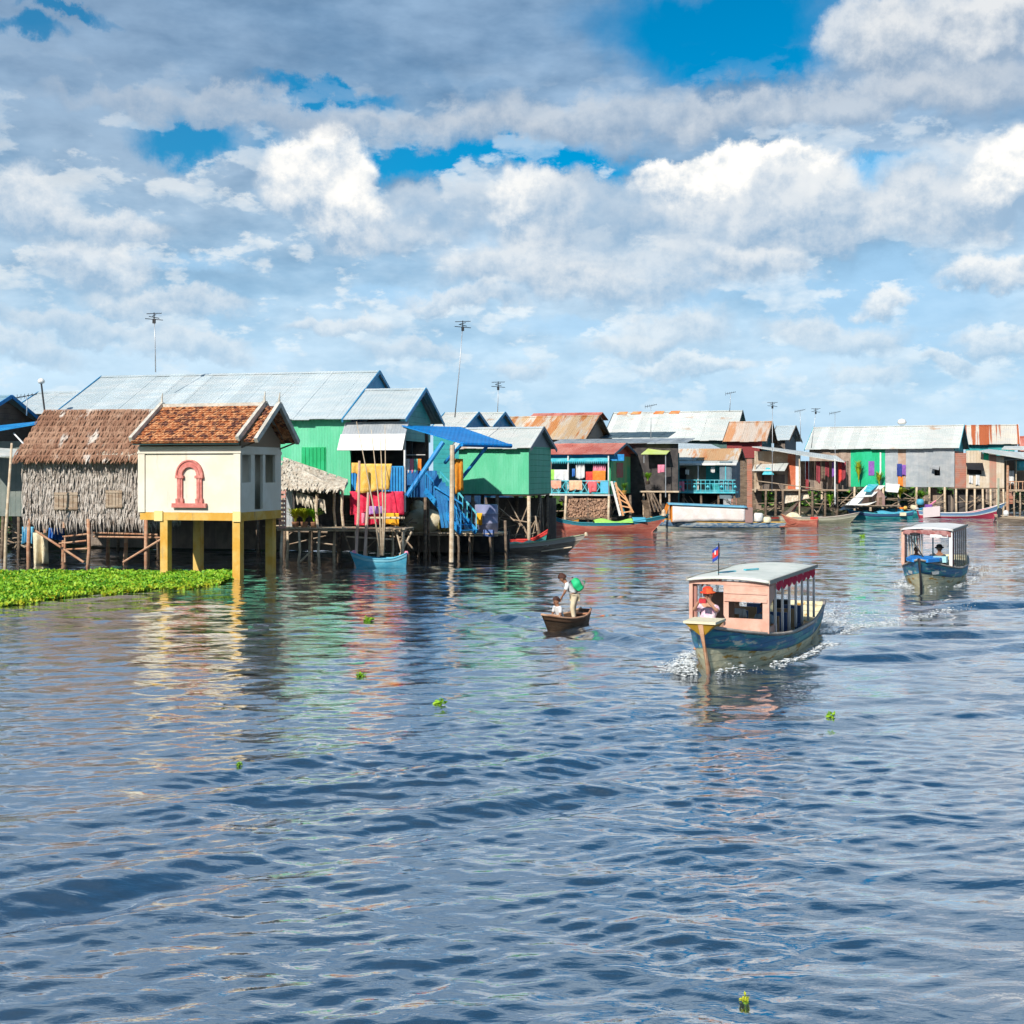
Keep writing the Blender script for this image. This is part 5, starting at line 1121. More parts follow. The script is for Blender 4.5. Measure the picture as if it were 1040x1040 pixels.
# --- aerials
for (px, yt, yb, Y, ln, kd, lab) in ((505, 391, 424, 86, 1, 0, 'short thin aerial over the small gable roofs'), (661, 412, 446, 110, 0, 1, 'thin aerial rising before the long white roof'), (784, 411, 500, 114, .5, 0, 'tall white aerial pole in front of the grey gabled house'), (813, 417, 448, 126, -.5, 1, 'dark aerial over the left end of the zinc roof, first of three'), (824, 417, 455, 128, 4.5, 0, 'leaning aerial over the zinc roof, second of three'), (848, 419, 514, 120, 0, 1, 'tallest pole standing in front of the zinc roof'), (741, 399, 418, 126, 1, 1, 'faint short aerial above the ridge of the long white roof')):
    antenna(px, yt, yb, Y, ln, kd, lab)

# --- things between the blue stair and the red house
f = Fr(500, 66, 14); t = f.root('plank_landing', 'long plank landing on thin posts between the blue stair and the long grey boat', 'landing')
z_ = f.Z(541, -2); deck(t, f.X(413), f.X(507), -.4, 1.9, z_, woodl, along='y', name='planks', seed=12)
stilts(t, [(f.X(p), -.3) for p in (417, 427, 437, 447, 467, 478, 499)]+[(f.X(p, 1.8), 1.8) for p in (420, 440, 460, 480, 500)], z_-.05, .08, woodd, seed=22); stilts(t, [(f.X(513, -.6), -.6)], f.Z(528), .09, woodd, seed=23)
MB().box(f.X(411), f.X(507), 2.2, 2.3, .1, z_+.1).build('lower_boards', dark, t)  # added near-black backing stands in for shade below the planks
o = MB().grid(lambda u, v: (1.1*math.cos(u*6.283)*math.sin(math.pi*v)*(1+.08*math.sin(u*23)), .6*math.sin(u*6.283)*math.sin(math.pi*v), .62+.62*math.cos(math.pi*v)*(1+.1*math.cos(u*12.6))), 28, 12).build('sack_pile', sack, None, True)
p = f.world(f.P(430, 538, .3)); p.z = z_+.0; o.location = p; tag(o, 'big tan sackcloth bundle on the plank landing', 'sack')
o = MB().grid(lambda u, v: (.42*math.cos(u*6.283)*math.sin(math.pi*v), .4*math.sin(u*6.283)*math.sin(math.pi*v), .4+.4*math.cos(math.pi*v)*(1+.1*math.cos(u*12.6))), 16, 9).build('sack_pile', sack, None, True)
p = f.world(f.P(424, 522, .8)); p.z = z_+.9; o.location = p; tag(o, 'smaller tan sack leaning on top of the big sackcloth bundle', 'sack')
t = empty('slate_drum', f.world(f.P(494, 540, .4)), 0, 'grey blue ribbed drum with a yellow cloth on its left side', 'drum'); t.location.z = z_
MB().lathe([(.1, 0), (.62, .01), (.62, .5), (.66, .53), (.62, .56), (.62, 1.0), (.66, 1.03), (.62, 1.06), (.62, 1.5), (.55, 1.52)], n=20).build('shell', mat('drum_paint', (.20,.22,.36), (.28,.28,.38), rough=.5), t, True)
drape('drum_cloth', f, 483.5, 490, 521, 533, -.4, cloth('marigold_cloth', (.75,.38,.02)), 'marigold yellow cloth hanging on the slate drum', 'cloth', folds=1)
drape('navy_towel', f, 491, 502, 538, 545, -.45, cloth('slate_cloth', (.10,.16,.35)), 'slate blue cloth over the landing edge below the drum', 'cloth', folds=1)
o = empty('clay_jar', f.world(f.P(452, 540, .5)), 0, 'round olive clay water jar on the plank landing', 'jar'); o.location.z = z_
MB().lathe([(.2, 0), (.42, .2), (.48, .45), (.4, .7), (.28, .82), (.33, .88), (.30, .90)], n=16).build('body', mat('olive_clay', (.22,.19,.07), (.3,.25,.1), rough=.5), o, True)
MB().lathe([(.33, .90), (.33, .93), (.05, .98)], n=14).build('lid', woodd, o, True)
f = Fr(560, 80, 18)
drape('blue_rail_cloth', f, 498, 514, 505, 513, -1., mat('muted_blue', (.06,.16,.25), None), 'muted blue boards glimpsed under the light green house', 'panel', folds=1)
blade_plant('river_plant', f.world(f.P(478, 526, -2)), 1.1, 120, mat('dusky_leaf', (.10,.06,.06), (.16,.12,.09), rough=.7), 'dusky reddish plant in the shade under the light green house', 'plant', woodd, seed=91, spread=.9)
o = MB().grid(lambda u, v: (.9*u-.45, .1*math.sin(u*5), -.9*v+.08*math.sin(u*9)), 10, 6, (0,.03,0)).build('white_cloth', wht, None, True); o.location = f.world(f.P(524, 505, -1.5)); tag(o, 'white cloth hung beneath the right end of the light green house', 'cloth')
o = MB().grid(lambda u, v: (.9*u-.45, .1*math.sin(u*5), -1.1*v+.08*math.sin(u*9)), 10, 6, (0,.03,0)).build('cream_sack', sack, None, True); o.location = f.world(f.P(544, 512, -1.5)); tag(o, 'cream sack hanging between the stilts below the green side wall', 'sack')

# --- bank and brush behind the houses
line = [(-140, 72), (-60, 71), (-30, 72), (-14, 74), (-6, 79), (-1, 86), (6, 103), (14, 118), (26, 131), (40, 140), (60, 146), (90, 150), (200, 160)]
mb = MB(); vs = []
prof = [(-.3, -.6), (0, .0), (1.5, .45), (5, 1.0), (14, 1.3), (60, 1.4), (400, 1.4)]
rd = random.Random(2)
pts = []
for (a, b) in zip(line, line[1:]):
    n = 6
    for k in range(n): pts.append((a[0]+(b[0]-a[0])*k/n, a[1]+(b[1]-a[1])*k/n))
pts.append(line[-1])
for (x, y) in pts:
    for (d, z) in prof: vs.append((x-d*.25, y+d+rd.uniform(-.4, .4), z+(rd.uniform(-.12, .12) if d > 0 else 0)))
m = len(prof); fs = [(i*m+j, (i+1)*m+j, (i+1)*m+j+1, i*m+j+1) for i in range(len(pts)-1) for j in range(m-1)]
o = mb.add(vs, fs).build('bank', mat('mud', (.085,.06,.04), (.05,.06,.025), (.4,.4,.4), rough=.95), None, True); tag(o, kind='structure')
def leaf_mesh(name, P, S, mats, idx, up=.5):
    """P (n,3) leaf positions, S sizes: one quad per leaf"""
    n = len(P); a = rng.normal(size=(n, 3)); a[:, 2] = np.abs(a[:, 2])*up+.05; a /= np.linalg.norm(a, axis=1)[:, None]
    b = np.cross(a, rng.normal(size=(n, 3))); b /= np.linalg.norm(b, axis=1)[:, None]
    S = S[:, None]; V = np.stack([P, P+a*S*.5+b*S*.38, P+a*S, P+a*S*.5-b*S*.38], 1).reshape(-1, 3)
    me = bpy.data.meshes.new(name); me.vertices.add(4*n); me.vertices.foreach_set('co', V.astype(np.float32).ravel())
    me.loops.add(4*n); me.loops.foreach_set('vertex_index', np.arange(4*n, dtype=np.int32)); me.polygons.add(n)
    me.polygons.foreach_set('loop_start', np.arange(0, 4*n, 4, dtype=np.int32)); me.polygons.foreach_set('loop_total', np.full(n, 4, np.int32))
    for m_ in mats: me.materials.append(m_)
    me.polygons.foreach_set('material_index', idx.astype(np.int32)); me.update(calc_edges=True)
    o = bpy.data.objects.new(name, me); col.objects.link(o); return o
n = 26000; t_ = rng.random(n)*(len(pts)-1); i0 = t_.astype(int); fr_ = t_-i0; pa = np.array(pts)
q = pa[i0]+(pa[i0+1]-pa[i0])*fr_[:, None]; d = rng.random(n)*9+3
hh = (1.6+.9*np.sin(q[:, 0]*.7)+.5*np.sin(q[:, 0]*1.9+1))*np.clip(d/6, .4, 1)
P = np.stack([q[:, 0]-d*.25+rng.normal(size=n)*.6, q[:, 1]+d, .7+rng.random(n)*np.clip(hh, .5, 2.6)], 1)
o = leaf_mesh('bank_bushes', P, .35+.5*rng.random(n), [leafd, leafg], (rng.random(n) < .25), .8); tag(o, kind='stuff')
# ------------------------------------------------------------------ boats
def hull_fn(L, beam, free, bow, stern, rake=.5, fine=1.0, sb=.55, keel=-.25, bowx=0.0):
    """hull along local x, bow at x=0 (waterline), stern at x=-L. returns P(u,t,side,off): u 0 stern..1 bow, t 0 gunwale..1 keel"""
    def gun(u): return free + (bow-free)*max(0, (u-.55)/.45)**2.2 + (stern-free)*max(0, (.35-u)/.35)**2
    def hb(u):
        b = beam/2*(1-max(0, (u-.5)/.5)**(2.4*fine))
        return b*(sb+(1-sb)*min(1, u/.4)**.8 if u < .4 else 1)
    def P(u, t, s, off=0.):
        g = gun(u); z = g+(keel-g)*t; h = max(hb(u), .015); y = h*(1-t**2.6)**.62*(.86+.14*(1-t)) + off
        x = -L+L*u + rake*max(0, z)/max(bow, .1)*max(0, (u-.5)/.5)**1.5 - .25*rake*max(0, z)*max(0, (.2-u)/.2)
        return Vector((x, s*y, z))
    return P, gun, hb
def build_hull(t, P, m_hull, m_strake=None, strake=(0., .36), m_rail=None, m_in=None, n=28, floor_z=.12, rail=.05, m2=None, band2=None):
    mb = MB(); N_ = 10
    for s in (-1, 1):
        vs = [P(i/n, j/N_, s) for j in range(N_+1) for i in range(n+1)]; fs = []
        for j in range(N_):
            for i in range(n):
                a = j*(n+1)+i; q = (a, a+1, a+n+2, a+n+1); fs.append(q if s > 0 else q[::-1])
        mb.add(vs, fs)
        vs = [P(i/n, j/N_, s, -.04) for j in range(N_+1) for i in range(n+1)]
        mb.add(vs, [f[::-1] for f in fs])
    tr = [P(0, j/N_, -1) for j in range(N_+1)]+[P(0, j/N_, 1) for j in range(N_, -1, -1)]; mb.add(tr, [tuple(range(len(tr)))])
    h = mb.build('hull', m_hull, t, True)
    def band(t0, t1, name, m_, off):
        for s in (-1, 1):
            b = MB(); k = 4
            vs = [P(i/n, t0+(t1-t0)*j/k, s, off) for j in range(k+1) for i in range(n+1)]+[P(i/n, t0+(t1-t0)*j/k, s, off-.03) for j in range(k+1) for i in range(n+1)]
            fs = []; M_ = (k+1)*(n+1)
            for j in range(k):
                for i in range(n):
                    a = j*(n+1)+i; q = (a, a+1, a+n+2, a+n+1); fs += [q if s > 0 else q[::-1]]
            for i in range(n): fs += [(i, i+M_, i+1+M_, i+1), (k*(n+1)+i, k*(n+1)+i+1, k*(n+1)+i+1+M_, k*(n+1)+i+M_)]
            b.add(vs, fs); b.build(name, m_, t, True)
    if m_strake: band(strake[0], strake[1], 'strake', m_strake, .012)
    if m2: band(band2[0], band2[1], 'stripe', m2, .02)
    for s in (-1, 1):
        b = MB(); b.tube([P(i/n, 0, s)+Vector((0, 0, .01)) for i in range(n+1)], rail, 6); b.build('gunwale', m_rail or m_hull, t, True)
    if floor_z is not None:
        b = MB(); vs = []; 
        g0 = P(.5, 0, 1).z; 
        for i in range(n+1):
            u = min(i/n, .93); g = P(u, 0, 1).z; tt = (g-floor_z)/(g+.25); p = P(u, tt, 1, -.05); vs += [(p.x, p.y, floor_z), (p.x, -p.y, floor_z)]
        b.add(vs, [(2*i, 2*i+1, 2*i+3, 2*i+2) for i in range(n)]); b.build('floor_boards', m_in or m_hull, t)
    return h
wornhull = mat('worn_hull', (.76,.68,.44), (.58,.55,.37), (1.5,4,6), (.42,.62), rough=.7, fine=.2, rust=((.50,.27,.05), .53, .63, (1.2,3,5)), bump=(6,.02), planks=('z', .17, .012))
bluehull = mat('worn_blue_strake', (.05,.17,.32), (.06,.30,.32), (.8,3,8), (.45,.6), rough=.6, fine=.2, rust=((.42,.44,.38), .55, .64, (1.6,3,7)), bump=(6,.02), planks=('z', .15, .01))
salm = mat('salmon_paint', (.62,.33,.24), (.70,.42,.32), (2,2,2), rough=.65, fine=.15, rust=((.42,.24,.17), .60, .70, (2,2,1.2)))
salmd = mat('dark_salmon_paint', (.42,.20,.16), (.5,.27,.2), (2,2,2), rough=.7)
roofw = mat('boat_roof_white', (.70,.70,.62), (.60,.62,.54), (1.5,1.5,1.5), rough=.6, fine=.06)
greyrail = mat('grey_rail', (.36,.30,.25), (.46,.40,.34), (3,3,3), rough=.8)
ochreb = mat('ochre_bow', (.66,.40,.04), (.58,.30,.03), (3,3,3), rough=.6); creamb = mat('cream_board_top', (.74,.66,.45), None, rough=.6)
skin = mat('skin', (.50,.26,.16), (.56,.30,.19), (6,6,6), rough=.6, fine=.04); skind = mat('brown_skin', (.30,.14,.08), (.34,.17,.10), (6,6,6), rough=.6, fine=.04)
hairm = mat('dark_hair', (.03,.018,.012), (.06,.03,.02), (8,8,30), rough=.6); eyem = mat('eye_dark', (.01,.01,.01), None, rough=.3)

TMP = bpy.data.scenes.new('scratch')
def person(name, loc, rz, joints, label, group=None, hs=1., sk=skin, clothes=(), hair=hairm, scale=1., hat=None, look=(0, 0), hands='curl'):
    """joints: dict of local positions (m), facing +x. one skinned body mesh; clothes are child meshes over it"""
    t = empty(name, loc, rz, label, 'person', group); t.scale = (scale,)*3
    J = {k: Vector(v) for k, v in joints.items()}
    def grow(nm, verts, edges, rad, m_, sub=2, root=0):
        me = bpy.data.meshes.new(nm); me.from_pydata(verts, edges, []); o = bpy.data.objects.new(nm, me); TMP.collection.objects.link(o)
        md = o.modifiers.new('s', 'SKIN'); md.use_smooth_shade = True; o.modifiers.new('u', 'SUBSURF').levels = sub
        for i, v in enumerate(me.skin_vertices[0].data): r = rad[i]; v.radius = r if isinstance(r, tuple) else (r, r); v.use_root = (i == root)
        TMP.view_layers[0].update(); dg = TMP.view_layers[0].depsgraph; nm_ = bpy.data.meshes.new_from_object(o.evaluated_get(dg)); bpy.data.objects.remove(o); bpy.data.meshes.remove(me)
        nm_.materials.clear(); nm_.materials.append(m_); nm_.polygons.foreach_set('use_smooth', [True]*len(nm_.polygons))
        c = bpy.data.objects.new(nm, nm_); nm_.name = nm; col.objects.link(c); c.parent = t; return c
    names = []; V = []; E = []; RR = []
    def add(p, r, par=None):
        V.append(tuple(p)); RR.append(r); i = len(V)-1
        if par is not None: E.append((par, i))
        return i
    pel = add(J['pelvis'], (.13, .10)); wa = add(J['pelvis'].lerp(J['chest'], .5), (.115, .09), pel); ch = add(J['chest'], (.15, .10), wa)
    nk = add(J['chest'].lerp(J['head'], .50), (.062, .062), ch); jaw = add(J['chest'].lerp(J['head'], .78), (.070*hs, .068*hs), nk); hd = add(J['head'], (.088*hs, .082*hs), jaw)
    top = add(J['head']+(J['head']-J['chest']).normalized()*.10*hs, (.062*hs, .062*hs), hd)
    for s in 'LR':
        sh = add(J['sh'+s], .055, ch); el_ = add(J['el'+s], .038, sh); wr = add(J['wr'+s], .026, el_)
        d = (J['wr'+s]-J['el'+s]).normalized(); side = d.cross(Vector((0, 0, 1))).normalized() if abs(d.z) < .9 else Vector((0, 1, 0)); up = side.cross(d)
        pm = add(J['wr'+s]+d*.055, (.036, .018), wr)
        for k in range(4):
            b0 = J['wr'+s]+d*.085+side*(.027-.018*k); l = (.062, .072, .068, .052)[k]
            f1 = add(b0, .009, pm); f2 = add(b0+d*l*.55-up*l*.25, .008, f1); f3 = add(b0+d*l*.7-up*l*.75, .007, f2)
        th = add(J['wr'+s]+d*.04+side*.038, .010, pm); add(J['wr'+s]+d*.075+side*.055-up*.02, .009, th)
        hp = add(J['hip'+s], .085, pel); kn = add(J['kn'+s], .055, hp); ak = add(J['an'+s], .035, kn); add(J['an'+s]+Vector((.13, 0, -.045)), (.038, .025), ak)
    body = grow('body', V, E, RR, sk)
    hc = J['head']; ax = (J['head']-J['chest']).normalized(); fw = Vector((math.cos(look[0])*math.cos(look[1]), math.sin(look[0])*math.cos(look[1]), math.sin(look[1]))); fw = (fw-ax*fw.dot(ax)).normalized(); sd = ax.cross(fw)
    def at(a, b_, c_): return hc+(fw*a+sd*b_+ax*c_)*hs
    # face: nose, ears and brow are modelled into the skin, eyes and mouth are small parts
    nb = MB(); nb.add([at(.082, -.014, -.03), at(.082, .014, -.03), at(.105, 0, -.03), at(.085, 0, .02)], [(0,1,2), (0,2,3), (2,1,3), (1,0,3)])
    nb.build('nose', sk, t)
    for s in (-1, 1):
        MB().lathe([(.002, -.01), (.011, -.004), (.011, .004), (.002, .01)], at(.080, s*.03, .012), 8).build('eye', eyem, t, True)
        MB().lathe([(.004, -.03), (.016, -.015), (.018, .01), (.006, .028)], at(0, s*.088, -.005), 8).build('ear', sk, t, True)
    MB().bar(at(.084, -.02, -.055), at(.084, .02, -.055), .006, .008).build('mouth', mat('lips', (.35,.09,.08), None), t)
    hm = MB()
    def hf(u, v):
        ph = u*2*math.pi; th_ = v*math.pi*.62; r = .102+.006*math.sin(ph*7)
        back = 1 if math.cos(ph) < .2 else .62
        th_ *= back if v > 0 else 1
        return at(r*math.sin(th_)*math.cos(ph)-.012, r*.95*math.sin(th_)*math.sin(ph), .02+r*1.12*math.cos(th_))
    hm.grid(hf, 20, 8); hm.build('hair', hair, t, True)
    if hat:
        MB().lathe([(.165, 0), (.155, .015), (.108, .03), (.105, .09), (.06, .125), (.01, .13)], (0,0,0), 18).build('hat', hat, t, True).matrix_local = Matrix.Translation(at(0, 0, .045)) @ ax.to_track_quat('Z', 'Y').to_matrix().to_4x4()
    for (kind, m_) in clothes:
        if kind == 'shirt':
            v = [J['pelvis'].lerp(J['chest'], -.05), J['pelvis'].lerp(J['chest'], .5), J['chest'], J['chest'].lerp(J['head'], .36)]; e = [(0,1), (1,2), (2,3)]; r = [(.16, .125), (.14, .115), (.172, .128), (.075, .075)]
            for s in 'LR':
                n_ = len(v); v += [J['sh'+s], J['sh'+s].lerp(J['el'+s], .72)]; e += [(2, n_), (n_, n_+1)]; r += [.078, .066]
            grow('shirt', [tuple(x) for x in v], e, r, m_)
        if kind == 'dress':
            v = [J['pelvis'].lerp(J['chest'], -.15), J['pelvis'].lerp(J['chest'], .5), J['chest']]; e = [(0,1), (1,2)]; r = [(.19, .17), (.15, .12), (.168, .122)]
            for s in 'LR': n_ = len(v); v += [J['hip'+s].lerp(J['kn'+s], .5), J['kn'+s]]; e += [(0, n_), (n_, n_+1)]; r += [.12, .10]
            grow('dress', [tuple(x) for x in v], e, r, m_)
        if kind in ('trousers', 'shorts'):
            v = [J['pelvis']]; e = []; r = [(.15, .12)]
            for s in 'LR':
                n_ = len(v)
                if kind == 'trousers': v += [J['hip'+s], J['kn'+s], J['an'+s].lerp(J['kn'+s], .08)]; e += [(0, n_), (n_, n_+1), (n_+1, n_+2)]; r += [.108, .080, .062]
                else: v += [J['hip'+s], J['kn'+s].lerp(J['hip'+s], .1)]; e += [(0, n_), (n_, n_+1)]; r += [.11, .085]
            grow(kind, [tuple(x) for x in v], e, r, m_)
    return t
def sitting(lean=.05, arms='lap'):
    j = dict(pelvis=(0, 0, .12), chest=(lean, 0, .48), head=(lean*1.5, 0, .76), shL=(lean, .17, .50), shR=(lean, -.17, .50), hipL=(.03, .10, .10), hipR=(.03, -.10, .10), knL=(.42, .12, .14), knR=(.42, -.12, .14), anL=(.46, .12, -.24), anR=(.46, -.12, -.24))
    if arms == 'lap': j.update(elL=(lean+.06, .23, .26), elR=(lean+.06, -.23, .26), wrL=(.28, .14, .22), wrR=(.28, -.14, .22))
    if arms == 'camera': j.update(elL=(.24, .24, .46), elR=(.24, -.24, .46), wrL=(.36, .09, .66), wrR=(.36, -.09, .66))
    return j

def tour_boat(loc, head, label, roofm, post_m, bowm, variant):
    """canopied tour boat; head = heading angle of the bow. local x forward, stem waterline at 0"""
    t = empty('tour_boat', loc, head, label, 'boat', 'canopied tour boats under way')
    LB = 9.3
    P, gun, hb = hull_fn(LB, 2.3, .64, 1.20, .80, rake=.72, fine=1.25, sb=.62, keel=-.75)
    build_hull(t, P, wornhull, bluehull, (.0, .26) if variant == 1 else (0., .27), greyrail, mat('boat_floor', (.26,.18,.12), None, rough=.8), n=34, floor_z=.22, rail=.045)
    MB().tube([P(1, 1, 1)+Vector((-.02, 0, 0)), P(1, .5, 1)+Vector((.02, 0, 0)), P(1, 0, 1)+Vector((.05, 0, .03))], .05, 8, .06).build('stem_post', woodr if variant == 1 else blackm, t, True)
    if variant == 1:
        MB().box(-.05, .80, -.36, .36, 1.25, 1.30).build('bow_platform', creamb, t)
        mb = MB(); mb.add([(.78, -.34, 1.25), (.78, .34, 1.25), (-.04, .34, 1.25), (-.04, -.34, 1.25), (.55, 0, .93), (-.1, 0, .9)], [(0,1,2,3), (1,0,4), (0,3,5,4), (2,1,4,5), (3,2,5)]); mb.build('bow_wedge', ochreb, t)
    else:
        mb = MB(); mb.prism([(-1.9, -.66), (-.35, -.62), (.35, -.30), (.35, .30), (-.35, .62), (-1.9, .66)], 'z', 1.08, 1.20); mb.build('bow_platform', bowm, t)
    xf, xb_, w = -1.62, -6.9, .91; zr = 2.0 if variant == 1 else 2.25
    # foredeck
    mb = MB(); vs = []
    for i in range(9):
        u = .76+.2*i/8; g = gun(u)-.05; b_ = hb(u)-.05; x = P(u, 0, 1).x; vs += [(x, max(b_, .01), g), (x, -max(b_, .01), g)]
    mb.add(vs, [(2*i, 2*i+1, 2*i+3, 2*i+2) for i in range(8)]); mb.build('foredeck', mat('foredeck_board', (.16,.22,.26), (.30,.30,.26), (3,3,3), rough=.7), t)
    # roof, cambered
    def rf(u, v):
        x = xb_-.15+(xf+.12-xb_+.15)*u; y = (w+.06)*(2*v-1); return (x, y, zr+.07*(1-(2*v-1)**2)+.02*math.sin(u*9)+(.03*math.sin(u*3.1)))
    r = MB().grid(rf, 24, 10, (0, 0, -.045)).build('roof', roofm, t, True)
    for s in (-1, 1): MB().bar((xb_-.15, s*(w+.07), zr-.0), (xf+.12, s*(w+.07), zr-.0), .03, .09).build('roof_edge', mat('aged_edge', (.40,.36,.30), None, rough=.8), r)
    if variant == 1:
        MB().bar((-2.6, -.5, zr+.09), (-3.1, -.25, zr+.10), .10, .04).build('roof_slat', tealp, r); MB().bar((-3.5, -.1, zr+.11), (-4.0, .1, zr+.11), .08, .03).build('roof_slat', tealp, r)
    # posts
    for s in (-1, 1):
        for k in range(8):
            x = xf-.02-(xf-xb_)*k/7
            MB().bar((x, s*w, gun((x+LB)/LB)-.02), (x, s*w, zr), .085 if k == 0 else .055).build('post', post_m if k == 0 else (steel if variant == 1 else greyrail), t)
        MB().bar((xf, s*w, zr-.08), (xb_, s*w, zr-.08), .05, .08).build('side_beam', salmd, t)
    MB().bar((xf, -w, zr-.06), (xf, w, zr-.06), .06, .09).build('front_beam', post_m, t)
    if variant == 1:
        g = gun((xf+LB)/LB)-.02
        wall_with = MB()
        tmp = wall_with_holes(MB(), -.12, w, 0, g, zr-.05, [(.0, w-.11, 1.13, 1.55)], .04)
        wall_with.add([(xf+.02-v[1], v[0], v[2]) for v in tmp.v], tmp.f); wall_with.build('front_wall', salm, t)
        MB().box(xf+.025, xf+.05, -.10, w, 1.52, 1.60).box(xf+.025, xf+.04, -.10, w, 1.70, 1.73).build('front_batten', salm, t)
        sw = MB(); sw.box(xf-1.0, xf-.06, w-.045, w-.005, gun(.7)-.02, .92); sw.add([(xf-.05, w+.004, zr-.04), (xf-.05, w+.004, 1.15), (xf-.32, w+.004, 1.45), (xf-.75, w+.004, 1.62), (xf-.95, w+.004, zr-.04), (xf-.05, w-.02, zr-.04), (xf-.05, w-.02, 1.15), (xf-.32, w-.02, 1.45), (xf-.75, w-.02, 1.62), (xf-.95, w-.02, zr-.04)], [(0,1,2,3,4), (9,8,7,6,5)]); sw.build('side_panel', salm, t)
        # scalloped valance on both sides
        for s in (-1, 1):
            v = MB(); n = 40
            for k in range(n):
                x0 = xf-.7-(xf-.7-xb_)*k/n; x1 = xf-.7-(xf-.7-xb_)*(k+1)/n; d0 = .20+.09*abs(math.sin(k*math.pi/5)); d1 = .20+.09*abs(math.sin((k+1)*math.pi/5)); y = s*(w+.02)
                v.add([(x0, y, zr-.02), (x1, y+s*.01*(k%2), zr-.02), (x1, y+s*.02, zr-d1), (x0, y+s*.02, zr-d0)], [(0,1,2,3)])
            v.build('valance', crim, t)
        MB().box(-2.9, -2.85, -w+.05, -.2, .5, 1.6).build('inner_screen', mat('tan_screen', (.35,.20,.14), None, rough=.8), t)
        MB().tube([(-1.72, -w+.08, .7), (-1.72, -w+.08, zr)], .05, 8).build('front_post', salmd, t)
        st = []
        for k, x in enumerate((-3.3, -4.2, -5.1, -6.0)):
            for s in (-1, 1):
                c = MB(); c.box(x-.25, x+.25, s*.5-.24, s*.5+.24, .42, .52); c.box(x-.28, x-.20, s*.5-.24, s*.5+.24, .5, 1.0)
                c.bar((x-.2, s*.5-.2, .2), (x-.2, s*.5-.2, .45), .05).bar((x+.2, s*.5-.2, .2), (x+.2, s*.5-.2, .45), .05).bar((x-.2, s*.5+.2, .2), (x-.2, s*.5+.2, .45), .05).bar((x+.2, s*.5+.2, .2), (x+.2, s*.5+.2, .45), .05)
                c.build('passenger_seat', mat('seat_blue', (.05,.09,.2), None, rough=.5) if k % 2 else mat('seat_wood', (.35,.22,.12), None, rough=.7), t)
        # flag on the roof
        fl = MB().tube([(-2.0, -.35, zr), (-2.0, -.35, zr+.85)], .012, 6); fl.build('flag_pole', blackm, t, True)
        q = empty_flag = None
        for (a, b_, m_) in ((0, .27, 'fb'), (.27, .73, 'fr'), (.73, 1, 'fb')):
            mm = {'fb': mat('flag_blue', (.03,.07,.40), None, rough=.8), 'fr': mat('flag_red', (.72,.06,.05), None, rough=.8)}[m_]
            c, d = math.cos(-.9), math.sin(-.9)
            MB().grid(lambda u, v: (-2.0-.36*u*.75, -.35-.36*u*.55+.05*math.sin(u*6), zr+.84-(.30*(a+(b_-a)*v))-.20*u+.02*math.sin(u*7)), 8, 3, (0, .006, 0)).build('flag_stripe', mm, t, True)
        MB().box(-2.16, -2.10, -.475, -.45, zr+.56, zr+.66).build('flag_emblem', canvas, t)
        MB().box(-7.2, -6.95, -.2, .2, .7, 1.05).build('engine_box', blackm, t)
    else:
        # rolled maroon curtain along the front beam and down the right post
        MB().grid(lambda u, v: (xf+.07+.03*math.sin(u*17), -w+.0+2*w*u, zr-.02-(.16+.05*math.sin(u*8)**2+.05*(u > .8))*v), 40, 4, (-.03, 0, 0)).build('front_valance', mat('faded_maroon', (.30,.10,.09), (.42,.22,.2), (5,5,5), rough=.9), t, True)
        MB().grid(lambda u, v: (xf-.05-.75*u, w-.02+.05*math.sin(u*21+v*2), zr-.05-(zr-.9)*v), 26, 10, (0, -.02, 0)).build('side_curtain', mat('dusky_maroon', (.34,.10,.09), (.44,.20,.17), (5,5,5), rough=.9), t, True)
        MB().grid(lambda u, v: (xf-.05-.45*u, -w+.02+.03*math.sin(u*21), zr-.05-(zr-.95)*v), 14, 8, (0, .02, 0)).build('side_curtain', salm, t, True)
        for s in (-1, 1): MB().box(xf-.05, xf+.03, s*w-.07, s*w+.05, .84, zr-.05).build('front_post', salm if s < 0 else whitep, t)
        MB().box(xf+.04, xf+.07, .12, w-.12, zr-.30, zr-.18).build('white_banner', whitep, t)
        MB().tube([(-1.4, -.62, zr-.28), (-1.0, .0, 1.1)], .028, 6).build('punt_pole', blackm, t)
        MB().lathe([(.05, 0), (.2, .03), (.2, .10), (.05, .13)], (xf+.06, -.45, zr-.25), 14).build('hanging_bowl', blackm, t)
        MB().box(-1.65, -1.0, .3, .8, 1.0, 1.22).build('front_locker', mat('aqua_box', (.35,.62,.66), None, rough=.6), t)
        MB().tube([(-3.0, .05, .3), (-3.0, .05, zr)], .03, 6).build('centre_post', tealp, t)
        for s in (-1, 1):
            MB().add([P(.90, .16, s, .03), P(.945, .20, s, .03), P(.94, .27, s, .03), P(.90, .23, s, .03)], [(0,1,2,3) if s > 0 else (3,2,1,0)]).build('painted_eye', canvas, t)
        for k, x in enumerate((-4.2, -5.4)): MB().box(x-.2, x+.2, -.8, .8, .5, .56).build('bench', woodd, t)
        MB().tube([(-6.9, -.95, .7), (-7.2, -1.35, .25)], .07, 6).build('fender', blackm, t)
    return t
h1 = math.atan2(-BU[1], -BU[0])
T1 = tour_boat((BOW[0], BOW[1], -.02), h1, 'salmon and blue tour boat with white roof, red fringe and small flag', roofw, salm, ochreb, 1)
def on_boat(T, p): return T.matrix_world @ Vector(p) if False else Matrix.Rotation(T.rotation_euler.z, 4, 'Z').to_3x3() @ Vector(p) + T.location
redhat = mat('red_hat', (.60,.04,.02), (.65,.12,.03), (8,8,8), rough=.8); floral = mat('floral_white', (.72,.62,.64), (.60,.35,.45), (14,14,14), rough=.9)
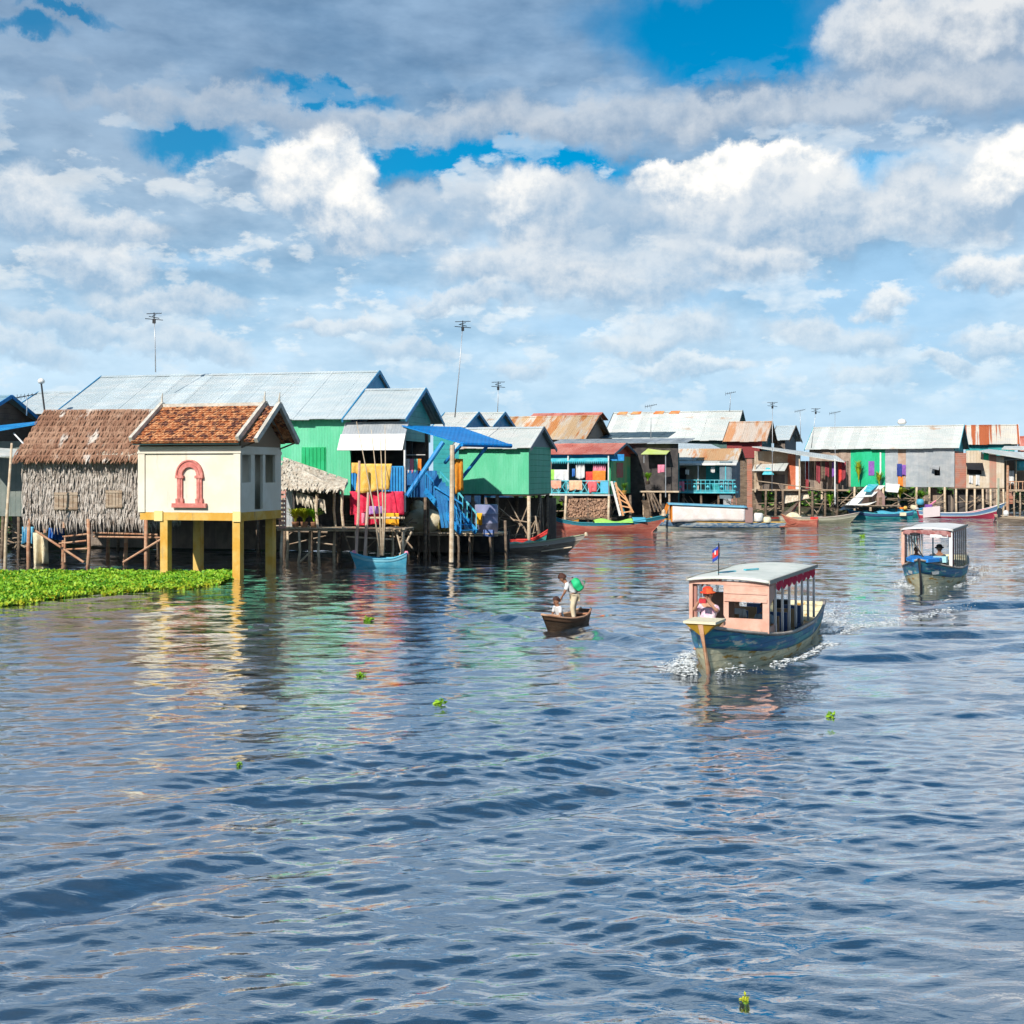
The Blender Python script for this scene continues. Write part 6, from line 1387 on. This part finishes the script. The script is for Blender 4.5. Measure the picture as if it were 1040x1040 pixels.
person('person', on_boat(T1, (-1.40, -.42, .80)), h1, sitting(.04, 'camera'), 'person in a red hat and floral top holding up a camera in the salmon boat', clothes=(('shirt', floral), ('dress', floral)), hat=redhat, scale=1.15)
o = MB().box(-.05, .05, -.08, .08, -.05, .05).lathe([(.035, 0), (.035, .05)], (0, 0, 0), 10).build('camera_in_hands', mat('red_camera', (.5,.03,.04), None, rough=.4)); o.location = on_boat(T1, (-1.40+.48, -.42, .80+.77)); o.rotation_euler.z = h1; tag(o, 'small red camera held up by the person in the red hat', 'camera')
MB_ = MB().box(-.3, .3, -.3, .3, 0, .22).build('front_seat', woodd, T1); MB_.location = (-1.40, -.42, .60)
person('person', on_boat(T1, (-3.1, .48, .52)), h1, sitting(.0), 'person in a grey top behind the front window of the salmon boat', sk=skind, clothes=(('shirt', mat('grey_top', (.25,.30,.34), None, rough=.9)), ('trousers', woodd)))
person('person', on_boat(T1, (-4.1, -.45, .52)), h1, sitting(.02), 'person in a white top seated in the middle of the salmon boat', clothes=(('shirt', wht), ('trousers', bluc)))
h2 = math.atan2(-math.cos(R(26)), -math.sin(R(26)))
T2 = tour_boat((15.80, 47.7, -.02), h2, 'farther tour boat seen bow on with bright blue bow deck and maroon curtain', whitep, salm, mat('bright_blue_deck', (.01,.17,.55), (.02,.24,.62), (2,2,2), rough=.5), 2)
person('person', on_boat(T2, (-2.5, .38, .62)), h2, sitting(.1), 'person in dark clothes and hat at the right of the farther tour boat', sk=skind, clothes=(('shirt', mat('black_shirt', (.03,.03,.03), None, rough=.9)), ('trousers', woodd)), hat=mat('dark_hat', (.04,.035,.03), None, rough=.9), scale=1.1)
person('person', on_boat(T2, (-3.2, -.62, .58)), h2, sitting(.05), 'person in a brown shirt seated at the left side of the farther tour boat', sk=skind, clothes=(('shirt', mat('brown_shirt', (.12,.06,.04), None, rough=.9)), ('trousers', woodd)))

def small_boat(px, yw, L, deg, label, hullm, strm=None, strake=(0, .35), railm=None, inm=None, beam=1.0, free=.38, bow=.75, stern=.5, Y=None, m2=None, band2=None, rake=.6, name='moored_boat', group=None, off=0., flo=.1):
    """px, yw: pixel of the bow's waterline; deg: angle of the bow direction from +x in plan"""
    Y = Y or YW(yw); t = empty(name, ((px-520)/F*Y, Y, 0), R(deg), label, 'boat', group)
    P, gun, hb = hull_fn(L, beam, free, bow, stern, rake=rake, fine=1.0, sb=.35, keel=-.25)
    build_hull(t, P, hullm, strm, strake, railm, inm or woodd, n=22, floor_z=flo, rail=.035, m2=m2, band2=band2)
    return t, P, gun, hb
# kids' canoe
t, P, gun, hb = small_boat(557, 640, 2.2, 180+58, 'small dark brown wooden canoe carrying two children', mat('dark_plank_hull', (.10,.06,.035), (.16,.10,.06), (1,3,8), rough=.75, bump=(8,.02)), mat('brown_strake', (.17,.09,.05), None, rough=.8), (0, .22), woodr, woodr, beam=.92, free=.29, bow=.48, stern=.42, Y=35.2, rake=.35, name='wooden_canoe')
MB().bar((-.35, -.22, .40), (-.35, .22, .40), .12, .04).build('bow_seat', woodr, t); MB().bar((-1.9, -.30, .32), (-1.9, .30, .32), .2, .04).build('thwart', woodr, t)
KC = t
stand = dict(pelvis=(-.05, 0, .78), chest=(.16, 0, 1.08), head=(.32, 0, 1.27), shL=(.16, .15, 1.09), shR=(.16, -.15, 1.09), elL=(.24, .20, .88), elR=(.26, -.18, .88), wrL=(.34, .10, .72), wrR=(.36, -.10, .70), hipL=(-.05, .09, .74), hipR=(-.05, -.09, .74), knL=(.02, .12, .42), knR=(.00, -.12, .42), anL=(-.04, .13, .06), anR=(-.02, -.13, .06))
beige = mat('beige_cotton', (.60,.50,.33), (.68,.58,.42), (4,4,4), rough=.9)
p1 = person('person', on_boat(KC, (-1.45, 0, .12)), R(172), stand, 'child standing bent forward in the canoe in white shirt and beige trousers', sk=skind, clothes=(('shirt', wht), ('trousers', beige)), hs=1.3, scale=.98, hair=mat('reddish_hair', (.045,.018,.012), (.08,.03,.02), (8,8,8), rough=.7))
bp = MB().grid(lambda u, v: (.13*math.sin(math.pi*v)**.45*math.copysign(abs(math.cos(u*6.283))**.6, math.cos(u*6.283))*(1+.10*math.sin(v*14+u*5)), .14*math.sin(math.pi*v)**.4*math.copysign(abs(math.sin(u*6.283))**.6, math.sin(u*6.283))*(1+.06*math.sin(v*17)), .21*math.cos(math.pi*v)), 28, 18).build('backpack_body', mat('green_pack', (.01,.40,.14), (.02,.5,.2), (5,5,5), rough=.6), None, True)
e = empty('green_backpack', on_boat(KC, (-1.45, 0, .12))+Matrix.Rotation(R(172), 3, 'Z') @ Vector((-.12, 0, 1.08)), R(172), 'bright green backpack on the back of the standing child', 'backpack'); e.rotation_euler.y = R(35); bp.parent = e
MB().grid(lambda u, v: (-.13+.05*math.cos(v*3.1)-.08*math.sin(v*3.1), .10*(2*u-1), -.16+.16*v), 6, 6, (-.02, 0, 0)).build('front_pocket', mat('dark_green_pack', (.01,.24,.09), None, rough=.6), e, True)
for s in (-1, 1): MB().tube([(.08, s*.09, .2), (.24, s*.12, .16), (.30, s*.12, -.02), (.22, s*.13, -.16), (.06, s*.10, -.18)], .014, 6).build('strap', blackm, e, True)
MB().lathe([(.01, 0), (.02, .02), (.01, .05)], (0, 0, .23), 6).build('carry_loop', blackm, e)
skd = sitting(.16); skd.update(knL=(.27, .12, .26), knR=(.27, -.12, .26), anL=(.30, .10, .0), anR=(.30, -.10, .0), wrL=(.34, .08, .26), wrR=(.34, -.08, .26), head=(.22, 0, .72))
p2 = person('person', on_boat(KC, (-.72, .02, .16)), R(172+40), skd, 'child seated low in the canoe bow in a white shirt with a dark strap', sk=skind, clothes=(('shirt', wht), ('shorts', mat('navy_shorts', (.04,.05,.10), None, rough=.9))), hs=1.25, scale=.86, hair=mat('reddish_hair', (1,1,1)))

# moored boats
G = 'boats moored along the village'
bb = mat('sky_blue_hull', (.08,.38,.52), (.14,.46,.58), (2,2,4), rough=.6, fine=.15)
t, P, gun, hb = small_boat(362, 575, 2.35, 180, 'small sky blue rowing boat with pink tipped ends carrying bamboo poles', bb, mat('lighter_blue', (.22,.52,.62), None, rough=.6), (0, .2), bb, woodd, beam=.9, free=.42, bow=.72, stern=.70, Y=58.6, group=G, rake=.3, name='rowing_boat')
MB().lathe([(.09, 0), (.11, .1), (.06, .2)], (.12, 0, .62), 10).build('bow_tip', pinkc, t, True); MB().lathe([(.09, 0), (.11, .1), (.06, .2)], (-2.37, 0, .58), 10).build('stern_tip', pinkc, t, True)
for i, (a, b, lab) in enumerate(((386, 374, 'leftmost of the tall bamboo poles in the blue rowing boat, bent left'), (387.5, 378, 'second bamboo pole from the left in the blue rowing boat'), (388, 382, 'third and straightest bamboo pole in the blue rowing boat'), (389, 386, 'rightmost tall bamboo pole in the blue rowing boat'))):
    base = WP(a, 562, 58.9); tops = [(362, 428), (377, 436), (386, 440), (391, 432)][i]; tp = WP(tops[0], tops[1], 59.2)-base
    o = MB().tube([(0,0,-.1), tp*.35+Vector((.08, 0, 0)), tp*.7+Vector((.05, 0, 0)), tp], .05 if i < 3 else .055, 6, .012).build('bamboo_pole', woodl, None, True); o.location = base; tag(o, lab, 'pole', 'bamboo poles standing in the blue boat')
    if i > 1:
        pass
greyb = mat('grey_brown_hull', (.17,.13,.10), (.26,.21,.16), (1,3,6), rough=.8, fine=.2, bump=(7,.02))
t, P, gun, hb = small_boat(577, 560, 9.0, -2, 'very long grey brown plank boat lying below the light green house', greyb, mat('pale_grey_strake', (.36,.32,.27), None, rough=.8), (0, .25), mat('greenish_rail', (.34,.36,.22), None, rough=.8), woodl, beam=1.15, free=.45, bow=1.05, stern=.75, Y=69.5, group=G, rake=1.1)
MB().lathe([(.12, 0), (.06, .2)], (1., 0, .95), 8).build('bow_tip', woodl, t)
for (x, m_) in ((-3.5, 'net_white'), ): MB().grid(lambda u, v: (-3.3+2.2*u, -.4+.8*v, .45+.14*math.sin(u*9)*math.sin(v*7+u*4)+.12*math.sin(math.pi*v)), 20, 8).build('fishing_net', mat('net_mix', (.55,.60,.50), (.25,.55,.25), (3,3,3), rough=.9), t, True)
MB().tube([(-1.5, -.6, .1), (.2, -.62, .35)], .04, 6).build('side_pole', woodl, t)
t, P, gun, hb = small_boat(498, 556, 3.2, 178, 'teal and pink prowed boat tucked under the light green house', mat('teal_hull', (.04,.28,.24), (.08,.34,.28), (2,2,4), rough=.6), redc, (0, .2), redc, woodd, beam=.9, free=.5, bow=.9, stern=1.1, Y=73.5, group=G, rake=.8)
redb = mat('rust_red_hull', (.42,.10,.07), (.50,.18,.12), (1,3,6), rough=.65, fine=.2, rust=((.30,.22,.16), .62, .74, (1,3,5)))
t, P, gun, hb = small_boat(662, 540, 7.6, 4, 'long rust red boat with a lime green tarp below the firewood stack', redb, mat('dark_teal_strake', (.02,.15,.19), None, rough=.6), (0, .20), mat('teal_rail', (.03,.20,.24), None, rough=.6), woodd, beam=1.25, free=.72, bow=1.35, stern=1.35, Y=93, group=G, rake=1.3)
MB().grid(lambda u, v: (-4.4+2.9*u, -.62+1.24*v, .78+.28*math.sin(math.pi*v)*(.6+.4*math.sin(u*8))), 22, 8, (0, 0, -.04)).build('tarp', limec, t, True)
MB().grid(lambda u, v: (-1.5+1.0*u, -.5+1.0*v, .85+.3*math.sin(math.pi*v)), 10, 8, (0, 0, -.04)).build('blue_cover', mat('blue_tarp', (1,1,1)), t, True)
MB().lathe([(.05, 0), (.2, .1), (.12, .5), (.02, .6)], (.9, 0, 1.15), 8).build('bow_tip', woodl, t)
t, P, gun, hb = small_boat(548, 534, 3.0, 175, 'orange ended boat behind the stern of the rust red boat', mat('orange_hull', (.55,.27,.06), None, rough=.7), None, railm=woodd, beam=1, free=.7, bow=1.5, stern=.9, Y=97.5, group=G, rake=.5)
# covered orange-white boat
t, P, gun, hb = small_boat(668, 537, 10., 178, 'long covered boat with white canvas sides, orange end and light blue roof', mat('cream_worn_hull', (.45,.42,.33), (.30,.34,.30), (1,3,5), rough=.7, fine=.2), mat('peeling_blue_strake', (.35,.38,.38), (.08,.16,.26), (2.2,5,9), (.45,.55), rough=.7), (0, .55), ochre, woodd, beam=1.6, free=.55, bow=.95, stern=.55, Y=98.5, group=G, rake=.6)
MB().grid(lambda u, v: (-1.1-5.7*u, .82+.04*math.sin(u*30)*(1-v), .60+.1*math.sin(u*2.6)**2*(1-v)+1.35*v-.25*u*v), 34, 5, (0, -.03, 0)).build('canvas_side', mat('pinkish_canvas', (.74,.64,.58), (.78,.72,.68), (2,2,2), rough=.9), t, True)
MB().grid(lambda u, v: (-.75-6.2*u, -.9+1.85*v, 2.03-.25*u+.10*math.sin(math.pi*v)), 20, 6, (0, 0, -.07)).build('roof', mat('pale_blue_roof', (.18,.42,.54), (.10,.34,.5), (1,1,1), rough=.6), t, True)
MB().bar((-.35, .8, .6), (-.8, .8, 2.0), .12).bar((-.35, -.8, .6), (-.8, -.8, 2.0), .12).bar((-.8, -.8, 2.0), (-.8, .8, 2.0), .1).build('orange_frame', mat('vivid_orange', (.68,.22,.03), None, rough=.7), t)
MB().box(-1.1, -1.0, -.7, .78, .6, 1.9).build('orange_bulkhead', mat('vivid_orange', (1,1,1)), t)
MB().box(-7.4, -6.8, -.5, .78, .55, 1.75).build('stern_cabin', mat('mauve_panel', (.32,.20,.18), None, rough=.8), t)
MB().lathe([(.3, 0), (.38, .1), (.38, .6), (.3, .7)], (-7.9, .4, .6), 12).build('white_drum', whitep, t, True); MB().lathe([(.3, 0), (.34, .1), (.34, .4), (.2, .5)], (-8.6, .3, .5), 12).build('yellow_drum', creamb, t, True)
o = MB(); 
for k in range(5): o.tube([(-9.2-.2*k, .2+.1*k, .2), (-10.6-.1*k, .1*k, .35+.2*(k % 2))], .06, 6)
o.build('engine_shaft', mat('rusty_red', (.35,.10,.06), None, rough=.8), t)
t, P, gun, hb = small_boat(863, 532, 6.2, 2, 'long grey green plank boat with blue tinted bow left of the turquoise boats', mat('grey_green_hull', (.26,.26,.17), (.36,.34,.24), (1,3,6), rough=.8, fine=.2), mat('pale_strake', (.42,.40,.30), None, rough=.8), (0, .3), greyrail, woodl, beam=1.1, free=.5, bow=.95, stern=.6, Y=110, group=G, rake=.9)
MB().grid(lambda u, v: (-5.9+1.6*u, -.4+.8*v, .55+.45*math.sin(math.pi*v)*math.sin(math.pi*u)), 14, 8).build('cargo_cover', sack, t, True)
drape('red_pennant', Fr(826, 108.5, 0), 823, 831, 525, 532, 0, redc, 'small red cloth hanging over the side of the grey green boat', 'cloth', folds=1)
t, P, gun, hb = small_boat(800, 533, 2.6, 150, 'rust red skiff lying between the covered boat and the grey green boat', redb, None, railm=woodr, beam=.9, free=.4, bow=.9, stern=.5, Y=107, group=G, rake=.6)
t, P, gun, hb = small_boat(803, 527, 3.5, 40, 'boat with raised red and white prow under the timber shack', greyb, redc, (0, .15), woodd, woodd, beam=.9, free=.5, bow=1.9, stern=.5, Y=113, group=G, rake=1.3)
tq = mat('turquoise_hull', (.02,.24,.27), (.05,.33,.33), (1,3,5), rough=.6, fine=.2)
t, P, gun, hb = small_boat(867, 524.5, 5.6, 176, 'turquoise boat with dark raised bow left of the landing', tq, mat('dusky_blue', (.04,.09,.18), None, rough=.6), (0, .4), tealp, woodd, beam=1.2, free=.5, bow=.9, stern=.7, Y=121, group=G, rake=.7)
MB().grid(lambda u, v: (-2.2-2.4*u, -.55+1.1*v, .55+.25*math.sin(math.pi*v)*(.7+.3*math.sin(u*7))), 16, 8, (0, 0, -.04)).build('tarp', mat('blue_tarp', (1,1,1)), t, True)
MB().box(-4.9, -4.3, .2, .62, .3, .62).build('white_box', creamb, t)
t, P, gun, hb = small_boat(936, 524, 5.8, 3, 'second turquoise boat with striped blue cover in front of the landing', tq, tealp, (0, .3), bluet, woodd, beam=1.2, free=.55, bow=1.1, stern=.7, Y=124, group=G, rake=.7)
MB().grid(lambda u, v: (-4.6+2.6*u, -.55+1.1*v, .6+.3*math.sin(math.pi*v)), 12, 8, (0, 0, -.04)).build('tarp', mat('aqua_tarp', (.05,.34,.42), (.02,.22,.36), (1.5,1.5,1.5), rough=.6), t, True)
t, P, gun, hb = small_boat(1009, 523.5, 7.6, 5, 'slender red and blue boat with upswept striped prow at the right', mat('magenta_red_hull', (.48,.05,.09), None, rough=.6), mat('steel_blue_strake', (.14,.26,.42), None, rough=.6), (0, .34), whitep, woodd, beam=1.2, free=.5, bow=1.5, stern=.75, Y=123, group=G, rake=1.3, m2=whitep, band2=(.33, .43))
MB().grid(lambda u, v: (-7.5+1.7*u, -.66, .05+1.0*v+.15*u), 8, 4, (0, .1, 0)).build('stern_board', mat('pink_white', (.74,.62,.60), None, rough=.8), t)
MB().box(-7.0, -6.4, -.2, .2, .8, 1.35).build('engine', purp, t); MB().tube([(-6.7, 0, 1.2), (-5.9, .1, 1.7)], .08, 6).build('tiller', pinkc, t)
t, P, gun, hb = small_boat(1014, 531, 6.0, 170, 'grey brown boat with a black outboard engine cut by the right edge', greyb, mat('tan_strake', (.36,.28,.2), None, rough=.8), (0, .3), woodl, woodl, beam=1.1, free=.45, bow=.7, stern=.6, Y=112, group=G, rake=.4)
MB().box(-.3, .1, -.2, .2, .5, 1.05).lathe([(.2, 0), (.24, .2), (.1, .4)], (-.1, 0, .9), 10).tube([(0, 0, .8), (.5, 0, -.2)], .06, 6).build('outboard_engine', blackm, t); MB().lathe([(.2, 0), (.26, .2), (.2, .45), (.05, .5)], (-.6, .2, .6), 10).build('white_jug', whitep, t)
o = MB().tube([(0,0,-.8), (0,0,4.0)], .09, 8).build('mooring_post', mat('green_post', (.28,.32,.22), (.4,.4,.3), rough=.8)); o.location = ((1014-520)/F*113, 113, 0); tag(o, 'green grey mooring post standing in the water by the outboard boat', 'post')
o = MB().tube([(0,0,-.8), (.05,0,5.2)], .12, 8).build('mooring_post', woodr); o.location = ((1023-520)/F*118, 118, 0); tag(o, 'thick reddish post before the open porch at the right edge', 'post')

# ------------------------------------------------------------------ floating greens
def tuft(px, py, s, label, seed, m_=leafb):
    Y = YW(py); x = (px-520)/F*Y; z = water_z(x, Y); e = empty('floating_plant', (x, Y, z-.02), seed*1., label, 'plant', 'small water plants adrift on the open water')
    mb = MB(); leaf_clump(mb, (0, 0, .05), s*.55, 60, seed, s*.42, .5); mb.build('foliage', m_, e)
    MB().lathe([(s*.3, -.02), (s*.32, .02), (s*.1, .04)], n=9).build('root_mat', leafg, e)
for i, (px, py, s, lab) in enumerate(((374, 631, .26, 'leafy green drifting plant nearest the green weed bank'), (367, 687, .16, 'tiny green sprig adrift left of centre'), (446, 716, .19, 'upright bright green plant adrift in the middle water'), (843, 730, .14, 'small lime green plant adrift below the tour boat'), (757, 1018, .07, 'yellowish leaf cluster at the bottom of the picture'), (243, 779, .08, 'tiny plant sprig adrift at the left in the ripples'), (876, 545, .32, 'flat green weed patch adrift near the turquoise boats'))):
    tuft(px, py, s, lab, i+3, leafy if i in (4,) else leafb)
# weed bank: leaves dense over an outline in plan
def wb_front(x): # nearest Y for world x
    return np.interp(x, [-40, -22, -17.6, -17.2, -16.5, -15.3, -13.2, -11.2, -10.3, -9.9], [38, 38.6, 39.8, 41.0, 43.3, 45.6, 47.4, 49.4, 51.5, 53.3])
def wb_back(x): return np.interp(x, [-40, -26, -20, -13, -10], [55, 55, 54.6, 54, 53.6])
n = 230000; X = rng.uniform(-34, -11.8, n); a = wb_front(X)+.5*np.sin(X*3.1)+.25*np.sin(X*7.7); b = wb_back(X); v = rng.random(n); Yv = a+(b-a)*v
dn = (a+np.abs(rng.normal(size=n))*.0); edge = Yv-a
lump = .5+.5*np.sin(X*2.3+np.sin(Yv*1.7)*1.5)*np.sin(Yv*2.1+np.sin(X*1.3))
hh = np.clip(edge/1.6, .12, 1)*(.07+.16*lump)
keep = (edge > .9) | (rng.random(n) < .25+.8*np.clip(edge, 0, 1))
P_ = np.stack([X, Yv, .0+hh*rng.random(n)**.6], 1)[keep]; ed = edge[keep]
idx = np.where(rng.random(len(P_)) < np.clip(.85-ed*.5, .08, .85), 1, np.where(rng.random(len(P_)) < .3, 2, 0))
o = leaf_mesh('water_hyacinth', P_, .08+.10*rng.random(len(P_)), [leafb, leafy, leafm('mid_leaf', (.08,.26,.01), (.14,.36,.02))], idx, .9); tag(o, kind='stuff')
mb = MB(); xs = np.linspace(-34, -11.9, 70); vs = []
for x in xs:
    a = float(wb_front(x)+.5*math.sin(x*3.1)+.25*math.sin(x*7.7))+.7; b = max(float(wb_back(x)), a+.1)
    for k in range(5): vs.append((x, a+(b-a)*k/4, .05 if 0 < k < 4 else .03))
mb.add(vs, [(i*5+j, (i+1)*5+j, (i+1)*5+j+1, i*5+j+1) for i in range(69) for j in range(4)]); o = mb.build('weed_bed', leafd, None); tag(o, kind='stuff')

# ------------------------------------------------------------------ foam: little white bubbles and flecks riding on the water
def foam():
    pts = []; sz = []
    def boat_xy(T, a, c):
        h = T.rotation_euler.z; return T.location.x+a*math.cos(h)-c*math.sin(h), T.location.y+a*math.sin(h)+c*math.cos(h)
    rd = np.random.default_rng(5)
    def spray(T, n, af, cf, hf=lambda a: .0, s=(.005, .024)):
        for _ in range(n):
            a = af(rd); c = cf(rd, a); x, y = boat_xy(T, a, c); pts.append((x, y, abs(rd.normal())*hf(a))); sz.append(rd.uniform(*s))
    for T, k in ((T1, 1.), (T2, .35)):
        # bow splash both sides
        for s in (-1, 1):
            spray(T, int((1700 if s < 0 else 120)*k), lambda r: .25-abs(r.normal())*.55, lambda r, a, s=s: s*(.18+.45*max(0, .3-a)+abs(r.normal())*(.28 if s < 0 else .14)), lambda a: .07)
            spray(T, int(420*k), lambda r: r.uniform(-6.5, -1.5), lambda r, a, s=s: s*(1.02+.10*abs(a)*.6+r.normal()*.10), lambda a: .02, (.01, .03))
        spray(T, int(4200*k), lambda r: -8.9-abs(r.exponential(1.9)), lambda r, a: r.normal()*(.35+.12*(-a-8.9)), lambda a: .05)
        spray(T, int(2200*k), lambda r: -8.0-abs(r.exponential(4.)), lambda r, a: (1 if r.random() < .5 else -1)*(.9+.33*(-a-8.))+r.normal()*.18, lambda a: .02)
    n = len(pts); P0 = np.array(pts); P0[:, 2] += height(P0[:, 0], P0[:, 1]); S = np.array(sz)[:, None]
    big = rd.random(n) < .14; S[big] *= 3.2
    # flattened octahedra
    base = np.array([(1,0,0), (0,1,0), (-1,0,0), (0,-1,0), (0,0,.6), (0,0,-.6)]); F_ = np.array([(0,1,4), (1,2,4), (2,3,4), (3,0,4), (1,0,5), (2,1,5), (3,2,5), (0,3,5)])
    sc = np.stack([rd.uniform(.8, 2.2, n), rd.uniform(.7, 1.4, n), rd.uniform(.4, .9, n)*np.where(big, .28, 1)], 1)
    V = P0[:, None, :]+base[None]*S[:, None, :]*sc[:, None, :]
    fc = (F_[None]+np.arange(n)[:, None, None]*6).reshape(-1, 3)
    me = bpy.data.meshes.new('foam'); me.vertices.add(6*n); me.vertices.foreach_set('co', V.astype(np.float32).ravel()); me.loops.add(len(fc)*3); me.loops.foreach_set('vertex_index', fc.astype(np.int32).ravel())
    me.polygons.add(len(fc)); me.polygons.foreach_set('loop_start', np.arange(0, len(fc)*3, 3, dtype=np.int32)); me.polygons.foreach_set('loop_total', np.full(len(fc), 3, np.int32)); me.update(calc_edges=True)
    me.materials.append(mat('foam_white', (.72,.75,.75), None, rough=.6)); o = bpy.data.objects.new('foam', me); col.objects.link(o); tag(o, kind='stuff')
foam()

bpy.data.scenes.remove(TMP)
cy = scn.cycles
cy.max_bounces = 5; cy.diffuse_bounces = 2; cy.glossy_bounces = 3; cy.transmission_bounces = 3; cy.transparent_max_bounces = 6
cy.caustics_reflective = False; cy.caustics_refractive = False; cy.sample_clamp_indirect = 4
cy.use_adaptive_sampling = True; cy.adaptive_threshold = .025; cy.adaptive_min_samples = 10
